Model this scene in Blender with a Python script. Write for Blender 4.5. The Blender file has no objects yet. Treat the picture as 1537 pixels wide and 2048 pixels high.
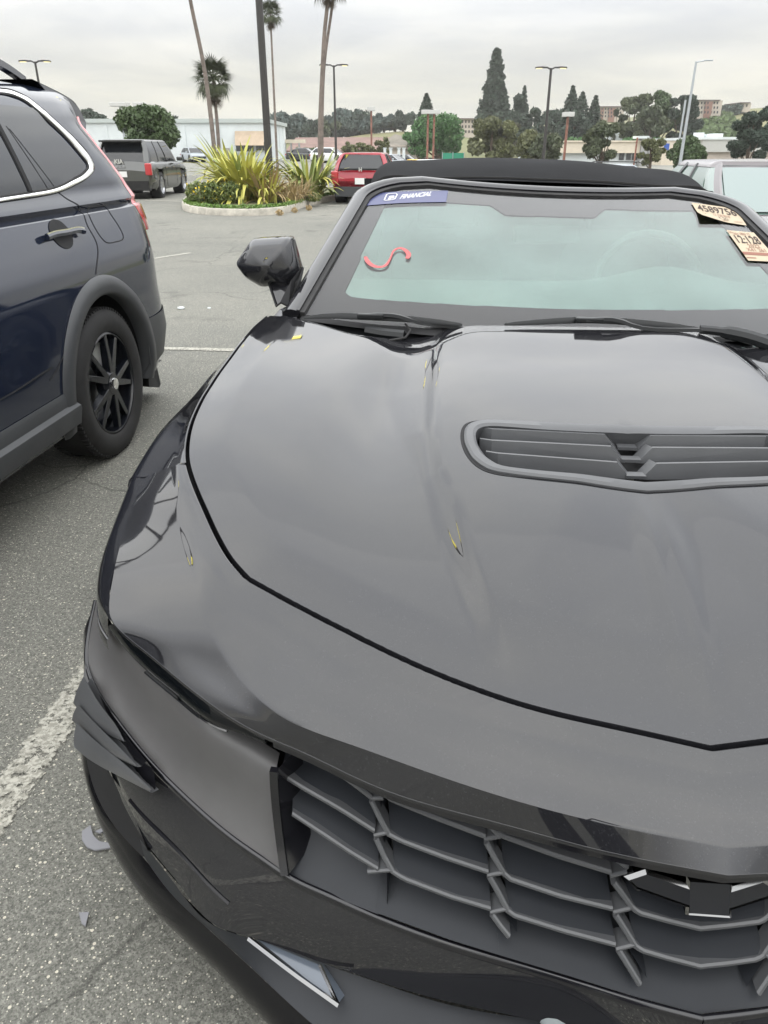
import bpy, bmesh, math, random
import numpy as np
from mathutils import Vector, Matrix
random.seed(7)
rng = np.random.default_rng(7)
SC = bpy.context.scene
COL = SC.collection
# ------------------------------------------------------------------ camera
F_PX = 1480.0; PITCH = math.atan((1024 - 296) / F_PX); CAM_H = 1.45
cam = bpy.data.cameras.new('camera'); camo = bpy.data.objects.new('camera', cam); COL.objects.link(camo)
cam.sensor_fit = 'VERTICAL'; cam.sensor_height = 36.0; cam.lens = F_PX / 2048 * 36.0
cam.clip_start = 0.02; cam.clip_end = 5000
camo.location = (0, 0, CAM_H); camo.rotation_euler = (math.pi / 2 - PITCH, 0, 0)
SC.camera = camo
# ------------------------------------------------------------------ world: overcast sky
W = bpy.data.worlds.new('World'); SC.world = W; W.use_nodes = True
nt = W.node_tree; nt.nodes.clear()
def nn(t, **k):
    n = nt.nodes.new(t)
    for a, b in k.items(): setattr(n, a, b)
    return n
SUN_EL, SUN_AZ = math.radians(62), math.radians(200)
wo = nn('ShaderNodeOutputWorld'); bg = nn('ShaderNodeBackground'); bg.inputs['Strength'].default_value = 0.1
sky = nn('ShaderNodeTexSky'); sky.sky_type = 'NISHITA'; sky.sun_disc = False
sky.sun_elevation = SUN_EL; sky.sun_rotation = SUN_AZ; sky.air_density = 1.0; sky.dust_density = 3.0
tc = nn('ShaderNodeTexCoord'); sp = nn('ShaderNodeSeparateXYZ')
nt.links.new(tc.outputs['Generated'], sp.inputs[0])
# overcast brightness rises towards the zenith
mr = nn('ShaderNodeValToRGB'); mr.color_ramp.interpolation = 'B_SPLINE'; e = mr.color_ramp.elements
for p_, v_ in ((0.0, .212), (.13, .222), (.27, .62), (.42, .90), (1.0, .92)):
    q_ = e.new(p_) if p_ not in (0.0, 1.0) else e[0 if p_ == 0 else -1]; q_.color = (v_, v_, v_, 1)
nt.links.new(sp.outputs['Z'], mr.inputs[0])
ms = nn('ShaderNodeMath', operation='MULTIPLY'); ms.inputs[1].default_value = 33.0; nt.links.new(mr.outputs[0], ms.inputs[0])
# project onto a cloud layer
mx = nn('ShaderNodeMath', operation='ADD'); mx.inputs[1].default_value = 0.14
ab = nn('ShaderNodeMath', operation='ABSOLUTE'); nt.links.new(sp.outputs['Z'], ab.inputs[0]); nt.links.new(ab.outputs[0], mx.inputs[0])
cb = nn('ShaderNodeCombineXYZ')
dx = nn('ShaderNodeMath', operation='DIVIDE'); dy = nn('ShaderNodeMath', operation='DIVIDE')
nt.links.new(sp.outputs['X'], dx.inputs[0]); nt.links.new(mx.outputs[0], dx.inputs[1])
nt.links.new(sp.outputs['Y'], dy.inputs[0]); nt.links.new(mx.outputs[0], dy.inputs[1])
nt.links.new(dx.outputs[0], cb.inputs[0]); nt.links.new(dy.outputs[0], cb.inputs[1])
n1 = nn('ShaderNodeTexNoise'); n1.inputs['Scale'].default_value = 0.75; n1.inputs['Detail'].default_value = 6; n1.inputs['Roughness'].default_value = 0.5
n1.inputs['Distortion'].default_value = 0.6
nt.links.new(cb.outputs[0], n1.inputs['Vector'])
n2 = nn('ShaderNodeTexNoise'); n2.inputs['Scale'].default_value = 2.2; n2.inputs['Detail'].default_value = 5
nt.links.new(cb.outputs[0], n2.inputs['Vector'])
cr = nn('ShaderNodeValToRGB'); e = cr.color_ramp.elements
e[0].position = 0.33; e[0].color = (0.82, 0.84, 0.875, 1); e[1].position = 0.66; e[1].color = (1.10, 1.10, 1.085, 1)
e2 = cr.color_ramp.elements.new(0.5); e2.color = (0.94, 0.955, 0.96, 1)
nt.links.new(n1.outputs['Fac'], cr.inputs[0])
cr2 = nn('ShaderNodeValToRGB'); e = cr2.color_ramp.elements
e[0].position = 0.3; e[0].color = (0.93, 0.94, 0.965, 1); e[1].position = 0.7; e[1].color = (1.05, 1.045, 1.03, 1)
nt.links.new(n2.outputs['Fac'], cr2.inputs[0])
m1 = nn('ShaderNodeMix', data_type='RGBA', blend_type='MULTIPLY'); m1.inputs['Factor'].default_value = 1
nt.links.new(cr.outputs[0], m1.inputs['A']); nt.links.new(cr2.outputs[0], m1.inputs['B'])
# creamy band low over the horizon
hz = nn('ShaderNodeMapRange'); hz.interpolation_type = 'SMOOTHSTEP'
hz.inputs['From Min'].default_value = 0.02; hz.inputs['From Max'].default_value = 0.14; hz.inputs['To Min'].default_value = 1; hz.inputs['To Max'].default_value = 0
nt.links.new(sp.outputs['Z'], hz.inputs['Value'])
m2 = nn('ShaderNodeMix', data_type='RGBA', blend_type='MULTIPLY'); m2.inputs['B'].default_value = (1.17, 1.13, 0.97, 1)
nt.links.new(hz.outputs[0], m2.inputs['Factor']); nt.links.new(m1.outputs['Result'], m2.inputs['A'])
vs = nn('ShaderNodeVectorMath', operation='SCALE'); nt.links.new(m2.outputs['Result'], vs.inputs[0]); nt.links.new(ms.outputs[0], vs.inputs['Scale'])
mm = nn('ShaderNodeMix', data_type='RGBA'); mm.inputs['Factor'].default_value = 0.05
nt.links.new(vs.outputs[0], mm.inputs['A']); nt.links.new(sky.outputs[0], mm.inputs['B'])
nt.links.new(mm.outputs['Result'], bg.inputs['Color']); nt.links.new(bg.outputs[0], wo.inputs[0])
# ------------------------------------------------------------------ sun through cloud
sl = bpy.data.lights.new('sun', 'SUN'); sl.energy = 0.6; sl.angle = math.radians(120); sl.color = (1.0, 0.955, 0.88)
so = bpy.data.objects.new('sun', sl); COL.objects.link(so)
sd = Vector((math.sin(SUN_AZ) * math.cos(SUN_EL), math.cos(SUN_AZ) * math.cos(SUN_EL), math.sin(SUN_EL)))
so.rotation_euler = (-sd).to_track_quat('-Z', 'Y').to_euler()
so.location = (0, 0, 60)
vsn = SC.view_settings; vsn.view_transform = 'Standard'; vsn.look = 'None'; vsn.gamma = 1; vsn.exposure = 0.0
try: vsn.use_curve_mapping = False
except Exception: pass
SC.render.engine = 'CYCLES'
SC.cycles.max_bounces = 8; SC.cycles.transparent_max_bounces = 12

# ------------------------------------------------------------------ geometry helpers
def ray(u, v):
    x = u - 768.5; y = 1024 - v; c, s = math.cos(PITCH), math.sin(PITCH)
    return np.array([x, F_PX * c + y * s, -F_PX * s + y * c])
class Frame:
    """A thing's own frame: x to the viewer's right, y away along its axis, z up."""
    def __init__(self, x, y, b):
        n = math.hypot(b, 1); self.Y = np.array([b / n, 1 / n, 0]); self.X = np.array([1 / n, -b / n, 0]); self.O = np.array([x, y, 0.])
        self.yaw = -math.atan(b)
        self.c = self.loc(np.array([0, 0, CAM_H]))
    def loc(self, p):
        q = p - self.O; return np.array([q @ self.X, q @ self.Y, q[2]])
    def d(self, u, v):
        r = ray(u, v); return np.array([r @ self.X, r @ self.Y, r[2]])
    def z(self, u, v, z):
        d = self.d(u, v); return self.c + d * (z - CAM_H) / d[2]
    def x(self, u, v, x):
        d = self.d(u, v); return self.c + d * (x - self.c[0]) / d[0]
    def y(self, u, v, y):
        d = self.d(u, v); return self.c + d * (y - self.c[1]) / d[1]
    def hit(self, u, v, fn, near=.2, far=12, n=300):
        """first point on the pixel's line where fn(p) changes sign"""
        d = self.d(u, v); d = d / np.linalg.norm(d)
        ks = np.linspace(near, far, n); a = fn(self.c + d * ks[0])
        for i in range(1, n):
            b = fn(self.c + d * ks[i])
            if a * b <= 0:
                lo, hi = ks[i - 1], ks[i]
                for _ in range(36):
                    m = (lo + hi) / 2
                    if fn(self.c + d * m) * a > 0: lo = m
                    else: hi = m
                return self.c + d * lo
            a = b
        return self.c + d * far
def nspl(P, t, ts):
    """natural cubic spline through P (k,...) at params t, sampled at ts"""
    P = np.asarray(P, float); k = len(P); sh = P.shape[1:]; Q = P.reshape(k, -1)
    if k == 2:
        w = ((ts - t[0]) / (t[1] - t[0]))[:, None]; return (Q[0] * (1 - w) + Q[1] * w).reshape((len(ts),) + sh)
    h = np.diff(t); A = np.zeros((k, k)); R = np.zeros_like(Q); A[0, 0] = A[-1, -1] = 1
    for i in range(1, k - 1):
        A[i, i - 1] = h[i - 1]; A[i, i] = 2 * (h[i - 1] + h[i]); A[i, i + 1] = h[i]
        R[i] = 6 * ((Q[i + 1] - Q[i]) / h[i] - (Q[i] - Q[i - 1]) / h[i - 1])
    M = np.linalg.solve(A, R); out = np.zeros((len(ts), Q.shape[1]))
    for j, s in enumerate(ts):
        i = min(max(np.searchsorted(t, s) - 1, 0), k - 2); a = (t[i + 1] - s); b = (s - t[i]); hh = h[i]
        out[j] = (M[i] * a ** 3 + M[i + 1] * b ** 3) / (6 * hh) + (Q[i] / hh - M[i] * hh / 6) * a + (Q[i + 1] / hh - M[i + 1] * hh / 6) * b
    return out.reshape((len(ts),) + sh)
def chord(P):
    d = np.linalg.norm(np.diff(np.asarray(P, float), axis=0), axis=1); d = np.maximum(d, 1e-5)
    return np.concatenate([[0], np.cumsum(d ** .75)])
def curve(P, n):
    t = chord(P); return nspl(P, t, np.linspace(0, t[-1], n))
def poly(P, n):
    P = np.asarray(P, float); d = np.concatenate([[0], np.cumsum(np.linalg.norm(np.diff(P, axis=0), axis=1))])
    ts = np.linspace(0, d[-1], n); return np.stack([np.interp(ts, d, P[:, i]) for i in range(P.shape[1])], 1)
def net(N, m, n, smooth_u=True, smooth_v=True, t=None):
    """N (a,b,3) control net -> (m,n,3) grid passing through it"""
    N = np.asarray(N, float)
    if t is None: t = np.mean([chord(N[:, j]) for j in range(N.shape[1])], axis=0)
    ts = np.linspace(0, t[-1], m)
    G = nspl(N, t, ts) if smooth_u else np.stack([[np.interp(ts, t, N[:, j, k]) for k in range(3)] for j in range(N.shape[1])], 0).transpose(2, 0, 1)
    G = G.transpose(1, 0, 2)
    s = np.mean([chord(G[:, i]) for i in range(G.shape[1])], axis=0); ss = np.linspace(0, s[-1], n)
    G = nspl(G, s, ss) if smooth_v else np.stack([[np.interp(ss, s, G[:, i, k]) for k in range(3)] for i in range(G.shape[1])], 0).transpose(2, 0, 1)
    return G.transpose(1, 0, 2)
def coons(c0, c1, d0, d1):
    """c0,c1: (n,2+) curves at v=0,1; d0,d1: (m,..) curves at u=0,1 -> (m,n,..) (m along d, n along c)"""
    n = len(c0); m = len(d0); u = np.linspace(0, 1, n)[None, :, None]; v = np.linspace(0, 1, m)[:, None, None]
    return (1 - v) * c0[None] + v * c1[None] + (1 - u) * d0[:, None] + u * d1[:, None] - ((1 - u) * (1 - v) * c0[0] + u * (1 - v) * c0[-1] + (1 - u) * v * c1[0] + u * v * c1[-1])
class MB:
    def __init__(s): s.v = []; s.f = []; s.m = []
    def add(s, V, Fc, mi=0):
        o = len(s.v); s.v += [tuple(map(float, p)) for p in V]; s.f += [tuple(o + i for i in f) for f in Fc]; s.m += [mi] * len(Fc); return s
    def grid(s, G, mi=0, flip=False, mask=None):
        m, n = G.shape[:2]; V = G.reshape(-1, 3); Fc = []
        for i in range(m - 1):
            for j in range(n - 1):
                if mask is not None and mask[i, j]: continue
                q = (i * n + j, i * n + j + 1, (i + 1) * n + j + 1, (i + 1) * n + j)
                Fc.append(q[::-1] if flip else q)
        return s.add(V, Fc, mi)
    def box(s, c, d, R=None, mi=0):
        c = np.array(c, float); h = np.array(d, float) / 2; V = []
        for z in (-1, 1):
            for y in (-1, 1):
                for x in (-1, 1):
                    p = np.array([x, y, z]) * h
                    if R is not None: p = np.array(R @ Vector(p))
                    V.append(c + p)
        return s.add(V, [(0, 2, 3, 1), (4, 5, 7, 6), (0, 1, 5, 4), (2, 6, 7, 3), (0, 4, 6, 2), (1, 3, 7, 5)], mi)
    def hexa(s, a, b, mi=0):
        """two quads (4 points each) joined"""
        return s.add(list(a) + list(b), [(0, 1, 2, 3), (7, 6, 5, 4), (0, 4, 5, 1), (1, 5, 6, 2), (2, 6, 7, 3), (3, 7, 4, 0)], mi)
    def prism(s, P, off, mi=0):
        n = len(P); P = [np.array(p, float) for p in P]; off = np.array(off, float)
        return s.add(P + [p + off for p in P], [tuple(range(n)), tuple(range(2 * n - 1, n - 1, -1))] + [(i, i + n, (i + 1) % n + n, (i + 1) % n) for i in range(n)], mi)
    def tube(s, P, r, n=8, mi=0, caps=True):
        P = [np.array(p, float) for p in P]; k = len(P); r = [r] * k if np.isscalar(r) else list(r); V = []; Fc = []
        T = [P[min(i + 1, k - 1)] - P[max(i - 1, 0)] for i in range(k)]; T = [t / (np.linalg.norm(t) + 1e-9) for t in T]
        up = np.array([0, 0, 1.]) if abs(T[0][2]) < .9 else np.array([1., 0, 0]); a = np.cross(T[0], up); a /= np.linalg.norm(a)
        for i in range(k):
            a = a - T[i] * (a @ T[i]); a /= np.linalg.norm(a); b = np.cross(T[i], a)
            for j in range(n):
                th = 2 * math.pi * j / n; V.append(P[i] + r[i] * (a * math.cos(th) + b * math.sin(th)))
        for i in range(k - 1):
            for j in range(n): Fc.append((i * n + j, i * n + (j + 1) % n, (i + 1) * n + (j + 1) % n, (i + 1) * n + j))
        if caps: Fc += [tuple(range(n))[::-1], tuple(range((k - 1) * n, k * n))]
        return s.add(V, Fc, mi)
    def sweep(s, P, prof, up=(0, 0, 1), mi=0, closed=False, ups=None):
        """sweep a 2D profile [(side, up)] along P"""
        P = [np.array(p, float) for p in P]; k = len(P); n = len(prof); V = []; Fc = []
        for i in range(k):
            if closed: t = P[(i + 1) % k] - P[i - 1]
            else: t = P[min(i + 1, k - 1)] - P[max(i - 1, 0)]
            t = t / (np.linalg.norm(t) + 1e-9); U = np.array(ups[i] if ups is not None else up, float)
            a = np.cross(t, U); a /= np.linalg.norm(a) + 1e-9; U = np.cross(a, t)
            for (p, q) in prof: V.append(P[i] + a * p + U * q)
        for i in range(k if closed else k - 1):
            for j in range(n): Fc.append((i * n + j, i * n + (j + 1) % n, ((i + 1) % k) * n + (j + 1) % n, ((i + 1) % k) * n + j))
        if not closed: Fc += [tuple(range(n))[::-1], tuple(range((k - 1) * n, k * n))]
        return s.add(V, Fc, mi)
    def lathe(s, prof, c=(0, 0, 0), axis='x', n=32, mi=0, a0=0, a1=2 * math.pi):
        """prof: [(r, h)] revolved about axis through c"""
        V = []; Fc = []; full = abs(a1 - a0 - 2 * math.pi) < 1e-6; m = n if full else n + 1; k = len(prof)
        for i in range(m):
            th = a0 + (a1 - a0) * i / n; co, si = math.cos(th), math.sin(th)
            for r, h in prof:
                V.append({'x': (c[0] + h, c[1] + r * co, c[2] + r * si), 'y': (c[0] + r * co, c[1] + h, c[2] + r * si), 'z': (c[0] + r * co, c[1] + r * si, c[2] + h)}[axis])
        for i in range(n):
            for j in range(k - 1): Fc.append((i * k + j, ((i + 1) % m) * k + j, ((i + 1) % m) * k + j + 1, i * k + j + 1))
        return s.add(V, Fc, mi)
    def mirror(s):
        o = len(s.v); s.v += [(-x, y, z) for x, y, z in s.v]; s.f += [tuple(o + i for i in f[::-1]) for f in s.f]; s.m += s.m[:]; return s
    def pair(s): s.pr = True; return s
    def flipped(s):
        q = MB(); q.v = [(-x, y, z) for x, y, z in s.v]; q.f = [f[::-1] for f in s.f]; q.m = s.m[:]; return q
    def mesh(s, name, mats, smooth=True, sharp=35, weld=0):
        me = bpy.data.meshes.new(name); me.from_pydata(s.v, [], s.f)
        for m in (mats if isinstance(mats, (list, tuple)) else [mats]): me.materials.append(m)
        me.polygons.foreach_set('material_index', s.m)
        if weld:
            bm = bmesh.new(); bm.from_mesh(me); bmesh.ops.remove_doubles(bm, verts=bm.verts, dist=weld); bm.to_mesh(me); bm.free()
        if smooth: me.polygons.foreach_set('use_smooth', [True] * len(me.polygons)); sharpen(me, sharp)
        me.update(); return me
    def build(s, name, mats, parent=None, smooth=True, sharp=35, weld=0, fix=False, **k):
        me = s.mesh(name, mats, smooth, sharp, weld)
        if fix:
            bm = bmesh.new(); bm.from_mesh(me); bmesh.ops.recalc_face_normals(bm, faces=bm.faces); bm.to_mesh(me); bm.free()
        o = obj(name, me, parent, **k)
        if getattr(s, 'pr', False):
            s.pr = False; PAIR[o.name] = s.flipped().build(name, mats, PAIR.get(parent.name, parent), smooth, sharp, weld, fix, **k)
        return o
PAIR = {}
def sharpen(me, deg):
    bm = bmesh.new(); bm.from_mesh(me); a = math.radians(deg)
    for ed in bm.edges: ed.smooth = not (len(ed.link_faces) == 2 and ed.calc_face_angle(0) > a)
    bm.to_mesh(me); bm.free()
def obj(name, me, parent=None, label=None, cat=None, group=None, kind=None, loc=None, rz=None):
    o = bpy.data.objects.new(name, me); COL.objects.link(o)
    if parent is not None: o.parent = parent
    if loc is not None: o.location = loc
    if rz is not None: o.rotation_euler = (0, 0, rz)
    if label: o['label'] = label
    if cat: o['category'] = cat
    if group: o['group'] = group
    if kind: o['kind'] = kind
    return o
def thing(name, label, cat, loc=(0, 0, 0), rz=0, group=None):
    return obj(name, None, None, label, cat, group, None, loc, rz)
def copy_tree(o, parent=None):
    c = o.copy(); COL.objects.link(c)
    if parent is not None: c.parent = parent
    for ch in list(o.children): copy_tree(ch, c)
    return c
def bevel(o, w, seg=2, ang=30):
    m = o.modifiers.new('b', 'BEVEL'); m.width = w; m.segments = seg; m.limit_method = 'ANGLE'; m.angle_limit = math.radians(ang); return o
def skirt(mb, loop, nrm, depth, cham=.003, out=None, mi=0):
    """rounded edge and thickness along a boundary polyline; nrm: (k,3) normals, out: (k,3) outward"""
    L = np.asarray(loop); k = len(L)
    a = L; b = L + out * cham * .8 - nrm * cham * .35; c = L + out * cham * 1.1 - nrm * cham * 1.3; d = c - nrm * depth
    G = np.stack([a, b, c, d], 1); mb.grid(G, mi)
def ss(a, b, x):
    t = np.clip((np.asarray(x, float) - a) / (b - a), 0, 1); return t * t * (3 - 2 * t)

# ------------------------------------------------------------------ materials
def mat(name, col=(.5, .5, .5), rough=.5, metal=0., ior=1.5, coat=0., spec=None, emit=None, es=0, alpha=1, trans=0):
    m = bpy.data.materials.new(name); m.use_nodes = True; b = m.node_tree.nodes['Principled BSDF']
    b.inputs['Base Color'].default_value = (*col, 1); b.inputs['Roughness'].default_value = rough; b.inputs['Metallic'].default_value = metal
    b.inputs['IOR'].default_value = ior; b.inputs['Coat Weight'].default_value = coat; b.inputs['Coat Roughness'].default_value = .03
    if spec is not None: b.inputs['Specular IOR Level'].default_value = spec
    if emit: b.inputs['Emission Color'].default_value = (*emit, 1); b.inputs['Emission Strength'].default_value = es
    b.inputs['Transmission Weight'].default_value = trans
    return m
def N(m, t, **k):
    n = m.node_tree.nodes.new(t)
    for a, b in k.items():
        if a in n.inputs: n.inputs[a].default_value = b
        else: setattr(n, a, b)
    return n
def LK(m, a, b): m.node_tree.links.new(a, b)
def P(m): return m.node_tree.nodes['Principled BSDF']
def vary(m, scale=5., amt=.25, detail=5, bump=0., bscale=None, rvar=0., dist=.01, col2=None, lo=.35, hi=.65):
    """noise-driven colour variation, bump and roughness variation in object space"""
    b = P(m); base = tuple(b.inputs['Base Color'].default_value)[:3]
    t = N(m, 'ShaderNodeTexCoord'); n = N(m, 'ShaderNodeTexNoise', Scale=scale, Detail=detail, Roughness=.6); LK(m, t.outputs['Object'], n.inputs['Vector'])
    r = N(m, 'ShaderNodeValToRGB'); e = r.color_ramp.elements; e[0].position = lo; e[1].position = hi
    c2 = col2 if col2 else tuple(c * (1 + amt) for c in base); e[0].color = (*(tuple(c * (1 - amt) for c in base) if not col2 else base), 1); e[1].color = (*c2, 1)
    LK(m, n.outputs['Fac'], r.inputs[0]); LK(m, r.outputs[0], b.inputs['Base Color'])
    if rvar:
        mrr = N(m, 'ShaderNodeMapRange'); rr = b.inputs['Roughness'].default_value
        mrr.inputs['To Min'].default_value = max(rr - rvar, 0); mrr.inputs['To Max'].default_value = rr + rvar
        LK(m, n.outputs['Fac'], mrr.inputs['Value']); LK(m, mrr.outputs[0], b.inputs['Roughness'])
    if bump:
        n2_ = N(m, 'ShaderNodeTexNoise', Scale=bscale or scale * 8, Detail=4.); LK(m, t.outputs['Object'], n2_.inputs['Vector'])
        bp = N(m, 'ShaderNodeBump', Strength=bump, Distance=dist); LK(m, n2_.outputs['Fac'], bp.inputs['Height']); LK(m, bp.outputs[0], b.inputs['Normal'])
    return m
def paint(name, col, ior=1.9, rough=.04, dust=.5, metal=0.):
    m = mat(name, col, rough, metal, ior)
    b = P(m); t = N(m, 'ShaderNodeTexCoord')
    n = N(m, 'ShaderNodeTexNoise', Scale=3.5, Detail=6., Roughness=.65); LK(m, t.outputs['Object'], n.inputs['Vector'])
    sp_ = N(m, 'ShaderNodeTexNoise', Scale=420., Detail=2.); LK(m, t.outputs['Object'], sp_.inputs['Vector'])
    mrr = N(m, 'ShaderNodeMapRange'); mrr.inputs['From Min'].default_value = .35; mrr.inputs['From Max'].default_value = .7
    mrr.inputs['To Min'].default_value = rough; mrr.inputs['To Max'].default_value = rough + .07 * dust; LK(m, n.outputs['Fac'], mrr.inputs['Value']); LK(m, mrr.outputs[0], b.inputs['Roughness'])
    # fine dust film
    g = N(m, 'ShaderNodeMath', operation='MULTIPLY'); r1 = N(m, 'ShaderNodeMapRange'); r1.inputs['From Min'].default_value = .56; r1.inputs['From Max'].default_value = .75
    LK(m, sp_.outputs['Fac'], r1.inputs['Value']); LK(m, r1.outputs[0], g.inputs[0]); LK(m, n.outputs['Fac'], g.inputs[1])
    g2 = N(m, 'ShaderNodeMath', operation='MULTIPLY_ADD'); g2.inputs[1].default_value = .16 * dust; LK(m, g.outputs[0], g2.inputs[0])
    g2.inputs[2].default_value = .02 * dust
    mix = N(m, 'ShaderNodeMix', data_type='RGBA'); mix.inputs['A'].default_value = (*col, 1); mix.inputs['B'].default_value = (.36, .37, .385, 1)
    LK(m, g2.outputs[0], mix.inputs['Factor']); LK(m, mix.outputs['Result'], b.inputs['Base Color'])
    return m
M = {}
M['paint'] = paint('gloss_black_paint', (.010, .010, .012), ior=1.68, rough=.025, dust=.5)
M['trim'] = mat('gloss_black_trim', (.008, .008, .010), .12, ior=1.6)
M['plastic'] = vary(mat('grained_dark_plastic', (.082, .080, .080), .48, ior=1.5), 6, .12, bump=.25, bscale=900, dist=.0006)
M['louver'] = vary(mat('satin_grey_plastic', (.072, .074, .078), .36, ior=1.55), 5, .12, bump=.15, bscale=900, dist=.0004)
M['dark'] = mat('matte_black', (.008, .008, .009), .8)
M['rubber'] = vary(mat('tyre_rubber', (.016, .0155, .0155), .75), 14, .25, bump=.15, bscale=300, dist=.001)
M['chrome'] = mat('chrome', (.85, .85, .84), .06, metal=1.0)
M['satin'] = mat('satin_silver', (.55, .56, .58), .28, metal=1.0)
M['rim'] = mat('gloss_black_rim', (.006, .007, .010), .16, ior=1.5)
M['fabric'] = vary(mat('black_canvas', (.016, .0165, .018), 1.0, spec=.15), 3, .2, bump=.5, bscale=700, dist=.0008)
M['paper'] = mat('cream_paper', (.40, .325, .225), .6)
M['ink'] = mat('dark_ink', (.03, .014, .01), .7)
M['inkred'] = mat('faded_red_ink', (.22, .09, .06), .7)
M['redmark'] = mat('pink_wax_marker', (.40, .085, .085), .6)
M['blueband'] = mat('blue_film', (.035, .042, .125), .35)
M['white'] = mat('white_print', (.55, .55, .56), .5)
M['yellowlamp'] = mat('lit_lamp_lens', (.9, .8, .2), .4, emit=(1.0, .86, .12), es=9)
M['polemetal'] = mat('dark_bronze_pole', (.035, .032, .030), .45)
M['polegalv'] = mat('galvanised_pole', (.42, .45, .47), .4, metal=.6)
M['polerust'] = vary(mat('rusty_red_pole', (.22, .10, .07), .7), 4, .3)
M['lampbox'] = mat('white_lamp_box', (.5, .5, .48), .5)
M['concrete'] = vary(mat('kerb_concrete', (.46, .43, .37), .85), 5, .22, bump=.4, bscale=60, dist=.006)
def glass_gloss(name, f0=1.62, tint=(1, 1, 1), tr=(1, 1, 1)):
    m = bpy.data.materials.new(name); m.use_nodes = True; t = m.node_tree; t.nodes.clear()
    o = t.nodes.new('ShaderNodeOutputMaterial'); mx = t.nodes.new('ShaderNodeMixShader'); lw = t.nodes.new('ShaderNodeLayerWeight'); lw.inputs[0].default_value = .5; pw = t.nodes.new('ShaderNodeMath'); pw.operation = 'POWER'; pw.inputs[1].default_value = 5
    fr = t.nodes.new('ShaderNodeMath'); fr.operation = 'MULTIPLY_ADD'; r0 = ((f0 - 1) / (f0 + 1)) ** 2; fr.inputs[1].default_value = 1 - r0; fr.inputs[2].default_value = r0
    t.links.new(lw.outputs['Facing'], pw.inputs[0]); t.links.new(pw.outputs[0], fr.inputs[0])
    g = t.nodes.new('ShaderNodeBsdfGlossy'); g.inputs['Roughness'].default_value = .02; g.inputs['Color'].default_value = (*tint, 1)
    tp = t.nodes.new('ShaderNodeBsdfTransparent'); tp.inputs[0].default_value = (*tr, 1)
    t.links.new(fr.outputs[0], mx.inputs[0]); t.links.new(tp.outputs[0], mx.inputs[1]); t.links.new(g.outputs[0], mx.inputs[2]); t.links.new(mx.outputs[0], o.inputs[0]); return m
M['wsglass'] = glass_gloss('windscreen_glass', 1.25)
def coat_layer(name, refl, tr, fac):
    m = bpy.data.materials.new(name); m.use_nodes = True; t = m.node_tree; t.nodes.clear()
    o = t.nodes.new('ShaderNodeOutputMaterial'); mx = t.nodes.new('ShaderNodeMixShader'); mx.inputs[0].default_value = fac
    g = t.nodes.new('ShaderNodeBsdfGlossy'); g.inputs['Roughness'].default_value = .05; g.inputs['Color'].default_value = (*refl, 1)
    tp = t.nodes.new('ShaderNodeBsdfTransparent'); tp.inputs[0].default_value = (*tr, 1)
    tcn = t.nodes.new('ShaderNodeTexCoord'); nz = t.nodes.new('ShaderNodeTexNoise'); nz.inputs['Scale'].default_value = 2.6; nz.inputs['Detail'].default_value = 5; mr_ = t.nodes.new('ShaderNodeMapRange'); mr_.inputs['From Min'].default_value = .3; mr_.inputs['From Max'].default_value = .7; mr_.inputs['To Min'].default_value = fac * .72; mr_.inputs['To Max'].default_value = fac * 1.2
    t.links.new(tcn.outputs['Object'], nz.inputs['Vector']); t.links.new(nz.outputs['Fac'], mr_.inputs['Value']); t.links.new(mr_.outputs[0], mx.inputs[0])
    t.links.new(tp.outputs[0], mx.inputs[1]); t.links.new(g.outputs[0], mx.inputs[2]); t.links.new(mx.outputs[0], o.inputs[0]); return m
M['wstint'] = coat_layer('solar_film', (.64, .86, .785), (.5, .7, .62), .175)
M['tintglass'] = mat('privacy_glass', (.010, .012, .015), .03, ior=1.6)
M['headlens'] = mat('smoked_lens', (.004, .005, .006), .05, ior=1.38)
M['wiperblack'] = mat('wiper_black', (.010, .011, .012), .35, ior=1.4)
M['cell'] = vary(mat('grille_louvre_plastic', (.018, .020, .024), .5, ior=1.4), 5, .12, bump=.15, bscale=900, dist=.0004)
M['lip'] = mat('satin_black_lip', (.006, .006, .007), .16, ior=1.36)
M['dimchrome'] = mat('dim_chrome', (.22, .22, .22), .10, metal=1.0)
M['interior'] = vary(mat('charcoal_interior', (.022, .022, .023), .7), 8, .2)
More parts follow.
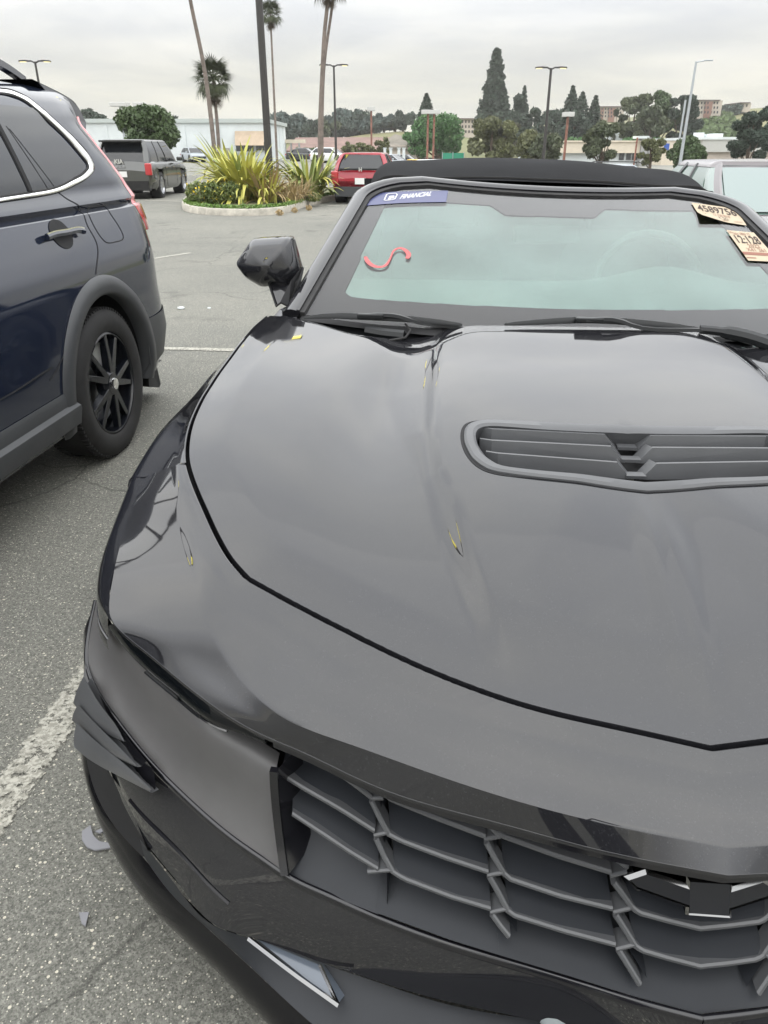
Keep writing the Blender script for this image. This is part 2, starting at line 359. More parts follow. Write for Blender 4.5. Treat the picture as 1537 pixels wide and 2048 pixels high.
# ------------------------------------------------------------------ asphalt
def asphalt():
    m = mat('asphalt', (.17, .165, .15), .85); b = P(m); t = N(m, 'ShaderNodeTexCoord')
    big = N(m, 'ShaderNodeTexNoise', Scale=.35, Detail=5., Roughness=.6); mid = N(m, 'ShaderNodeTexNoise', Scale=75., Detail=7., Roughness=.75)
    fine = N(m, 'ShaderNodeTexVoronoi', Scale=290.); st = N(m, 'ShaderNodeTexVoronoi', Scale=105.); st2 = N(m, 'ShaderNodeTexVoronoi', Scale=230.)
    for n in (big, mid, fine, st, st2): LK(m, t.outputs['Object'], n.inputs['Vector'])
    r0 = N(m, 'ShaderNodeValToRGB'); e = r0.color_ramp.elements; e[0].position = .35; e[0].color = (.172, .172, .151, 1); e[1].position = .68; e[1].color = (.229, .224, .192, 1); LK(m, big.outputs['Fac'], r0.inputs[0])
    r1 = N(m, 'ShaderNodeMapRange'); r1.inputs['From Min'].default_value = .33; r1.inputs['From Max'].default_value = .68; r1.inputs['To Min'].default_value = .55; r1.inputs['To Max'].default_value = 1.4; LK(m, mid.outputs['Fac'], r1.inputs['Value'])
    s = N(m, 'ShaderNodeVectorMath', operation='SCALE'); LK(m, r0.outputs[0], s.inputs[0]); LK(m, r1.outputs[0], s.inputs['Scale'])
    # aggregate colour per stone
    hs = N(m, 'ShaderNodeSeparateColor'); LK(m, fine.outputs['Color'], hs.inputs[0])
    r2 = N(m, 'ShaderNodeMapRange'); r2.inputs['To Min'].default_value = .62; r2.inputs['To Max'].default_value = 1.38; LK(m, hs.outputs[0], r2.inputs['Value'])
    s2 = N(m, 'ShaderNodeVectorMath', operation='SCALE'); LK(m, s.outputs[0], s2.inputs[0]); LK(m, r2.outputs[0], s2.inputs['Scale'])
    # pale exposed stones: random few cells, only near their centres
    cur = s2.outputs[0]
    for vor, th, rad, colr in ((st, .955, .36, (.62, .58, .48, 1)), (st2, .91, .42, (.60, .57, .48, 1))):
        sc_ = N(m, 'ShaderNodeSeparateColor'); LK(m, vor.outputs['Color'], sc_.inputs[0])
        gt = N(m, 'ShaderNodeMath', operation='GREATER_THAN'); gt.inputs[1].default_value = th; LK(m, sc_.outputs[1], gt.inputs[0])
        lt = N(m, 'ShaderNodeMath', operation='LESS_THAN'); lt.inputs[1].default_value = rad; LK(m, vor.outputs['Distance'], lt.inputs[0])
        mu = N(m, 'ShaderNodeMath', operation='MULTIPLY'); LK(m, gt.outputs[0], mu.inputs[0]); LK(m, lt.outputs[0], mu.inputs[1])
        mx = N(m, 'ShaderNodeMix', data_type='RGBA'); mx.inputs['B'].default_value = colr; LK(m, mu.outputs[0], mx.inputs['Factor']); LK(m, cur, mx.inputs['A']); cur = mx.outputs['Result']
    # oil drips and old stains
    sn = N(m, 'ShaderNodeTexNoise', Scale=1.6, Detail=4., Roughness=.55); LK(m, t.outputs['Object'], sn.inputs['Vector'])
    sr = N(m, 'ShaderNodeMapRange'); sr.inputs['From Min'].default_value = .60; sr.inputs['From Max'].default_value = .74; sr.inputs['To Min'].default_value = 1.; sr.inputs['To Max'].default_value = .62; LK(m, sn.outputs['Fac'], sr.inputs['Value'])
    s5 = N(m, 'ShaderNodeVectorMath', operation='SCALE'); LK(m, cur, s5.inputs[0]); LK(m, sr.outputs[0], s5.inputs['Scale']); cur = s5.outputs[0]
    # hairline cracks
    wv = N(m, 'ShaderNodeTexVoronoi', Scale=.55, feature='DISTANCE_TO_EDGE'); dn = N(m, 'ShaderNodeTexNoise', Scale=2.5, Detail=5.); LK(m, t.outputs['Object'], dn.inputs['Vector'])
    mxv = N(m, 'ShaderNodeMix', data_type='RGBA'); mxv.inputs['Factor'].default_value = .22; LK(m, t.outputs['Object'], mxv.inputs['A']); LK(m, dn.outputs['Color'], mxv.inputs['B']); LK(m, mxv.outputs['Result'], wv.inputs['Vector'])
    cl_ = N(m, 'ShaderNodeMapRange'); cl_.inputs['From Min'].default_value = .0; cl_.inputs['From Max'].default_value = .0035; cl_.inputs['To Min'].default_value = .55; cl_.inputs['To Max'].default_value = 1.; LK(m, wv.outputs['Distance'], cl_.inputs['Value'])
    s6 = N(m, 'ShaderNodeVectorMath', operation='SCALE'); LK(m, cur, s6.inputs[0]); LK(m, cl_.outputs[0], s6.inputs['Scale']); cur = s6.outputs[0]
    LK(m, cur, b.inputs['Base Color'])
    ad = N(m, 'ShaderNodeMath', operation='ADD'); LK(m, mid.outputs['Fac'], ad.inputs[0]); LK(m, hs.outputs[1], ad.inputs[1])
    bp = N(m, 'ShaderNodeBump', Strength=.8, Distance=.006); LK(m, ad.outputs[0], bp.inputs['Height']); LK(m, bp.outputs[0], b.inputs['Normal'])
    return m
M['asphalt'] = asphalt()
def linepaint():
    m = mat('worn_line_paint', (.74, .72, .64), .75); b = P(m); t = N(m, 'ShaderNodeTexCoord')
    n = N(m, 'ShaderNodeTexNoise', Scale=55., Detail=7., Roughness=.75); LK(m, t.outputs['Object'], n.inputs['Vector'])
    at = N(m, 'ShaderNodeAttribute', attribute_name='edge'); 
    ad = N(m, 'ShaderNodeMath', operation='MULTIPLY_ADD'); ad.inputs[1].default_value = .185; LK(m, at.outputs['Fac'], ad.inputs[0]); LK(m, n.outputs['Fac'], ad.inputs[2])
    gt = N(m, 'ShaderNodeMapRange'); gt.inputs['From Min'].default_value = .60; gt.inputs['From Max'].default_value = .66; LK(m, ad.outputs[0], gt.inputs['Value'])
    out = m.node_tree.nodes['Material Output']; tr = N(m, 'ShaderNodeBsdfTransparent'); mx = N(m, 'ShaderNodeMixShader')
    LK(m, gt.outputs[0], mx.inputs[0]); LK(m, tr.outputs[0], mx.inputs[1]); LK(m, b.outputs[0], mx.inputs[2]); LK(m, mx.outputs[0], out.inputs[0])
    c = N(m, 'ShaderNodeValToRGB'); e = c.color_ramp.elements; e[0].position = .42; e[0].color = (.30, .29, .245, 1); e[1].position = .6; e[1].color = (.50, .485, .42, 1)
    n3 = N(m, 'ShaderNodeTexNoise', Scale=90., Detail=4.); LK(m, t.outputs['Object'], n3.inputs['Vector']); LK(m, n3.outputs['Fac'], c.inputs[0]); LK(m, c.outputs[0], b.inputs['Base Color'])
    bp = N(m, 'ShaderNodeBump', Strength=.9, Distance=.006); LK(m, n.outputs['Fac'], bp.inputs['Height']); LK(m, bp.outputs[0], b.inputs['Normal'])
    return m
M['line'] = linepaint()
def gh(x, y): return -.78 * ss(-5, 4, x) * ss(26, 46, y)      # the lot falls away towards the far right
gx = np.array([-900, -200, -60, -20, -8] + list(np.linspace(-5, 5, 14)) + [8, 20, 60, 200, 900]); gy = np.array([-300, -40, 0, 12, 22] + list(np.linspace(26, 46, 12)) + [60, 120, 400, 1500])
GX, GY = np.meshgrid(gx, gy, indexing='ij'); MB().grid(np.stack([GX, GY, gh(GX, GY)], -1)).build('ground', M['asphalt'], kind='structure', fix=True)
def gnd(u, v, z=0.):
    d = ray(u, v); return np.array([0, 0, CAM_H]) + d * (z - CAM_H) / d[2]
def line(a, b, w, name='stall_line'):
    """worn painted line, a and b on the ground"""
    a = np.array(a[:2]); b = np.array(b[:2]); d = b - a; L = np.linalg.norm(d); d /= L; n_ = np.array([-d[1], d[0]]); k = max(int(L / .25), 2)
    V = []; E = []
    for i in range(k + 1):
        for s_, e_ in ((-1, 0), (-.72, 1), (.72, 1), (1, 0)):
            p = a + d * L * i / k + n_ * s_ * w / 2; V.append((p[0], p[1], .005)); E.append(e_)
    Fc = [(i * 4 + j, i * 4 + j + 1, i * 4 + j + 5, i * 4 + j + 4) for i in range(k) for j in range(3)]
    m = MB().add(V, Fc).mesh(name, M['line'], False); at = m.attributes.new('edge', 'FLOAT', 'POINT'); at.data.foreach_set('value', E)
    return obj(name, m, kind='structure')
c0 = gnd(80, 1500); c1 = gnd(165, 1395); dd = (c1 - c0)[:2]; dd /= np.linalg.norm(dd)
ax = np.array([.085, 1.]); ax /= np.linalg.norm(ax)
q = gnd(70, 1515)[:2]
line(q - ax * 1.5, q + ax * 4.6, .125)
line(gnd(318, 691)[:2] - np.array([2.2, -.1]), gnd(475, 697)[:2] + np.array([6, -.62]), .10)
line(gnd(300, 530)[:2] - np.array([1.6, 1.9]), gnd(381, 506)[:2], .10)
# ------------------------------------------------------------------ text helper
def text_mesh(txt, size, mat_, extrude=.0006, shear=0., bold=0., name='text', align='LEFT'):
    c = bpy.data.curves.new(name, 'FONT'); c.body = txt; c.size = size; c.extrude = extrude; c.shear = shear; c.offset = bold; c.align_x = align; c.resolution_u = 3
    o = bpy.data.objects.new(name, c); COL.objects.link(o); dg = bpy.context.evaluated_depsgraph_get()
    me = bpy.data.meshes.new_from_object(o.evaluated_get(dg)); bpy.data.objects.remove(o); bpy.data.curves.remove(c)
    V = [tuple(v.co) for v in me.vertices]; Fc = [tuple(p.vertices) for p in me.polygons]; bpy.data.meshes.remove(me); return V, Fc
# ================================================================== black convertible
HF = Frame(.366 + .08 * .73, .73, .08)
hero = thing('convertible_car', 'black convertible in the foreground with hood vent and pink S drawn on its windshield', 'car', tuple(HF.O), HF.yaw)
px = HF.z
GP = [(540, 632, 1.0), (522, 647, 1.0), (467, 713, .985), (428, 768, .965), (393, 834, .945), (381, 881, .925), (381, 924, .91), (397, 975, .89), (428, 1045, .87), (467, 1116, .85), (502, 1155, .835),
      (584, 1200, .82), (700, 1260, .805), (850, 1332, .785), (1060, 1408, .77), (1240, 1450, .76), (1420, 1490, .753)]
pts = [px(*p) for p in GP]
for y, z in [(1.38, .975), (.68, .905), (.5, .885), (.35, .855), (.2, .815), (0, .753)]: pts += [np.array([0, y, z])] * 3
pts += [np.array([-.5, 1.3, .975]), np.array([-.5, .7, .93])]
def h0b(x, y): return np.stack([np.ones_like(y), y, y * y, y ** 3, x * x, x * x * y, x * x * y * y, x ** 4], -1)
pa = np.array(pts); HC = np.linalg.lstsq(h0b(pa[:, 0], pa[:, 1]), pa[:, 2], rcond=None)[0]
def H0(x, y): return h0b(np.asarray(x, float), np.asarray(y, float)) @ HC
gap_poly = curve([px(*p) for p in GP], 160)
def gapdist(x, y):
    q = np.stack([-np.abs(x), y], -1); d = np.linalg.norm(q[..., None, :] - gap_poly[:, :2], axis=-1); return d.min(-1)
def XB(y): return np.interp(y, [0, .04, .128, .272, .495, .67, .87, 1.38], [.222, .231, .269, .31, .358, .376, .377, .366])
LN = sorted([(abs(q[0]), q[1]) for q in [px(*p) for p in [(600, 648, .99), (643, 656, .985), (741, 683, .975), (772, 703, .965), (795, 727, .955), (830, 725, .955), (872, 707, .965), (884, 686, .985), (924, 668, .99)]]] + [(0, 1.31), (.25, 1.30)])
def Hh(x, y):
    x = np.asarray(x, float); y = np.asarray(y, float); ax_ = np.abs(x)
    h = H0(ax_, y); fd = ss(.0, .14, gapdist(x, y))
    wd_ = .040 + .10 * ss(.45, 1.05, y); t = np.clip((XB(y) + wd_ - .004 - ax_) / wd_, 0, 1)
    h = h + .019 * fd * ss(-.16, .42, y) * (1 - .5 * ss(.95, 1.34, y)) * (t ** 1.2) + .006 * ss(.1, .5, y) * (1 - np.clip(ax_ / XB(y), 0, 1) ** 2)
    h = h + .0085 * fd * ss(-.12, .25, y) * (1 - .5 * ss(1.0, 1.34, y)) * np.clip((XB(y) + .026 - ax_) / .026, 0, 1) ** 1.12
    vx = .475 - .02 * ss(.6, 1.3, y)
    h = h - .015 * ss(.35, .85, y) * (1 - .9 * ss(.90, 1.26, y)) * np.exp(-((ax_ - vx - .02) / .085) ** 2) - .008 * ss(.1, .6, y) * np.exp(-((ax_ - .46) / .13) ** 2)
    cdist = gapdist(x, y); h = h + .011 * (1 - np.clip(1 - cdist / .075, 0, 1) ** 1.25) * ss(.2, .36, ax_ + .5 * y)
    h = h + .005 * fd * (1 - ss(.30, .48, y)) * ss(-.02, .1, y) * (1 - np.clip(np.abs(ax_ - .012) / .03, 0, 1) ** 1.2)
    yl = sum(w_ * np.interp(np.abs(ax_ + o_), [p[0] for p in LN], [p[1] for p in LN]) for o_, w_ in ((-.05, .15), (-.025, .22), (0, .26), (.025, .22), (.05, .15))); h = h - .085 * np.clip(y - yl, 0, .3) * (1 - ss(.66, .8, ax_))
    return h
NG = 96; MG = 110
corner = 10
g0h = lambda u, v: HF.hit(u, v, lambda q: q[2] - float(H0(abs(q[0]), q[1])), .5, 4)
gl = np.array([g0h(p[0], p[1]) for p in GP[:corner + 1]])[::-1]; gf = np.array([g0h(p[0], p[1]) for p in GP[corner:]])
Lc = curve(gl, MG)[:, :2]
Fc_ = curve(np.array([[p[0], p[1], 0] for p in gf[:-1]] + [[0, 0.0, 0]]), NG)[:, :2]
rear = [tuple(Lc[-1][:2])] + [tuple(px(u, v, z)[:2]) for u, v, z in [(592, 643, 1.0), (643, 655, .995), (721, 674, .985), (780, 678, .972), (830, 666, .98), (889, 651, .997)]] + [(-.25, 1.376), (-.12, 1.378), (0, 1.378)]
Rc = curve(np.array([[p[0], p[1], 0] for p in rear]), NG)[:, :2]
Cc = np.stack([np.zeros(MG), np.linspace(0, 1.378, MG)], 1)
HG = coons(Fc_, Rc, Lc, Cc)          # (MG, NG, 2)
Z = Hh(HG[..., 0], HG[..., 1]); hood = np.concatenate([HG, Z[..., None]], -1)
# vent opening in the car's own plan
def vpx(l): return [HF.hit(u, v, lambda p: p[2] - float(Hh(p[0], p[1])) - .004, .5, 4) for u, v in l]
vo = vpx([(1250, 851), (1208, 850), (1073, 844), (965, 840), (940, 845), (929, 858), (929, 884), (946, 917), (980, 940), (1073, 953), (1200, 969), (1301, 981)])
vi = vpx([(1252, 866), (1208, 864), (1073, 857), (978, 850), (960, 853), (951, 864), (955, 888), (973, 914), (1006, 933), (1100, 943), (1200, 953), (1300, 963)])
def symm(L):
    L = np.array(L); L[0, 0] = 0; L[-1, 0] = 0; return L
vo, vi = symm(vo), symm(vi)
nv = 70
vo_c = .75 * poly(vo, nv) + .25 * curve(vo, nv); vi_c = .75 * poly(vi, nv) + .25 * curve(vi, nv)
for _ in range(2):
    for Q in (vo_c, vi_c): Q[1:-1] = (Q[:-2] + 2 * Q[1:-1] + Q[2:]) / 4
mid_poly = (vo_c * .5 + vi_c * .5)[:, :2]
def inside(x, y, Q):
    c = np.zeros(np.shape(x), bool); n = len(Q)
    for i in range(n):
        a, b = Q[i], Q[(i + 1) % n]; cond = ((a[1] > y) != (b[1] > y)); xx = (b[0] - a[0]) * (y - a[1]) / (b[1] - a[1] + 1e-12) + a[0]; c ^= cond & (x < xx)
    return c
Qm = np.vstack([mid_poly, [[.4, mid_poly[-1, 1]], [.4, mid_poly[0, 1]]]])
cen = (hood[:-1, :-1] + hood[1:, 1:]) / 2
mask = inside(cen[..., 0], cen[..., 1], Qm)
hm = MB(); hm.grid(hood, flip=True, mask=mask)
bl = np.concatenate([hood[::-1, 0], hood[0, 1:]], 0)     # gap edge: rear corner -> corner -> front centre
tn = np.gradient(bl[:, :2], axis=0); tn /= np.linalg.norm(tn, axis=1)[:, None] + 1e-9; out = np.stack([tn[:, 1], -tn[:, 0], np.zeros(len(tn))], 1)
if (out[60] @ np.array([-1, 0, 0])) < 0: out = -out
up = np.tile([0, 0, 1.], (len(bl), 1)); skirt(hm, bl, up, .022, cham=.002, out=out * .2)
rl = hood[-1]; tn = np.gradient(rl[:, :2], axis=0); tn /= np.linalg.norm(tn, axis=1)[:, None]; out2 = np.stack([-tn[:, 1], tn[:, 0], np.zeros(len(tn))], 1)
if out2[50][1] < 0: out2 = -out2
skirt(hm, rl, np.tile([0, 0, 1.], (len(rl), 1)), .02, out=out2)
hm.mirror(); o = hm.build('hood', M['paint'], hero, sharp=28, weld=.0004, fix=True)
HOOD = o
# black structure seen down the gap
un = np.concatenate([HG * np.array([1.04, 1.0]) + np.array([0, -.02]), (H0(HG[..., 0], HG[..., 1]) - .045)[..., None]], -1)[::4, ::4]
mb = MB().grid(un, flip=True).mirror(); mb.build('inner_panel', M['dark'], hero, weld=.001)
# vent: frame, pan, louvers
def zt(P_, dz): P_ = np.array(P_); P_[:, 2] += dz; return P_
hz_ = lambda Q: np.stack([Q[:, 0], Q[:, 1], Hh(Q[:, 0], Q[:, 1])], 1)
vo_h, vi_h = hz_(vo_c), hz_(vi_c)
vyc = (vo_c[0, 1] + vo_c[-1, 1]) / 2
fr = np.stack([zt(vo_h, -.008), zt(vo_h, .004), zt(vo_h * .8 + vi_h * .2, .0075), zt(vo_h * .25 + vi_h * .75, .0075), zt(vi_h, .003), zt(vi_h, -.055) + (vi_h - np.array([0, vyc, 0])) * np.array([.02, .25, 0])], 1)
mb = MB().grid(fr).mirror(); vent = mb.build('hood_vent', M['louver'], hero, weld=.0003, fix=True, sharp=30)
g_o = hz_(curve(vo + (vo - np.array([0, .5, .93])) * np.array([.018, .03, 0]), nv))
mb = MB().grid(np.stack([zt(g_o, .0008), zt(vo_h, .0012)], 1)).mirror(); mb.build('vent_seal', M['dark'], hero, weld=.0003)
vyc = (vo_c[0, 1] + vo_c[-1, 1]) / 2
pan = np.stack([zt(vi_h, -.05), zt(vi_h * np.array([.02, 0, 1]) + np.array([0, vyc, 0]) * 1.0, -.05)], 1)
mb = MB().grid(pan).mirror(); mb.build('vent_pan', M['dark'], vent, weld=.0003)
def hp(u, v, dz=0): p = HF.hit(u, v, lambda q: q[2] - float(Hh(q[0], q[1])) - dz, .5, 4); return p
# louvers: top edge left end, inner end, bottom inner end, bottom left
rows = [((984, 858), (1210, 869), (1238, 906), (1000, 880)), ((984, 881), (1223, 893), (1250, 936), (1012, 908)), ((997, 907), (1235, 925), (1262, 957), (1020, 932))]
for ri, (a, b, c_, d_) in enumerate(rows):
    A = hp(*a, .002 - .002 * ri); Bq = hp(*b, .002 - .002 * ri); dn_ = np.array([0, -.006, -.030]); D = A + dn_; Cq = Bq + dn_ + np.array([.028, -.002, 0]); Cq[0] = min(Cq[0], -.004)
    for sx in (1, -1):
        k = np.array([sx, 1, 1]); mb = MB(); th_ = np.array([0, .006, 0])
        q = [A * k, Bq * k, Cq * k, D * k]; mb.hexa(q, [p + th_ for p in q])
        L_ = (A + np.array([-.022, .016, -.003])) * k; mb.hexa([L_, q[0], q[3], L_ + dn_], [L_ + th_, q[0] + th_, q[3] + th_, L_ + dn_ + th_])
        e0 = (Bq + np.array([.006, .028, -.004])) * k; e1 = (Cq + np.array([.002, .028, 0])) * k; mb.hexa([q[1], e0, e1, q[2]], [p + th_ * .5 for p in (q[1], e0, e1, q[2])])
        o = mb.build('louver', M['louver'], vent, smooth=False, fix=True); bevel(o, .0010, 2)
    wv = .018; MB().box((0, Cq[1] + .006, Cq[2] + .006), (wv * 2, .02, .006)).build('web', M['louver'], vent, smooth=False)

# ---------------------------------------------------------------- front fascia cap and fender
def G_(u, v):
    p = HF.hit(u, v, lambda q: q[2] - float(H0(abs(q[0]), q[1])), .5, 4); return p
stn = [  # gap (u,v) | ridge (u,v,z) | edge (u,v,z)
    ((378, 930), (345, 939, .898), (289, 957, .868)),
    ((393, 977), (350, 990, .882), (271, 1000, .852)),
    ((424, 1048), (360, 1065, .852), (251, 1057, .825)),
    ((463, 1119), (384, 1150, .828), (230, 1135, .800)),
    ((497, 1159), (404, 1214, .803), (220, 1195, .772)),
    ((562, 1197), (428, 1268, .780), (228, 1245, .749)),
    ((645, 1239), (450, 1311, .760), (285, 1297, .729)),
    ((740, 1287), (480, 1355, .742), (355, 1355, .711)),
    ((820, 1324), (525, 1402, .728), (440, 1420, .696)),
    ((900, 1358), (590, 1447, .716), (525, 1469, .684)),
    ((970, 1384), (690, 1485, .711), (615, 1508, .673)),
    ((1060, 1413), (830, 1535, .708), (771, 1580, .665)),
    ((1180, 1442), (1010, 1595, .704), (985, 1642, .665)),
    ((1300, 1468), (1200, 1645, .698), (1190, 1697, .665)),
    ((1420, 1496), (1453, 1695, .689), (1456, 1750, .664))]
rowsN = []
for g2, r2, e2_ in stn:
    Gp = G_(*g2); Rp = px(*r2); Ep = px(*e2_)
    dv = Rp - Gp; Gp = Gp + dv / np.linalg.norm(dv) * .006; Gp[2] -= .001
    a = Gp * .66 + Rp * .34; a[2] += .006; b = Gp * .33 + Rp * .67; b[2] += .007
    rowsN.append([Gp, a, b, Rp, Rp * .66 + Ep * .34, Rp * .33 + Ep * .67, Ep])
R_ = np.array(rowsN); R_[-1, :, 0] = 0
for i in range(3, 11):   # convex above the headlight
    w = math.sin((i - 2) / 9 * math.pi); R_[i, 4, 2] -= .001 * w; R_[i, 5, 2] += .0005 * w
for i in range(0, 3): R_[i, 3, 2] += .004; R_[i, 4, 2] += .005; R_[i, 5, 2] += .004
tcap = np.mean([chord(R_[:, j]) for j in range(7)], axis=0); capA = net(R_[:, :4], 140, 22, t=tcap); capB = net(R_[:, 3:], 140, 26, t=tcap)
OC = bl + out * .0105 + np.array([0, 0, -.001])
def snap(Gd, falloff=6):
    for i in range(Gd.shape[0]):
        k_ = np.argmin(np.linalg.norm(OC[:, :2] - Gd[i, 0, :2], axis=1)); a_, b_ = OC[max(k_ - 1, 0)], OC[min(k_ + 1, len(OC) - 1)]; d_ = b_ - a_; s_ = np.clip(((Gd[i, 0] - a_) @ d_) / (d_ @ d_), 0, 1); dl = a_ + d_ * s_ - Gd[i, 0]
        for j in range(falloff): Gd[i, j] += dl * (1 - j / falloff)
snap(capA); capA[-1, :, 0] = 0
sm = MB(); sm.grid(capA, flip=True).grid(capB, flip=True)
def edge_skirt(mb, L, depth, toward, up=None, cham=.003):
    L = np.asarray(L); tn = np.gradient(L, axis=0); tn /= np.linalg.norm(tn, axis=1)[:, None] + 1e-9
    U = np.tile([0, 0, 1.], (len(L), 1)) if up is None else np.asarray(up); o_ = np.cross(tn, U); o_ /= np.linalg.norm(o_, axis=1)[:, None] + 1e-9
    tw = np.asarray(toward); sgn = np.sign((o_ * tw).sum(-1)); sgn[sgn == 0] = 1
    if abs(sgn.sum()) > len(L) * .5: sgn = np.full(len(L), np.sign(sgn.sum()))
    skirt(mb, L, U, depth, cham, o_ * sgn[:, None])
edge_skirt(sm, capA[:, 0], .025, (1, 1, 0), cham=.002)
edge_skirt(sm, capB[44:, -1], .005, (0, -1, 0), cham=.0006)
# fender-side turn-down in front of the seam
fl = []
for (u, v, z), (sx, sy, sz) in zip([(262, 962, .838), (243, 1010, .812), (222, 1065, .79), (201, 1130, .762), (196, 1200, .742), (216, 1238, .738)], [s[2] for s in stn[:6]]):
    E0 = px(sx, sy, sz); E1 = px(u, v, z); E2 = E1 + np.array([-.012, .012, -.05])
    fl.append([E0, E0 * .5 + E1 * .5 + np.array([-.003, 0, .004]), E1, E2])
fl = np.array(fl); flg = net(fl, 42, 16)
sm.grid(flg, flip=True)
edge_skirt(sm, flg[:, -1], .02, (-1, 0, 0))
sm.mirror(); CAP = sm.build('front_fascia', M['paint'], hero, sharp=32, weld=.0005, fix=True)
# front fender behind the seam
fs = []
fst = [((379, 924), (340, 934, .899), (291, 952, .868), (262, 956, .838)), ((381, 881), (345, 900, .905), (314, 905, .882), (283, 920, .852)), ((393, 834), (368, 848, .918), (343, 855, .895), (322, 862, .870)),
       ((428, 768), (410, 780, .930), (391, 795, .908), (378, 803, .885)), ((467, 713), (455, 720, .945), (440, 735, .922), (426, 745, .90)), ((520, 650), (513, 655, .962), (502, 668, .94), (490, 684, .915)),
       ((545, 628), (540, 628, .985), (537, 632, .965), (528, 648, .935))]
for a, b, c_, d_ in fst:
    fs.append([G_(a[0] - 3, a[1]), px(*b), px(*c_), px(*d_), px(*d_) + np.array([-.016, .01, -.05]), px(*d_) + np.array([-.022, .02, -.12])])
fs = np.array(fs)
# the fender runs on into the door and rear quarter
last = fs[-1].copy()
fg = net(fs, 70, 30)
snap(fg); fm = MB().grid(fg, flip=True); edge_skirt(fm, fg[:, 0], .022, (1, 0, 0)); edge_skirt(fm, fg[0], .02, (0, -1, 0)); fm.pair()
fm.build('fender', M['paint'], hero, sharp=32, fix=True)
# lower side: fender skirt, door, quarter, sill
def side_x(y, z):
    base = np.interp(y, [.3, .45, .7, 1.0, 1.6, 2.6, 3.4, 4.0, 4.45], [-.985, -1.01, -1.035, -1.03, -.955, -.93, -.98, -.96, -.88])
    tum = float(np.clip((np.max(y) - 1.5) / .3, 0, 1)) if np.ndim(y) == 0 else 0
    return base + np.interp(z, [.15, .3, .5, .62, .75, .84, .92, .97], [.05, .012, .02, .004, .0, .012, .05, .10]) + tum * np.interp(z, [.5, .75, .84, .92, .97], [0, .012, .03, .06, .07])
ys = np.linspace(.42, 4.45, 150); zs_ = np.linspace(.18, .80, 22)
FA = (.80, .34); RA = (3.61, .34)
def wallgrid(ylo, yhi, n, ztop):
    yy = np.linspace(ylo, yhi, n); G = np.zeros((n, 26, 3))
    for i, y in enumerate(yy):
        zz = np.linspace(.17, ztop(y), 26)
        for j, z in enumerate(zz): G[i, j] = (side_x(y, z), y, z)
    return G
ftop = lambda y: np.interp(y, [.42, .6, 1.0, 1.4, 1.7], [.70, .775, .81, .83, .84])
g1 = wallgrid(.44, 1.55, 80, ftop)
def archmask(G):
    c = (G[:-1, :-1] + G[1:, 1:]) / 2; m = np.zeros(c.shape[:2], bool)
    for a in (FA, RA): m |= (c[..., 1] - a[0]) ** 2 + (c[..., 2] - a[1]) ** 2 < .385 ** 2
    return m
MB().grid(g1, mask=archmask(g1)).pair().build('fender_side', M['paint'], hero, fix=True)
dt = lambda y: np.interp(y, [1.5, 2.8, 3.4, 4.0, 4.45], [.97, .98, 1.0, .985, .95])
g2_ = wallgrid(1.56, 2.86, 50, dt); MB().grid(g2_).pair().build('door', M['paint'], hero, fix=True)
g3 = wallgrid(2.87, 4.45, 90, dt); MB().grid(g3, mask=archmask(g3)).pair().build('rear_quarter', M['paint'], hero, fix=True)
for a in (FA, RA):
    mb = MB(); th = np.linspace(-.25, math.pi + .25, 40); p1 = [(side_x(a[0] + .39 * math.cos(t), a[1] + .39 * math.sin(t)) - .008, a[0] + .39 * math.cos(t), a[1] + .39 * math.sin(t)) for t in th]
    mb.sweep(p1, [(-.012, -.012), (.012, -.012), (.012, .012), (-.012, .012)], up=(1, 0, 0)); mb.pair().build('arch_lip', M['paint'], hero, fix=True)
    mb = MB(); mb.lathe([(.40, 0), (.40, .30), (.0, .30)], (-1.0 + .02, a[0], a[1]), 'x', 28, a0=-.2, a1=math.pi + .2); mb.pair().build('wheel_well', M['dark'], hero)
def wheel(name, parent, c, r, rr, w, side, rimmat, spokes=5, tyre=None, twin=True, label=None):
    """c = hub centre at the outer face; side=+1 outer face towards +x"""
    t = obj(name, None, parent, label); t.location = c
    s = side; prof = [(rr, -.01), (rr + .012, .002), (rr + .05 * (r - rr) / .1, .006), (r - .02, -.002), (r - .004, -.02), (r, -.045), (r, -w + .045), (r - .006, -w + .02), (r - .03, -w), (rr, -w + .01)]
    MB().lathe([(a, b * s) for a, b in prof], n=56).build('tyre', tyre or M['rubber'], t, fix=True, sharp=40)
    mb = MB(); mb.lathe([(rr, -.012 * s), (rr - .012, -.006 * s), (rr - .02, -.03 * s), (rr - .03, -w * .8 * s), (rr - .035, -w * .8 * s)], n=48)
    mb.lathe([(0, .0), (.055, -.002 * s), (.07, -.02 * s), (.075, -.06 * s)], n=24)
    n2 = spokes * (2 if twin else 1)
    for k in range(spokes):
        for j in ((-1, 1) if twin else (0,)):
            a0 = 2 * math.pi * k / spokes + j * .10; a1 = 2 * math.pi * k / spokes + j * .24
            r0 = .05; r1 = rr - .012; wd0 = .019; wd1 = .013
            def pt(rad, an, off, h): return (h * s, rad * math.cos(an) - off * math.sin(an), rad * math.sin(an) + off * math.cos(an))
            A = [pt(r0, a0, -wd0, -.004), pt(r0, a0, wd0, -.004), pt(r1, a1, wd1, -.014), pt(r1, a1, -wd1, -.014)]; B_ = [pt(r0, a0, -wd0 * .8, -.05), pt(r0, a0, wd0 * .8, -.05), pt(r1, a1, wd1, -.045), pt(r1, a1, -wd1, -.045)]
            mb.hexa(A, B_)
    o = mb.build('rim', rimmat, t, fix=True, sharp=25); bevel(o, .003, 2)
    MB().lathe([(0, -.09 * s), (rr - .05, -.09 * s), (rr - .05, -.11 * s)], n=32).build('brake_disc', M['satin'], t)
    return t
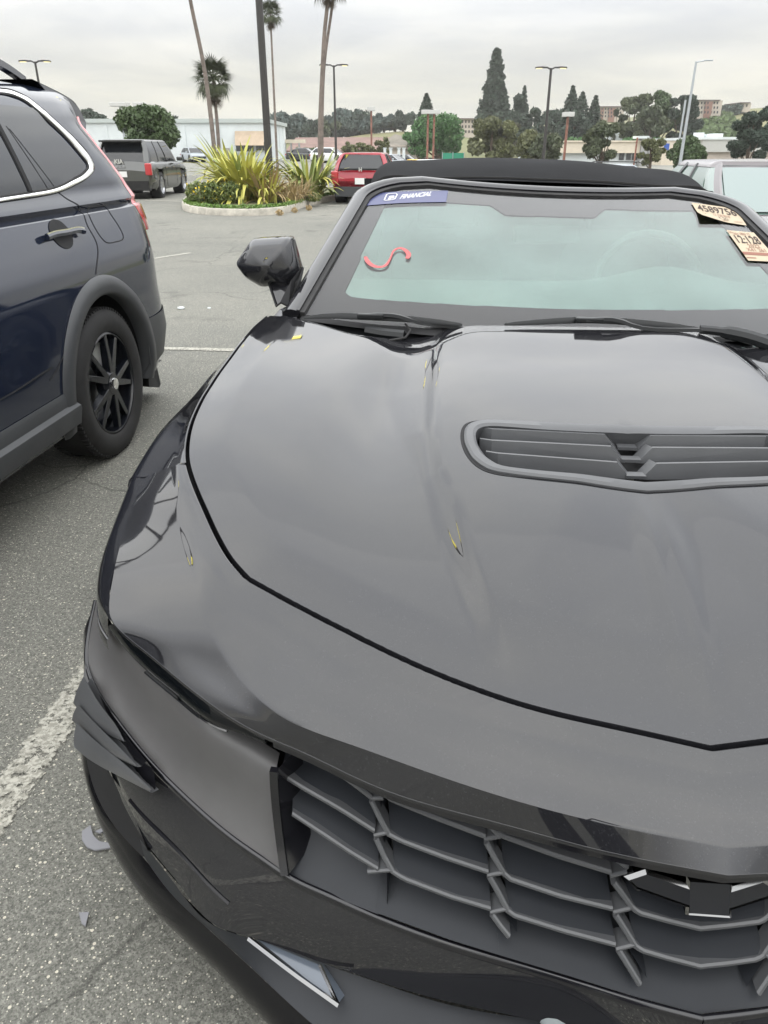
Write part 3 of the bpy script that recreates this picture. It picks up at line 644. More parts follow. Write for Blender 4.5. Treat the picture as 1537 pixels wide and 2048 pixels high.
for sx in (-1, 1):
    for a in (FA, RA): wheel('wheel', hero, (sx * .985, a[0], .34), .345, .25, .25, sx, M['rim'])
# ---------------------------------------------------------------- headlight slit and cheek
EL = np.array([s[-1] for s in rowsN[5:10]])
lens_top = curve(EL, 40) + np.array([.0, .012, -.010])
lens_bot = curve([px(*p) for p in [(214, 1238, .688), (261, 1304, .665), (315, 1358, .652), (372, 1404, .643), (440, 1454, .637), (500, 1470, .640), (560, 1486, .652)]], 40)
G = net(np.stack([lens_top, lens_top * .5 + lens_bot * .5 + np.array([-.006, -.012, .0]), lens_bot + np.array([0, .006, -.002])], 1), 40, 10, True, True)
G[:, -1] = lens_bot + np.array([0, .006, -.002])
hl = MB().grid(G).pair().build('headlight', M['headlens'], hero, fix=True)
mb = MB()
for k in range(3):
    mb = MB(); i0 = 18 + k * 5; pth = [G[i, 5 + k] + np.array([-.002, -.003, .002]) for i in range(i0 - 5, min(i0 + 4, 39))]; mb.tube(pth, .0028, 6); mb.pair().build('light_bar', M['dimchrome'], hl)
# cheek panel: matte plastic between the headlight slit, the outer ridge and the grille frame
ctop = curve([px(*p) for p in [(205, 1212, .695), (214, 1238, .688), (261, 1304, .665), (315, 1358, .652), (372, 1404, .643), (440, 1454, .632), (500, 1473, .618), (560, 1506, .606)]], 60)
cout = curve([px(*p) for p in [(192, 1200, .665), (178, 1268, .612), (174, 1322, .580), (186, 1365, .560), (250, 1461, .522), (307, 1529, .500), (368, 1590, .485), (458, 1669, .466), (562, 1741, .450)]], 60)
cleft = poly([ctop[0], cout[0]], 24)
cright = curve([ctop[-1], px(552, 1540, .604), px(549, 1579, .578), px(556, 1660, .510), cout[-1]], 24); cright[0] = ctop[-1]; cright[-1] = cout[-1]
CH = coons(ctop, cout, cleft, cright)
vv = np.linspace(0, 1, 24)[:, None]; uu = np.linspace(0, 1, 60)[None]
bul = np.sin(np.pi * vv) * (.35 + .65 * np.sin(np.pi * np.clip(uu, 0, 1)))
CH[..., 1] += .030 * bul * (1 - uu * .6); CH[..., 2] -= .014 * bul
mb = MB().grid(CH); mb.pair(); mb.build('bumper_insert', M['plastic'], hero, fix=True, weld=.0003)
# ridge strip (glossy, catches the sky) running round the bumper under cheek and grille
gb = [px(*p) for p in [(571, 1750, .445), (752, 1832, .440), (901, 1887, .440), (1100, 1947, .440), (1264, 1999, .440), (1401, 2036, .440)]]
gb[-1][0] = 0
ridge = np.vstack([cout[:-1], curve(np.array(gb), 50)])
rg = curve(ridge[::4].tolist() + [ridge[-1].tolist()], 130)
mb = MB(); mb.sweep(rg, [(-.004, -.010), (.004, -.010), (.0045, .001), (.001, .004), (-.003, .003)], up=(0, 0, 1)); mb.mirror().build('bumper_ridge', M['trim'], hero, fix=True, weld=.0003, sharp=60)
# gloss bumper band below the ridge
bb = [px(*p) for p in [(176, 1330, .50), (196, 1440, .44), (226, 1556, .395), (290, 1682, .350), (358, 1768, .325), (423, 1845, .305), (493, 1872, .305), (641, 1924, .318), (752, 1961, .318), (864, 1995, .318), (1100, 2050, .318)]] + [np.array([-.0, -.165, .318])]
bot = curve(np.array(bb), 90); top = curve(rg[::6].tolist() + [rg[-1].tolist()], 90)
# keep matching stations by lateral position
top = top[:]; midl = top * .5 + bot * .5 + np.array([-.003, -.004, 0]) 
midl[:30] += np.array([-.012, 0, 0]) * np.linspace(1, 0, 30)[:, None]
BG = net(np.stack([top + np.array([0, -.003, -.008]), midl, bot], 1), 110, 18)
mb = MB().grid(BG); BL = BG[:, -1]; mb.grid(np.stack([BL, BL + np.array([0, .012, -.010]), BL + np.array([0.02, .06, -.012])], 1))
mb.mirror(); mb.build('bumper', M['paint'], hero, fix=True, weld=.0004)
# sharp crease on the bumper face
cr_ = []
for u, v in [(262, 1600), (300, 1645), (360, 1708), (420, 1770), (456, 1806)]:
    d = HF.d(u, v); best = None; t_ = BG.reshape(-1, 3) - HF.c; dn = d / np.linalg.norm(d); k = np.linalg.norm(np.cross(t_, dn), axis=1); cr_.append(BG.reshape(-1, 3)[np.argmin(k)])
mb = MB(); cp = curve(np.array(cr_), 24); 
mb.sweep(cp + np.array([-.001, -.001, 0]), [(-.001, -.004), (.002, 0), (-.001, .004)], up=(0, 0, 1)); mb.pair().build('bumper_crease', M['trim'], hero, fix=True)
# side intake: black cavity with three fins
cav = [px(*p) for p in [(178, 1400, .47), (176, 1500, .38), (200, 1600, .26), (240, 1665, .24), (285, 1690, .30), (240, 1560, .40), (300, 1560, .46)]]
ia = curve([px(*p) for p in [(170, 1492, .31), (178, 1540, .285), (199, 1602, .262), (238, 1663, .25), (286, 1714, .25)]], 20); ib = curve([px(*p) for p in [(192, 1508, .425), (220, 1548, .42), (253, 1594, .40), (272, 1640, .375), (296, 1702, .345)]], 20)
MB().grid(np.stack([ia, ia * .5 + ib * .5 + np.array([.01, .02, -.01]), ib], 1)).pair().build('side_intake', M['dark'], hero)
fins = [([(168, 1352, .560), (205, 1415, .520), (232, 1450, .505), (249, 1482, .490)], [(147, 1406, .500), (176, 1441, .480), (215, 1468, .475), (248, 1483, .485)]),
        ([(157, 1409, .490), (185, 1440, .470), (235, 1490, .460), (274, 1531, .455)], [(144, 1440, .445), (176, 1472, .430), (215, 1503, .430), (273, 1534, .445)]),
        ([(154, 1445, .435), (185, 1476, .420), (240, 1520, .415), (304, 1579, .425)], [(148, 1494, .385), (176, 1517, .375), (234, 1550, .380), (302, 1585, .412)])]
for fi, (tp, bt) in enumerate(fins):
    a = curve([px(u, v, z + .035 + .02 * fi) for u, v, z in tp], 18); b = curve([px(u, v, z + .035 + .02 * fi) for u, v, z in bt], 18); m_ = a * .5 + b * .5 + np.array([-.0015, -.001, .001])
    G = net(np.stack([a, m_, b], 1), 18, 8); mb = MB().grid(G)
    mb.grid(np.stack([b, b + np.array([.002, .004, -.004]), a + np.array([.006, .012, -.012])], 1)); mb.pair().build('intake_fin', M['louver'], hero, fix=True, weld=.0003)
rc = [px(u, v, z) for u, v, z in [(172, 1326, .582), (188, 1372, .566), (225, 1428, .545), (262, 1484, .528), (308, 1540, .512), (312, 1575, .49), (304, 1590, .47), (274, 1545, .475), (240, 1490, .49), (200, 1425, .51), (166, 1360, .56)]]
MB().add(rc, [(0, 1, 9, 10), (1, 2, 8, 9), (2, 3, 8), (3, 4, 7, 8), (4, 5, 6, 7)]).pair().build('fin_recess', M['trim'], hero, smooth=False)
# splitter and lower lip
so_ = curve([px(*p) for p in [(168, 1480, .30), (171, 1515, .24), (193, 1607, .17), (223, 1689, .14), (278, 1782, .13), (352, 1863, .13), (427, 1934, .13), (538, 2048, .13), (700, 2200, .13), (950, 2380, .13)]] + [np.array([0, -.20, .13])], 90)
si = curve([px(*p) for p in [(184, 1490, .33), (196, 1560, .25), (230, 1645, .245), (278, 1704, .24), (345, 1785, .24), (419, 1860, .24), (501, 1934, .24), (616, 2040, .24), (760, 2160, .24), (1000, 2330, .24)]] + [np.array([0, -.17, .24])], 90)
mdl = so_ * .5 + si * .5 + np.array([-.008, -.012, .012])
G = net(np.stack([so_ + np.array([.01, .02, -.03]), so_, mdl, si], 1), 110, 16)
MB().grid(G).mirror().build('splitter', M['lip'], hero, fix=True, weld=.0004)
mb = MB(); mb.sweep(si + np.array([0, .006, .004]), [(-.003, -.004), (.003, -.004), (.003, .004), (-.003, .004)]); mb.sweep(si + np.array([.006, .018, .008]), [(-.002, -.004), (.002, -.004), (.002, .003), (-.002, .003)]); mb.mirror().build('lip_trim', M['trim'], hero, fix=True)
# grey ledge between splitter and bumper band
lo_ = curve([px(*p) for p in [(290, 1716, .246), (345, 1790, .246), (422, 1862, .246), (504, 1936, .246), (618, 2042, .246), (762, 2162, .246), (1002, 2332, .246)]] + [np.array([0, -.16, .246])], 60)
li_ = curve([px(*p) for p in [(280, 1678, .30), (350, 1768, .285), (423, 1848, .288), (493, 1874, .288), (641, 1926, .288), (752, 1963, .288), (900, 2010, .288)]] + [np.array([0, -.09, .288])], 60)
MB().grid(net(np.stack([lo_, lo_ * .5 + li_ * .5 + np.array([0, 0, -.006]), li_], 1), 70, 10)).mirror().build('lower_ledge', M['cell'], hero, fix=True, weld=.0004)
# triangular lamp: chrome edge round a pale lens
def onl(u, v, z): return px(u, v, z)
T = [onl(514, 1878, .295), onl(640, 1930, .295), onl(676, 2008, .285)]
lam = MB().add([T[0], T[1], T[2]] + [t + np.array([.01, .03, -.02]) for t in T], [(0, 1, 2), (5, 4, 3), (0, 3, 4, 1), (1, 4, 5, 2), (2, 5, 3, 0)])
fog = lam.pair().build('fog_lamp', mat('pale_lamp_lens', (.12, .14, .17), .12, ior=1.6), hero, smooth=False, fix=True)
for path, w_ in (([T[0] + np.array([-.012, -.004, .006]), T[0] * .5 + T[2] * .5 + np.array([-.004, -.008, .008]), T[2] + np.array([.002, -.004, .004])], .0040), ([T[2], T[1]], .0030)):
    mb = MB(); mb.sweep(poly(path, 8), [(-w_, 0), (0, w_ * .9), (w_, 0)]); mb.pair().build('lamp_surround', M['dimchrome'], fog, fix=True)
# rounded grey cover low on the bumper
c = px(1140, 2042, .33); G = []
for a in np.linspace(0, math.pi, 12): G.append([(c[0] + .05 * math.cos(b) * math.sin(a) ** .6, c[1] + .012 - .02 * math.sin(b), c[2] + .03 * math.cos(a)) for b in np.linspace(0, math.pi, 12)])
MB().grid(np.array(G)).build('tow_cover', mat('grey_cover', (.35, .39, .40), .3), hero, fix=True)

# ---------------------------------------------------------------- grille
def Gs(x, z):   # plan sheet the bars stand on
    ax_ = abs(x); return -.10 + .39 * ax_ ** 2 + (.62 - .5 * ax_) * (z - .525)
def bp(u, v, d=0.): return HF.hit(u, v, lambda p: p[1] - Gs(p[0], p[2]) - d, .4, 3)
cl = lambda L, d=0.: [bp(u, v, d) for u, v in L]
bars = [  # polylines of the raised bars
    [(561, 1550), (600, 1575), (680, 1621), (749, 1665)], [(584, 1630), (640, 1667), (700, 1707), (756, 1741)],
    [(680, 1551), (712, 1574), (743, 1598)], [(743, 1604), (760, 1640), (778, 1672)], [(752, 1680), (768, 1716), (786, 1747)],
    [(752, 1577), (782, 1602), (870, 1638), (971, 1676)], [(778, 1672), (800, 1684), (890, 1718), (977, 1747)], [(786, 1747), (806, 1760), (900, 1796), (982, 1821)],
    [(976, 1650), (997, 1672)], [(973, 1688), (990, 1720), (1008, 1750)], [(979, 1756), (998, 1790), (1016, 1825)], [(984, 1832), (1000, 1854), (1018, 1876)],
    [(994, 1668), (1010, 1677), (1115, 1715), (1223, 1748)], [(1008, 1750), (1022, 1762), (1120, 1795), (1226, 1821)], [(1016, 1825), (1030, 1835), (1130, 1866), (1232, 1893)],
    [(1232, 1722), (1242, 1727), (1256, 1738)], [(1228, 1768), (1246, 1792), (1264, 1817)], [(1232, 1833), (1252, 1864), (1271, 1895)], [(1238, 1904), (1258, 1936), (1280, 1972)],
    [(1264, 1817), (1278, 1829), (1340, 1846), (1402, 1861)], [(1271, 1895), (1285, 1905), (1340, 1921), (1402, 1937)]]
ticks = [[(743, 1600), (767, 1599)], [(749, 1674), (776, 1668)], [(736, 1747), (783, 1743)], [(970, 1681), (1002, 1676)], [(976, 1754), (1008, 1748)], [(982, 1828), (1014, 1821)], [(1222, 1755), (1255, 1746)], [(1228, 1828), (1262, 1820)], [(1234, 1902), (1270, 1893)]]
grille = obj('grille', None, hero)
def bar(L, w=.0040, dep=.028, n=14):
    """thin fin whose front edge follows L and which runs straight back"""
    P0 = poly(np.array(cl(L)), n)
    if abs(P0[-1][0]) < .02: P0[-1][0] = 0
    tt_ = np.gradient(P0, axis=0); tt_ /= np.linalg.norm(tt_, axis=1)[:, None]; u_ = np.cross(tt_, np.array([0, 1., 0])); u_ /= np.linalg.norm(u_, axis=1)[:, None]
    if u_[:, 2].mean() < 0: u_ = -u_
    B_ = np.array([0, 1., 0]); G = np.stack([P0 - u_ * w * .8 + B_ * dep, P0 - u_ * w + B_ * .002, P0 - u_ * w * .5, P0 + u_ * w * .5, P0 + u_ * w + B_ * .003, P0 + u_ * w * .8 + B_ * dep, P0 - u_ * w * .8 + B_ * dep], 1)
    mb = MB().grid(G); mb.add(G[0, :6], [tuple(range(6))]); mb.add(G[-1, :6], [tuple(range(6))[::-1]]); return mb
for L in bars:
    mb = bar(L); mb.build(name='grille_bar', mats=M['louver'], parent=grille, fix=True, sharp=25)
    mb = bar(L); mb.v = [(-x, y, z) for x, y, z in mb.v]; mb.build('grille_bar', M['louver'], grille, fix=True, sharp=25)
for L in ticks:
    for sx in (1, -1):
        mb = bar(L, w=.003, dep=.03, n=4); mb.v = [(sx * x, y, z) for x, y, z in mb.v]; mb.build('grille_web', M['louver'], grille, fix=True, sharp=25)
# closed louvre behind the bars: each cell dips back under the bar above it
def cellsurf(lo, hi, d0=.004, d1=.078, n=16):
    a = poly(np.array(cl(lo)), n); b = poly(np.array(cl(hi)), n)
    if abs(a[-1][0]) < .02: a[-1][0] = 0; b[-1][0] = 0
    G = []
    for i in range(n):
        col_ = [a[i] + np.array([0, d0, .002]), a[i] * .75 + b[i] * .25 + np.array([0, d0 + (d1 - d0) * .4, 0]), a[i] * .4 + b[i] * .6 + np.array([0, d0 + (d1 - d0) * .8, 0]), b[i] + np.array([0, d1, .004])]
        G.append(col_)
    return np.array(G)
cells = [([(584, 1630), (756, 1741)], [(561, 1550), (749, 1665)]), ([(572, 1752), (660, 1797), (757, 1836)], [(584, 1630), (665, 1685), (756, 1741)]), ([(561, 1550), (650, 1605), (749, 1665)], [(560, 1532), (650, 1538), (743, 1590)]),
         ([(778, 1672), (977, 1747)], [(767, 1596), (971, 1676)]), ([(786, 1747), (982, 1821)], [(778, 1672), (977, 1747)]), ([(752, 1832), (901, 1887), (1000, 1918)], [(752, 1745), (870, 1790), (984, 1824)]), ([(767, 1596), (971, 1676)], [(755, 1560), (971, 1636)]),
         ([(1008, 1750), (1226, 1821)], [(1003, 1674), (1223, 1748)]), ([(1016, 1825), (1232, 1893)], [(1008, 1750), (1226, 1821)]), ([(1000, 1918), (1130, 1957), (1264, 1999)], [(985, 1826), (1110, 1862), (1236, 1896)]), ([(1003, 1674), (1223, 1748)], [(990, 1640), (1223, 1712)]),
         ([(1264, 1817), (1402, 1861)], [(1245, 1735), (1430, 1765)]), ([(1271, 1895), (1402, 1937)], [(1264, 1817), (1402, 1861)]), ([(1264, 1999), (1404, 2037)], [(1236, 1896), (1402, 1937)])]
for lo, hi in cells:
    G = net(cellsurf(lo, hi), 16, 10)
    mb = MB().grid(G)
    (mb.mirror() if abs(G[-1, 0, 0]) < .02 else mb.pair()).build('grille_louver', M['cell'], grille, fix=True, weld=.0002)
# zigzag column walls closing the cell ends
for L in [[(689, 1557), (743, 1602), (749, 1674), (756, 1745), (757, 1836)], [(975, 1640), (973, 1686), (978, 1752), (984, 1828), (1018, 1880)], [(1226, 1713), (1226, 1760), (1230, 1830), (1236, 1900), (1280, 1974)]]:
    a = poly(np.array(cl(L)), 20) + np.array([0.012, .012, 0]); mb = MB().grid(np.stack([a, a + np.array([.004, .05, .0])], 1)).pair(); mb.build('grille_divider', M['cell'], grille, fix=True)
bk = []
for x in np.linspace(-.62, .62, 30): bk.append([(x, Gs(x, z) + .075, z) for z in (.42, .5, .58, .68)])
MB().grid(np.array(bk)).build('grille_back', M['dark'], grille)
# grille frame: gloss black trim down the left side and along the upper lip
a = curve([px(549, 1538, .628), px(551, 1579, .585), px(559, 1660, .512), px(571, 1748, .452)], 20)
mb = MB(); mb.sweep(a, [(-.006, -.004), (.006, -.004), (.006, .006), (-.006, .006)], up=(0, -1, .4)); 
inn = a + np.array([.035, .045, .012]); mb.grid(np.stack([a + np.array([.005, .0, 0]), inn], 1)); mb.pair().build('grille_frame', M['trim'], hero, fix=True)
capE = capB[60:, -1]; lp = capE[capE[:, 0] > -.60]
mb = MB().grid(np.stack([lp + np.array([0, .006, -.012]), lp + np.array([0, .004, -.020]), lp + np.array([0, .03, -.022])], 1)); mb.mirror().build('upper_grille_lip', M['trim'], hero, fix=True)
# black strip painting in the shadow under the headlight nose
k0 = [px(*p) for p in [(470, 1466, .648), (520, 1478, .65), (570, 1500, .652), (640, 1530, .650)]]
MB().grid(np.stack([curve(np.array(k0), 12), curve(np.array(k0), 12) + np.array([0, .03, -.03])], 1)).pair().build('nose_shadow', M['dark'], hero)
# bow-tie emblem: chrome bevel round a dark face, standing on a black plate
def emb(pts_, y0, y1, inset):
    mb = MB(); n = len(pts_); c = np.mean(pts_, 0)
    return mb
ez = .594; ey = -.108
ESX, ESZ = .85, .54
E_ = [(-.117, -.012), (-.088, .020), (-.034, .020), (-.034, .036), (.034, .036), (.034, .020), (.088, .020), (.117, -.012), (.100, -.030), (.034, -.030), (.034, -.046), (-.034, -.046), (-.034, -.030), (-.100, -.030)]
E_ = [(a * .85, b * .54) for a, b in E_]
def inset_poly(Pn, d):
    n = len(Pn); R2 = []
    for i in range(n):
        p0, p1, p2 = np.array(Pn[i - 1]), np.array(Pn[i]), np.array(Pn[(i + 1) % n]); d1 = (p1 - p0) / np.linalg.norm(p1 - p0); d2 = (p2 - p1) / np.linalg.norm(p2 - p1)
        n1_ = np.array([d1[1], -d1[0]]); n2_ = np.array([d2[1], -d2[0]]); q = p1 + (n1_ + n2_) / (1 + n1_ @ n2_ + 1e-6) * d; R2.append(q)
    return R2
def e3(p, h): return np.array([p[0], ey + .45 * abs(p[0]) + .5 * p[1] - h, ez + p[1] - .10 * abs(p[0])])
emblem = obj('emblem', None, hero)
mb = MB(); o0 = E_; i1 = inset_poly(E_, .0032); i2 = inset_poly(E_, .0042)
rings = [[e3(p, -.012) for p in o0], [e3(p, .000) for p in o0], [e3(p, .0035) for p in i1], [e3(p, .001) for p in i2]]; n = len(o0)
for a, b in zip(rings, rings[1:]): mb.add(a + b, [(i, (i + 1) % n, (i + 1) % n + n, i + n) for i in range(n)])
mb.build('emblem_surround', M['dimchrome'], emblem, smooth=False, fix=True)
mb = MB(); mb.add([e3(p, .0015) for p in i2] , [tuple(range(n))]); bm_ = mb.build('emblem_face', mat('dark_emblem', (.012, .013, .016), .15, ior=1.4), emblem, smooth=False)
pl = [e3(p, -.014) for p in [(-.108, -.008), (-.08, .018), (.08, .018), (.108, -.008), (.08, -.028), (-.08, -.028)]]
MB().prism(pl, (0, .03, 0)).build('emblem_plate', M['trim'], emblem, smooth=False, fix=True)
# ---------------------------------------------------------------- windshield, header, pillars
def zws(x, y): return 1.0 + .308 * (y - 1.40) + .004 * (1 - (x / .7) ** 2) - .034 * x * (y - 1.2) / 1.15
def wsh(u, v, dz=0.): return HF.hit(u, v, lambda p: p[2] - zws(p[0], p[1]) - dz, .8, 6)
def half_outline(xb, yb, xt, yt, r):
    """left half of the glass outline, base centre -> corner -> header centre, in plan"""
    L = [(0, yb - .10), (-xb * .5, yb - .075), (-xb * .9, yb - .012), (-xb, yb + .02)]
    for t in np.linspace(.1, .9, 7): L.append((-(xb * (1 - t) + xt * t) , yb + (yt - yb) * t * .97))
    L2 = []
    for a in np.linspace(0, math.pi / 2, 7): L2.append((-(xt - .012) + r * (1 - math.cos(a)), yt - r * .9 + r * .9 * math.sin(a) - .0))
    return L, L2
def ws_grid(xb, yb, xt, yt, r, dz, n=40, m=36):
    G = np.zeros((m, n, 3))
    for i, t in enumerate(np.linspace(0, 1, m)):
        y1 = yb + (yt - yb) * t
        hw = xb * (1 - t) + xt * t
        dy = (yt - y1)
        if dy < r: hw -= r * 1.2 * (1 - math.sqrt(max(0, 1 - ((r - dy) / r) ** 2)))
        for j, s in enumerate(np.linspace(-1, 1, n)):
            x = hw * s; y = y1 - .10 * (1 - t) * (1 - s * s) - .05 * t * (1 - s * s)
            x += .016 * t; G[i, j] = (x, y, zws(x, y) + dz)
    return G
WB, WT = (.775, 1.42), (.652, 2.375)
G = ws_grid(WB[0], WB[1], WT[0], WT[1], .16, .0, 130, 111)
ws = MB().grid(G, flip=False).build('windshield', M['wsglass'], hero, fix=False)
# black border band behind the glass, with the clear area left open
tcl = [wsh(u, v) for u, v in [(645, 575), (654, 598), (672, 604), (800, 610), (960, 615), (1150, 620), (1537, 632)]]
def clear(x, y):
    """the clear viewing area in plan"""
    t = (y - 1.42) / .955; hw = .690 * (1 - t) + .575 * t; ax_ = np.abs(x)
    ylo = 1.535 - .05 * (1 - (ax_ / .7) ** 2); yhi = np.where(ax_ < .16, 2.16, np.where(ax_ < .21, 2.16 + (ax_ - .16) * 1.6, 2.24)) + .02
    yhi = yhi - .04 * (1 - (ax_ / .6) ** 2)
    inx = ax_ < hw
    r = .05; cx_ = hw - r; cy = ylo + r; corner_ = (ax_ > cx_) & (y < cy) & ((ax_ - cx_) ** 2 + (y - cy) ** 2 > r * r)
    cy2 = yhi - r; corner2 = (ax_ > cx_) & (y > cy2) & ((ax_ - cx_) ** 2 + (y - cy2) ** 2 > r * r)
    return inx & (y > ylo) & (y < yhi) & ~corner_ & ~corner2
B1 = ws_grid(WB[0] + .01, WB[1] - .02, WT[0] + .01, WT[1] + .01, .16, -.0035, 260, 221)
c = (B1[:-1, :-1] + B1[1:, 1:]) / 2; mk = clear(c[..., 0], c[..., 1])
MB().grid(B1, mask=mk).build('border_band', M['dark'], ws)
MB().grid(ws_grid(WB[0], WB[1], WT[0], WT[1], .16, -.006, 130, 111)).build('tint_layer', M['wstint'], ws)
def edge_curve(dx, dzz, dy=0.):
    L = []
    Gx = ws_grid(WB[0] + dx, WB[1], WT[0] + dx, WT[1] + dy, .17, dzz, 40, 44)
    left = [Gx[i, 0] for i in range(44)]; topr = [Gx[-1, j] for j in range(1, 39)]; right = [Gx[i, -1] for i in range(43, -1, -1)]
    return left + topr + right
# rubber seal then glossy frame
mb = MB(); mb.sweep(edge_curve(.008, .004), [(-.010, -.012), (.010, -.012), (.010, .004), (-.010, .004)], up=(0, -.33, 1)); mb.build('windshield_seal', M['rubber'], hero, fix=True)
ec = edge_curve(.038, .004, .042)
mb = MB(); prof = [(.025 * math.cos(a), .013 * math.sin(a)) for a in np.linspace(0, 2 * math.pi, 13)[:-1]]
mb.sweep(ec, prof, up=(0, -.33, 1)); mb.build('windshield_frame', M['paint'], hero, fix=True, sharp=80)
ec2 = edge_curve(.018, .006, .016); mb = MB(); mb.sweep(ec2, [(-.006, -.01), (.006, -.01), (.005, .008), (-.003, .010)], up=(0, -.33, 1)); mb.build('pillar_moulding', M['trim'], hero, fix=True)
# black sail at the foot of the pillar
for sx in (-1, 1):
    mb = MB(); Q = [px(561, 604, 1.03), px(583, 560, 1.09), px(606, 532, 1.12), px(600, 560, 1.09), px(577, 612, 1.02)]; Q = [q * np.array([-sx, 1, 1]) for q in Q]
    mb.prism(Q, (0, .02, -.01)); mb.build('pillar_sail', M['dark'], hero, smooth=False, fix=True)
# fillet panel between fender, hood corner and pillar
Q = [px(530, 650, .955), px(560, 618, .985), px(579, 609, 1.01), px(600, 640, 1.0), px(590, 645, .992), px(545, 648, .968)]
mb = MB().prism(Q, (0, .01, -.03)).pair(); o = mb.build('pillar_base', M['paint'], hero, smooth=False, fix=True); bevel(o, .004, 2)
# cowl
cg = []
for x in np.linspace(-.80, .80, 40):
    dyx = -.10 * (1 - (x / .8) ** 2)
    cg.append([(x, 1.20 + dyx * .3, .91), (x, 1.30 + dyx * .5, .925), (x, 1.40 + dyx, .955), (x, 1.44 + dyx, zws(x, 1.44 + dyx) - .012)])
MB().grid(net(np.array(cg)[::3], 60, 16)).build('cowl', M['wiperblack'], hero, fix=True)
# ---------------------------------------------------------------- soft top
tp = []
for y, zc, hw, dr in [(2.445, 1.345, .665, .012), (2.53, 1.374, .675, .030), (2.75, 1.398, .690, .040), (3.10, 1.405, .700, .045), (3.45, 1.375, .700, .05), (3.75, 1.27, .69, .06), (4.02, 1.08, .66, .05), (4.10, 1.02, .66, .04)]:
    row = []
    for s in (-1.03, -1.0, -.93, -.75, -.4, 0, .4, .75, .93, 1.0, 1.03):
        d = dr * abs(s) ** 2.2 + (.03 if abs(s) >= 1 else 0) + (.06 if abs(s) > 1 else 0); row.append((s * hw, y + .02 * abs(s) - (.03 if y < 2.45 else 0) * (1 - s * s), zc - d - .030 * s * hw - (.014 if y < 2.6 else 0)))
    tp.append(row)
TG = net(np.array(tp), 60, 60); st = MB().grid(TG, flip=True).build('soft_top', M['fabric'], hero, fix=True)
mb = MB(); mb.sweep([TG[1, j] + np.array([0, -.004, .003]) for j in range(2, 58)], [(-.004, -.003), (.004, -.003), (.004, .003), (-.004, .003)]); mb.build('front_seam', M['rubber'], st, fix=True)
sgl = []
for sx in (-1, 1):
    q = np.array([[(sx * .80, 1.75, .985), (sx * .76, 2.0, 1.10), (sx * .715, 2.40, 1.26)], [(sx * .80, 2.6, .985), (sx * .77, 2.6, 1.12), (sx * .72, 2.62, 1.285)], [(sx * .80, 3.5, .985), (sx * .76, 3.4, 1.12), (sx * .715, 3.3, 1.27)]])
    MB().grid(net(q, 10, 8)).build('side_window', M['tintglass'], hero)
bk = [[(s * .86, 3.45, .985 + .02 * (1 - s * s)), (s * .86, 4.0, .99 + .03 * (1 - s * s)), (s * .83, 4.45, .97 + .03 * (1 - s * s)), (s * .88, 4.52, .85), (s * .90, 4.55, .55), (s * .88, 4.45, .2)] for s in np.linspace(-1, 1, 13)]
MB().grid(net(np.array(bk), 26, 40)).build('rear_deck', M['paint'], hero, fix=True)
bl_ = []
for sx in (-1, 1):
    MB().grid(np.array([[(sx * (abs(side_x(y, .97)) + .0), y, .972), (sx * .80, y, .985)] for y in np.linspace(1.5, 3.5, 12)])).build('belt_top', M['paint'], hero)
# ---------------------------------------------------------------- mirrors
def mirror_(sx):
    f = lambda u, v, y: HF.y(u, v, y) * np.array([-sx, 1, 1])
    fr = [(503, 478), (580, 474), (600, 545), (590, 584), (553, 570), (525, 576), (490, 556), (470, 527)]
    c = np.mean([f(u, v, 1.66) for u, v in fr], 0); A = [f(u, v, 1.68) for u, v in fr]; Fm = [c + (p - c) * np.array([.78, 1, .74]) + np.array([.0, -.05, .006]) for p in A]; Bk = [c + (p - c) * .95 + np.array([0, .10, 0]) for p in A]
    n = 8; mb = MB(); fc = c + np.array([0, -.06, .004]); bc = c + np.array([0, .13, 0])
    V = [fc] + Fm + A + Bk + [bc]
    F_ = [(0, 1 + (i + 1) % n, 1 + i) for i in range(n)] + [(1 + i, 1 + (i + 1) % n, 1 + n + (i + 1) % n, 1 + n + i) for i in range(n)] + [(1 + n + i, 1 + n + (i + 1) % n, 1 + 2 * n + (i + 1) % n, 1 + 2 * n + i) for i in range(n)] + [(3 * n + 1, 1 + 2 * n + i, 1 + 2 * n + (i + 1) % n) for i in range(n)]
    mb.add(V, F_); t = obj('side_mirror', None, hero); o = mb.build('housing', M['paint'], t, fix=True, sharp=60)
    bevel(o, .022, 5, 12)
    nk = [f(537, 563, 1.66), f(572, 556, 1.66), f(582, 590, 1.60), f(553, 612, 1.60)]; nk2 = [p + np.array([0, .07, -.01]) for p in nk]
    o = MB().hexa(nk, nk2).build('mirror_arm', M['paint'], t, smooth=False, fix=True); bevel(o, .006, 3)
    MB().tube([f(537, 565, 1.655), f(553, 613, 1.595), f(580, 592, 1.595)], .003, 6).build('arm_seal', M['rubber'], t, fix=True)
    return t
mirror_(-1); mirror_(1)
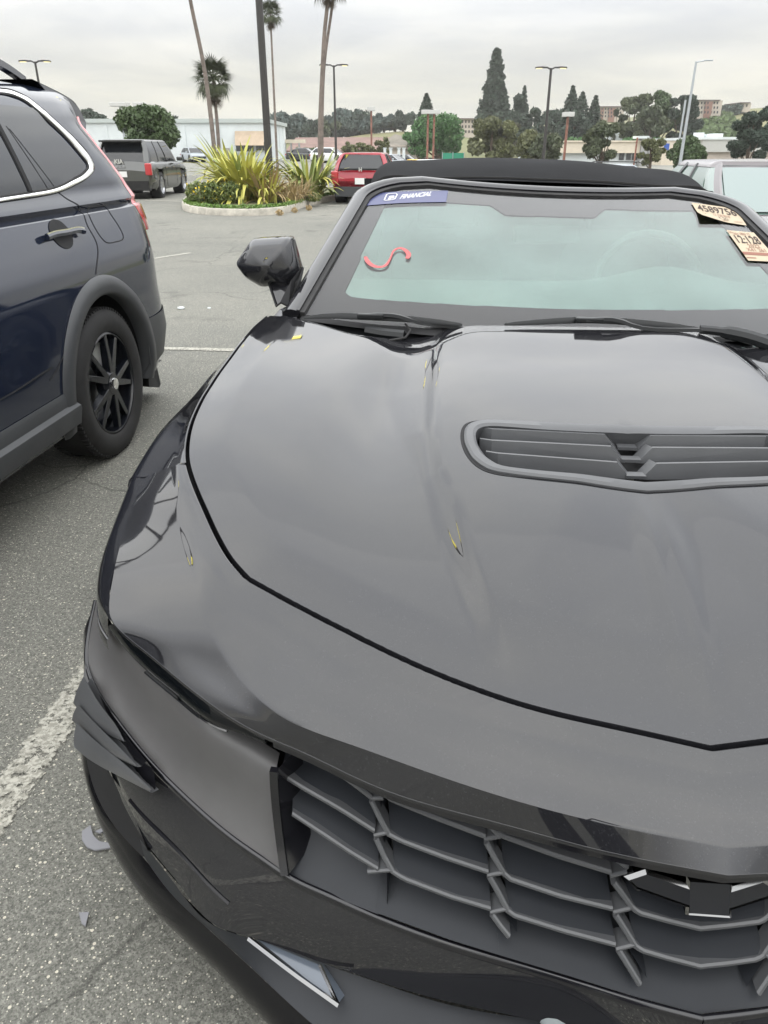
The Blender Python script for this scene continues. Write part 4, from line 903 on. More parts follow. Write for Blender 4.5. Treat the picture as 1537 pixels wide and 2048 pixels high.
# ---------------------------------------------------------------- wipers
def wq(u, v, dz=.02): return wsh(u, v, dz)
def wiper(blade, arm, pad, dz=.018):
    t = obj('wiper', None, hero)
    mb = MB(); b = curve([wq(u, v, dz) for u, v in blade], 40); n = len(b)
    w = [.010 * math.sin(math.pi * min(max((i + 1.2) / (n + 1.6), 0), 1)) ** .45 for i in range(n)]
    V = []; Fc = []
    for i in range(n):
        for a, h in ((-.8, -.008), (.8, -.008), (.55, .006), (-.1, .013), (-.7, .004)): V.append(b[i] + np.array([0, a * w[i], h * w[i] / .012]))
    for i in range(n - 1):
        for j in range(5): Fc.append((i * 5 + j, i * 5 + (j + 1) % 5, (i + 1) * 5 + (j + 1) % 5, (i + 1) * 5 + j))
    mb.add(V, Fc); mb.build('wiper_blade', M['wiperblack'], t, fix=True)
    a = curve([wq(u, v, z) for u, v, z in arm], 16); mb = MB(); mb.sweep(a, [(-.009, -.004), (.009, -.004), (.007, .005), (-.007, .005)]); mb.build('wiper_arm', M['wiperblack'], t, fix=True)
    p0 = wq(*pad, .032); p1 = wq(pad[0] + 28, pad[1] + 1, .032); d_ = (p1 - p0) / np.linalg.norm(p1 - p0); R = Matrix.Rotation(math.atan2(d_[1], d_[0]), 3, 'Z')
    o = MB().box(p0, (.075, .024, .014), R).build('wiper_clip', M['wiperblack'], t, smooth=False); bevel(o, .003)
    return t
wiper([(608, 636), (650, 633), (720, 634), (800, 638), (880, 645), (925, 650)], [(742, 630, .034), (800, 633, .032), (830, 643, .02), (905, 653, .0), (960, 662, -.01)], (742, 632))
wiper([(1010, 649), (1080, 645), (1170, 641), (1260, 645), (1340, 652), (1405, 659)], [(1172, 640, .034), (1240, 641, .034), (1268, 652, .025), (1400, 660, .02), (1480, 668, .015), (1560, 690, .0)], (1180, 640))
a = [wsh(u, v, .02) for u, v in [(1400, 659), (1440, 663), (1500, 675), (1545, 690)]]
MB().tube(curve(a, 14), [.012] * 5 + [.018] * 9, 8).build('wiper_arm_cover', M['wiperblack'], hero, fix=True)
MB().tube([wsh(u, v, .0) + np.array([0, -.02, 0]) for u, v in [(812, 645), (822, 658), (812, 672), (780, 678)]], .0035, 6).build('washer_hose', M['rubber'], hero)
MB().tube([wsh(u, v, .0) + np.array([0, -.03, -.01]) for u, v in [(735, 650), (770, 656), (810, 660)]], .016, 8).build('wiper_hub', M['wiperblack'], hero)
# ---------------------------------------------------------------- windshield stickers and marker
def on_glass(V, Fc, o, ex, ey, dz=.0015, name='x', mats=None, parent=ws):
    pass
def place(V, o, e1, e2, nrm, h): return [o + e1 * v[0] + e2 * v[1] + nrm * (h + v[2]) for v in V]
NW = np.array([.0, -.337, 1.]); NW /= np.linalg.norm(NW)
band = curve([wsh(u, v, .002) for u, v in [(742, 388), (780, 384), (840, 382), (897, 381)]], 14); bnd2 = curve([wsh(u, v, .002) for u, v in [(724, 412), (770, 408), (830, 405), (893, 404)]], 14)
st1 = MB(); st1.grid(np.stack([band, bnd2], 1), 0)
def txt(mb, s, o, e1, e2, size, mi, h=.0006, shear=0, bold=0, sq=1.0):
    V, Fc = text_mesh(s, size, None, extrude=.0001, shear=shear, bold=bold); mb.add(place([(v[0] * sq, v[1], v[2]) for v in V], o, e1, e2, NW, h), Fc, mi)
def axes(a, b, c_):
    """origin a, right through b, up through c_"""
    e1 = (b - a); l1 = np.linalg.norm(e1); e1 = e1 / l1; e2 = c_ - a; l2 = np.linalg.norm(e2); return e1, e2 / l2, l1, l2
a, b, c_ = wsh(799, 398, .002), wsh(856, 392, .002), wsh(803, 389, .002); e1, e2, l1, l2 = axes(a, b, c_)
txt(st1, 'FINANCIAL', a, e1, e2, l2 * 1.35, 1, shear=.3, bold=l2 * .035, sq=l1 / (l2 * 1.35 * 4.6))
a, b, c_ = wsh(777, 399, .002), wsh(790, 398, .002), wsh(779, 389, .002); e1, e2, l1, l2 = axes(a, b, c_); txt(st1, 'gm', a + e2 * l2 * .12, e1, e2, l2 * 1.1, 1, shear=.2, bold=l2 * .05, sq=l1 / (l2 * 1.1 * 1.45))
lg = [wsh(u, v, .003) for u, v in [(769, 400), (774, 389), (778, 387.5), (792, 386.5), (795, 389), (790, 398), (786, 399.5), (771, 401)]]
mbx = MB(); mbx.sweep(lg, [(-.0022, -.0005), (.0022, -.0005), (.0022, .0006), (-.0022, .0006)], up=tuple(NW), closed=True); st1.add(mbx.v, mbx.f, 1)
st1.build('blue_banner', [M['blueband'], M['white']], ws, smooth=False, label='blue banner film printed with white finance lettering along the top of the glass')
# sticker 1
def sticker(cs, name, label, lines):
    A = [wsh(u, v, .004) for u, v in cs]   # tl, tr, br, bl
    m = 8; G = np.array([[A[0] * (1 - i / m) * (1 - j / m) + A[1] * (j / m) * (1 - i / m) + A[2] * (i / m) * (j / m) + A[3] * (i / m) * (1 - j / m) for j in range(m + 1)] for i in range(m + 1)])
    if name == 'auction_sticker' and lines[0][0].startswith('458'):
        for i in range(m + 1):
            for j in range(m + 1):
                k = max(0, (i / m - .6)) * max(0, .55 - j / m); G[i, j] += NW * k * .06
    s_ = MB().grid(G, 0)
    for (t, cx, cy, w, h, mi, bold) in lines:
        P_ = lambda a, b: A[0] * (1 - b) * (1 - a) + A[1] * a * (1 - b) + A[2] * a * b + A[3] * (1 - a) * b
        o_ = P_(cx, cy + h); r = P_(cx + w, cy + h); u_ = P_(cx, cy); e1, e2, l1, l2 = axes(o_, r, u_)
        if t == '#': s_.add([P_(cx, cy) + NW * .001, P_(cx + w, cy) + NW * .001, P_(cx + w, cy + h) + NW * .001, P_(cx, cy + h) + NW * .001], [(0, 1, 2, 3)], mi)
        else:
            V, Fc = text_mesh(t, 1.0, None, extrude=.0, bold=bold); xs = [v[0] for v in V]; ys = [v[1] for v in V]; wx = max(xs) - min(xs); hx = max(max(ys), .6)
            s_.add([o_ + e1 * ((v[0] - min(xs)) / wx * l1) + e2 * (v[1] / hx * l2) + NW * .0012 for v in V], Fc, mi)
    s_.build(name, [M['paper'], M['ink'], M['inkred']], ws, smooth=False, label=label)
sticker([(1383, 405), (1471, 417), (1494, 451), (1403, 437)], 'auction_sticker', 'wide cream sticker reading 4589756, one corner curled', [('4589756', .07, .10, .86, .40, 1, .012), ('12 128 0918', .36, .56, .36, .14, 2, 0), ('K 2G', .44, .72, .2, .16, 1, 0), ('LANE', .06, .62, .14, .1, 1, 0), ('GREEN LIGHT', .30, .88, .3, .07, 2, 0), ('1G1FH3D7', .76, .84, .18, .07, 2, 0), ('#', .36, .72, .04, .14, 2, 0)])
sticker([(1453, 460), (1508, 465), (1560, 524), (1497, 521)], 'lane_sticker', 'tall cream sticker reading 12:128', [('12:128', .12, .17, .80, .26, 1, .012), ('Sale 1800 12', .16, .06, .6, .09, 2, 0), ('2022', .36, .46, .40, .11, 2, 0), ('X41 261', .22, .59, .62, .11, 2, 0), ('#', .0, .73, .97, .09, 2, 0), ('LR', .04, .04, .1, .07, 2, 0), ('#', .02, .90, .3, .025, 2, 0)])
sp_ = [wsh(u, v, .0012) for u, v in [(731, 513), (738, 525), (752, 533), (766, 533), (777, 524), (784, 509), (791, 499), (801, 496), (812, 501), (818, 510), (814, 517)]]
c_ = curve(sp_, 50); w = [.010 * (.75 + .35 * math.sin(i / 49 * 9)) for i in range(50)]
tt = np.gradient(c_, axis=0); tt /= np.linalg.norm(tt, axis=1)[:, None]; nn_ = np.cross(tt, NW); wv = np.array(w)[:, None] * .75
MB().grid(np.stack([c_ + nn_ * wv, c_ - nn_ * wv], 1)).build('pink_s_mark', M['redmark'], ws, smooth=False)
a, b, c_ = wsh(672, 600, .002), wsh(735, 602, .002), wsh(674, 592, .002); e1, e2, l1, l2 = axes(a, b, c_)
# ---------------------------------------------------------------- interior seen through the glass
dsh = []
for x in np.linspace(-.76, .76, 31):
    bumpx = .045 * math.exp(-((x - .36) / .17) ** 2)
    dsh.append([(x, 1.40 - .08 * (1 - (x / .8) ** 2), zws(x, 1.40) - .055), (x, 1.60, 1.02 - .02 * abs(x)), (x, 1.80, 1.045 + bumpx), (x, 1.92, 1.03 + bumpx), (x, 1.96, .95), (x, 1.98, .75)])
MB().grid(net(np.array(dsh), 40, 26)).build('dashboard', M['interior'], hero, fix=True)
swc = np.array([.36, 2.06, 1.0]); ring = [swc + np.array([.185 * math.cos(a), .06 * math.sin(a), .175 * math.sin(a)]) for a in np.linspace(0, 2 * math.pi, 33)[:-1]]
mb = MB(); mb.sweep(ring, [(.015 * math.cos(a), .015 * math.sin(a)) for a in np.linspace(0, 2 * math.pi, 9)[:-1]], closed=True, up=(0, 1, 0)); mb.box(swc, (.12, .04, .09)); mb.box(swc, (.34, .02, .03)); mb.build('steering_wheel', M['interior'], hero, fix=True)
for sx in (-1, 1):
    mb = MB(); mb.grid(net(np.array([[(sx * .36 + w_ * s, y, z) for s in (-1, -.85, 0, .85, 1)] for y, z, w_ in [(2.50, .55, .24), (2.58, .8, .25), (2.68, 1.05, .22), (2.72, 1.17, .15)]]), 12, 12)); mb.box((sx * .36, 2.73, 1.21), (.26, .09, .15)); o = mb.build('seat', M['interior'], hero, fix=True); bevel(o, .02, 2)
o = MB().box((-.0, 2.17, 1.165), (.24, .03, .065)).build('rearview_mirror', M['interior'], hero, smooth=False); bevel(o, .01, 2)
MB().grid(np.array([[(x, 1.9, .45), (x, 3.5, .45)] for x in (-.8, .8)])).build('cabin_floor', M['dark'], hero)
for sx in (-1, 1): MB().grid(np.array([[(sx * .74, 1.52, .9), (sx * .72, 1.60, 1.03)], [(sx * .74, 2.0, .9), (sx * .69, 2.05, 1.16)], [(sx * .74, 2.5, .9), (sx * .655, 2.45, 1.30)], [(sx * .74, 3.4, .9), (sx * .66, 3.4, 1.28)]])).build('cabin_light_block', M['dark'], hero)  # added black panels, block bright sky seen through the side windows
MB().grid(np.array([[(x, 3.45, .45), (x, 3.40, 1.31)] for x in (-.8, .8)])).build('rear_bulkhead', M['dark'], hero)  # carried up to the roof to shut out a bright gap
# ================================================================== dark blue SUV beside it
M['bluepaint'] = paint('dark_blue_paint', (.007, .011, .024), ior=1.68, rough=.05, dust=.5)
M['clad'] = vary(mat('grey_cladding', (.042, .044, .047), .5), 6, .1)
CF = Frame(-1.366, 3.68, .105)
suv = thing('suv', 'dark blue SUV cut by the left edge, close beside the black convertible', 'car', tuple(CF.O), CF.yaw)
wz = [.26, .36, .45, .60, .75, .88, .95, 1.02, 1.10, 1.160, 1.180, 1.202, 1.215, 1.26, 1.30, 1.40, 1.5, 1.60, 1.66, 1.70, 1.73, 1.75]
wx = [-.035, -.008, .0, .004, .002, -.008, -.023, -.049, -.081, -.106, -.134, -.118, -.124, -.150, -.158, -.190, -.225, -.265, -.305, -.36, -.45, -.60]
def yr(z): return np.interp(z, [.26, .40, .50, .62, .74, .86, .98, 1.09, 1.19, 1.26, 1.35, 1.46, 1.57, 1.66, 1.70, 1.75], [.86, .93, .965, .965, .95, .97, 1.0, 1.04, 1.06, 1.04, .97, .88, .80, .86, .92, .98])
def WX(y, z):
    s = np.clip((y - (yr(z) - .42)) / .42, 0, 1); f = np.clip((-3.0 - y) / .65, 0, 1)
    return np.interp(z, wz, wx) - .13 * s ** 2.3 - .35 * f ** 2.2
def ch(u, v, off=0.): return CF.hit(u, v, lambda p: p[0] - float(WX(p[1], p[2])) - off, .8, 9, 200)
def yz(L): return np.array([ch(u, v)[1:] for u, v in L])
def onx(Q, off): Q = np.asarray(Q); return np.concatenate([(WX(Q[..., 0], Q[..., 1]) + off)[..., None], Q], -1)
zz = np.array(sorted(set(list(np.linspace(.27, 1.745, 74)) + [1.160, 1.180, 1.202, 1.215]))); ncol = 150
G = np.zeros((len(zz), ncol, 3))
for i, z in enumerate(zz):
    y = -3.62 + (yr(z) + 3.62) * (np.linspace(0, 1, ncol) ** .8)
    G[i] = np.stack([WX(y, z), y, np.full(ncol, z)], 1)
c = (G[:-1, :-1] + G[1:, 1:]) / 2; mk = np.zeros(c.shape[:2], bool)
for a in (0, -2.70): mk |= (c[..., 1] - a) ** 2 + (c[..., 2] - .37) ** 2 < .47 ** 2
hoodcut = (c[..., 1] < -2.0) & (c[..., 2] > 1.15 + .15 * (c[..., 1] + 2.0)); mk |= hoodcut
mb = MB().grid(G, mask=mk); CW = 1.88
mb2 = MB(); mb2.v = [(-CW - x, y, z) for x, y, z in mb.v]; mb2.f = [f[::-1] for f in mb.f]; mb2.m = mb.m[:]
mb.build('body_side', M['bluepaint'], suv, fix=True, sharp=22); mb2.build('body_side', M['bluepaint'], suv, fix=True, sharp=22)
# roof and rear face
rt = []
for y in np.linspace(-1.9, .72, 16):
    zc = np.interp(y, [-1.9, -1.2, -.5, .2, .5, .72], [1.60, 1.72, 1.765, 1.77, 1.75, 1.715]); e_ = WX(y, 1.745); e_ = max(e_, -.62)
    rt.append([(e_, y, min(1.745, zc - .03)), (e_ - .06, y, zc - .016), (-CW / 2 + .2, y, zc), (-CW / 2 - .2, y, zc), (-CW - e_ + .06, y, zc - .016), (-CW - e_, y, min(1.745, zc - .03))])
MB().grid(net(np.array(rt), 40, 24)).build('roof', M['bluepaint'], suv, fix=True)
bk = []
for z in zz[::3]:
    y = float(yr(z)); x0 = float(WX(y, z)); bk.append([(x0, y, z), (x0 - .12, y + .045, z), (-CW / 2, y + .09, z), (-CW - x0 + .12, y + .045, z), (-CW - x0, y, z)])
MB().grid(net(np.array(bk), 50, 20, smooth_u=False)).build('tailgate', M['bluepaint'], suv, fix=True)
hd = [[(float(WX(y, 1.10)) if s == 0 else (-CW - float(WX(y, 1.10)) if s == 2 else -CW / 2), y, z + (.04 if s == 1 else 0)) for s in (0, 1, 2)] for y, z in [(-3.62, .75), (-3.55, .95), (-3.2, 1.02), (-2.6, 1.10), (-2.1, 1.15)]]
MB().grid(net(np.array(hd), 24, 16)).build('bonnet', M['bluepaint'], suv, fix=True)
fr = [[(x_, -3.60 - .06 * (1 - ((x_ + CW / 2) / .9) ** 2), z) for z in (.25, .75)] for x_ in np.linspace(-CW + .3, -.3, 8)]
MB().grid(np.array(fr)).build('front_bumper', M['clad'], suv)
MB().grid(np.array([[(x_, -2.1 + .0, 1.16), (x_ * .86 - CW * .07, -1.45, 1.66)] for x_ in np.linspace(-CW + .18, -.18, 8)])).build('windshield', M['tintglass'], suv)
mb = MB(); mb.add([(-.1, -3.4, .27), (-CW + .1, -3.4, .27), (-CW + .1, .85, .27), (-.1, .85, .27)], [(0, 1, 2, 3)]); mb.build('underbody', M['dark'], suv)
# wheel arches
def arc(c, r, a0, a1, n, off): return [(float(WX(c + r * math.cos(t), .37 + r * math.sin(t))) + off, c + r * math.cos(t), .37 + r * math.sin(t)) for t in np.linspace(a0, a1, n)]
for cy in (0, -2.70):
    R0 = np.array(arc(cy, .44, -.22, math.pi + .22, 48, .010)); R1 = np.array(arc(cy, .455, -.22, math.pi + .22, 48, .024)); R2 = np.array(arc(cy, .515, -.22, math.pi + .22, 48, .020)); R3 = np.array(arc(cy, .53, -.22, math.pi + .22, 48, .002)); Rin = R0 + np.array([-.06, 0, 0])
    MB().grid(np.stack([Rin, R0, R1, R2, R3], 1)).build('arch_cladding', M['clad'], suv, fix=True, sharp=50)
    MB().lathe([(.46, 0), (.46, -.30), (0, -.30)], (-.03, cy, .37), 'x', 30, a0=-.15, a1=math.pi + .15).build('wheel_well', M['dark'], suv)
    w_ = wheel('wheel', suv, (-.012, cy, .37), .372, .258, .235, 1, M['rim'])
    th = np.linspace(0, 2 * math.pi, 90)
    for k in range(72):
        pass
    tr = MB()
    for k in range(90):
        a = 2 * math.pi * k / 90; R = Matrix.Rotation(a, 3, 'X'); 
        for xx, yy in ((-.035, 0), (-.20, .012)):
            tr.box(tuple(R @ Vector((xx, yy, .372))), (.036, .0125, .012), R)
    o = tr.build('tread', M['rubber'], w_, smooth=False); o['kind'] = 'stuff'
    MB().lathe([(0, .012), (.028, .010), (.032, -.01)], n=20).build('hub_cap', M['chrome'], w_, fix=True)
    wheel('wheel', suv, (-CW + .012, cy, .37), .372, .258, .235, -1, M['rim'])
# sill cladding with its bright upper edge
yy = np.linspace(-2.2, -.44, 40)
sg = np.stack([np.stack([WX(yy, .45 + 0 * yy) + d, yy, np.full(40, z)], 1) for d, z in [(.004, .475), (.012, .455), (.012, .415), (.034, .402), (.036, .388), (.020, .315), (-.06, .275)]], 1)
MB().grid(sg).build('sill_cladding', M['clad'], suv, fix=True, sharp=25)
# mud flap
fp = [ch(u, v, -.03) for u, v in [(297, 640), (308, 690), (325, 768), (322, 775), (302, 774), (299, 720)]]
mb = MB(); mb.prism([p + np.array([-.01, 0, 0]) for p in fp], (-.20, .02, 0)); mb.build('mud_flap', M['dark'], suv, smooth=False, fix=True)
# windows
def patch(top, bot, n, m, off): 
    a = poly(np.asarray(top), n); b = poly(np.asarray(bot), n); G = a[None] * (1 - np.linspace(0, 1, m)[:, None, None]) + b[None] * np.linspace(0, 1, m)[:, None, None]; return onx(G, off)
S7 = lambda l: [(x / 3.7236, 100 + y / 3.7236) for x, y in l]
inn = curve(yz(S7([(20, 333), (100, 350), (230, 420), (330, 525), (400, 600), (480, 685), (550, 760), (600, 812), (632, 850)])), 40)
low = curve(yz(S7([(632, 850), (620, 885), (580, 925), (520, 968), (440, 1010), (240, 1055), (5, 1095)])), 40)[::-1]
divt = ch(0, 237)[1:]; divb = ch(62, 382)[1:]; slope = (divb - divt)
# quarter window between the divider and the rear tip
lt = low[low[:, 0] > divb[0]]; lt = np.vstack([[divb], lt]); it = inn[inn[:, 0] > divt[0] + .02]
top0 = np.array([divt[0] - .03, divt[1] + .055]); it = np.vstack([[top0], inn[inn[:, 1] < top0[1]]])
MB().grid(patch(it, lt, 30, 14, .004)).build('window', M['tintglass'], suv, fix=True)
# rear door window, front door window
b0 = np.array([[-1.02, 1.262], [divb[0] - .018, divb[1] - .003]]); t0 = np.array([[-1.02, 1.64], [divt[0] - .09, 1.64]]); 
MB().grid(patch(t0, b0, 16, 12, .004)).build('window', M['tintglass'], suv, fix=True)
MB().grid(patch([[-1.55, 1.60], [-1.06, 1.64]], [[-2.05, 1.22], [-1.06, 1.26]], 16, 12, .004)).build('window', M['tintglass'], suv, fix=True)
# black pillar between the windows with two fine seams
dv = MB(); pa_ = poly([np.array([divt[0] - .05, 1.64]), divb - np.array([.012, 0])], 12); dv.sweep(onx(pa_, .006), [(-.016, -.003), (.016, -.003), (.013, .004), (-.013, .004)], up=(1, 0, .3)); dv.build('window_pillar', M['dark'], suv, fix=True)
for a, b in (((11, 252), (94, 377)), ((17, 257), (107, 373))):
    q = poly([ch(*a)[1:], ch(*b)[1:]], 8); MB().sweep(onx(q, .0052), [(-.0016, 0), (.0016, 0), (0, .0012)], up=(1, 0, .3)).build('glass_seam', M['dark'], suv)
# chrome strip round the glass, black rubber either side
och = curve(yz(S7([(10, 288), (90, 302), (200, 352), (330, 455), (450, 565), (540, 648), (600, 710), (650, 770), (688, 840), (696, 880), (680, 915), (640, 955), (560, 1000), (440, 1053), (240, 1095), (5, 1128)])), 90)
ich = curve(yz(S7([(10, 322), (90, 338), (200, 392), (320, 495), (430, 598), (520, 690), (580, 760), (620, 808), (650, 850), (655, 872), (640, 900), (610, 930), (540, 968), (430, 1022), (240, 1062), (5, 1098)])), 90)
och = np.vstack([[[-1.6, 1.665], [-.9, 1.70]], och, [[-1.1, och[-1, 1] - .012], [-2.05, 1.20]]]); ich = np.vstack([[[-1.6, 1.64], [-.9, 1.672]], ich, [[-1.1, ich[-1, 1] - .012], [-2.05, 1.225]]])
mid_ = onx(och * .5 + ich * .5, .013); G = np.stack([onx(och, .003), onx(och * .85 + ich * .15, .011), mid_, onx(och * .15 + ich * .85, .011), onx(ich, .003)], 1)
MB().grid(G).build('chrome_strip', M['chrome'], suv, fix=True, sharp=60)
for L, w_ in ((och, .005), (ich, .008)): MB().sweep(onx(L, .003), [(-w_, -.003), (w_, -.003), (w_ * .6, .004), (-w_ * .6, .004)], up=(1, 0, .3)).build('rubber_seal', M['rubber'], suv, fix=True)
# door shut line, fuel flap line
def seam(L, w=.0028, name='shut_line', closed=False, n=40):
    q = curve(yz(L), n) if not closed else curve(np.vstack([yz(L), yz(L)[:1]]), n); MB().sweep(onx(q, .0008), [(-w, -.001), (w, -.001), (w, .0012), (-w, .0012)], up=(1, 0, .2)).build(name, M['dark'], suv)
seam(S7([(440, 1062), (510, 1115), (585, 1190), (650, 1300), (705, 1400), (730, 1480), (722, 1600), (715, 1670)]))
seam([(100, 760), (118, 730), (131, 700), (139, 668)], n=20); seam([(0, 800), (50, 770), (92, 742), (105, 735)], n=16)
seam([(174, 425), (180, 416), (196, 413), (210, 413), (217, 420), (232, 443), (247, 472), (245, 479), (230, 484), (214, 485), (207, 480), (190, 455)], .0024, 'fuel_flap', True, 60)
# door handle: flat black patches for the cup shade, and a chrome-topped bar
hc = yz([(122, 468)])[0]
for dz_, s_ in ((.055, 1), (-.05, -1)):
    q = np.array([hc + np.array([.085 * math.cos(a), s_ * (.0 + .062 * abs(math.sin(a)))]) for a in (np.linspace(0, math.pi, 16))]); P3 = onx(q, .003)
    cc = onx(hc[None] + np.array([[0, .01 * s_]]), .003); mb = MB().add([tuple(cc[0])] + [tuple(p) for p in P3], [(0, i, i + 1) for i in range(1, 16)]); mb.build('recess_shade', M['dark'], suv, fix=True)
hl_ = yz([(83, 474), (100, 468), (125, 464), (150, 460), (158, 462)]); mb = MB()
mb.sweep(onx(curve(hl_, 20), .028), [(-.014, -.008), (.013, -.008), (.012, .006), (0, .010), (-.013, .004)], up=(1, 0, .1)); o = mb.build('door_handle', M['bluepaint'], suv, fix=True)
hk = onx(curve(hl_, 20) + np.array([0, .012]), .034); MB().sweep(hk, [(-.003, -.002), (.003, -.002), (.003, .003), (-.003, .003)], up=(1, 0, .1)).build('handle_strip', M['chrome'], o, fix=True)
# tail light
M['redlens'] = mat('red_lens', (.42, .02, .025), .08, ior=1.7, coat=.6)
M['paleredlens'] = mat('pale_red_lens', (.62, .10, .11), .10, ior=1.8, coat=.6)
to = curve(yz([(166, 256), (196, 296), (236, 340), (252, 360), (268, 375), (280, 392)]), 24); ti = curve(yz([(163, 258), (190, 298), (226, 343), (246, 369), (258, 388), (268, 402)]), 24)
to[:, 0] = np.minimum(to[:, 0], yr(to[:, 1]) + .005)
yo = np.array([[float(yr(z)) + .016, z] for z in np.linspace(1.60, 1.17, 24)]); yi = np.array([[float(yr(z)) - np.interp(z, [1.17, 1.28, 1.36, 1.60], [.25, .19, .12, .07]), z] for z in np.linspace(1.60, 1.17, 24)])
G = np.stack([onx(yi, .002), onx(yi * .8 + yo * .2, .014), onx(yi * .3 + yo * .7, .018), onx(yo, .006)], 1); tl = MB().grid(G).build('tail_light', M['paleredlens'], suv, fix=True)
yo = np.array([[float(yr(z)) + .004, z] for z in np.linspace(1.17, 1.02, 14)]); yi = np.array([[float(yr(z)) - np.interp(z, [1.02, 1.08, 1.17], [.08, .17, .25]), z] for z in np.linspace(1.17, 1.02, 14)])
G = np.stack([onx(yi, .002), onx(yi * .8 + yo * .2, .016), onx(yi * .3 + yo * .7, .034), onx(yo, .024)], 1); MB().grid(G).build('tail_light', M['redlens'], suv, fix=True)
# black spoiler, roof rail
sp_ = []
for x_ in np.linspace(-.40, -CW + .40, 10): sp_.append([(x_, .45, 1.752), (x_, .60, 1.728), (x_, .80, 1.69), (x_, .89, 1.648), (x_, .93, 1.575), (x_, .80, 1.57)])
MB().grid(net(np.array(sp_), 20, 24)).build('spoiler', M['trim'], suv, fix=True)
sq = [(-.395, .50, 1.74), (-.395, .60, 1.724), (-.395, .80, 1.686), (-.395, .885, 1.646), (-.385, .925, 1.575), (-.36, .84, 1.52), (-.37, .70, 1.60)]
MB().prism(sq, (-.05, 0, .0)).build('spoiler_end', M['trim'], suv, smooth=False, fix=True)
rr = [(-.43, -1.3, 1.76), (-.43, -1.1, 1.81), (-.44, -.5, 1.83), (-.46, .1, 1.825), (-.48, .35, 1.80), (-.50, .55, 1.755)]
MB().sweep(curve(np.array(rr), 30), [(-.02, -.016), (.02, -.016), (.014, .016), (-.014, .016)]).build('roof_rail', M['trim'], suv, fix=True)
# rear bumper cladding
yb_ = np.linspace(.42, .93, 16); G = np.stack([np.stack([WX(np.minimum(yb_, yr(z) - .001), z) + d, np.minimum(yb_ + .01, yr(z) + .012), np.full(16, z)], 1) for z, d in [(.30, -.02), (.36, .012), (.50, .014), (.60, .004)]], 1)
MB().grid(G).build('bumper_cladding', M['clad'], suv, fix=True)
# ================================================================== helpers for the far scene
def lat(u, D, v=300): d = ray(u, v); return d[0] / d[1] * D
def zat(v, D, u=768): d = ray(u, v); return CAM_H + D * d[2] / d[1]
def rring(x0, x1, y0, y1, r, z, n=5, bow=0.):
    P_ = []
    for cx, cy, a in ((x1 - r, y1 - r, 0), (x0 + r, y1 - r, 90), (x0 + r, y0 + r, 180), (x1 - r, y0 + r, 270)):
        for k in range(n): t = math.radians(a + 90 * k / (n - 1)); P_.append([cx + r * math.cos(t), cy + r * math.sin(t), z])
    P_ = np.array(P_); 
    # densify sides
    out_ = []
    for i in range(len(P_)):
        a, b = P_[i], P_[(i + 1) % len(P_)]; L = np.linalg.norm(b - a); k = max(1, int(L / .25))
        for j in range(k): out_.append(a + (b - a) * j / k)
    return np.array(out_)
GL = dict(dark=M['tintglass'])
M['wsl'] = mat('green_windscreen', (.10, .15, .13), .05, ior=2.4)
M['plate'] = mat('plate_white', (.7, .7, .68), .5)
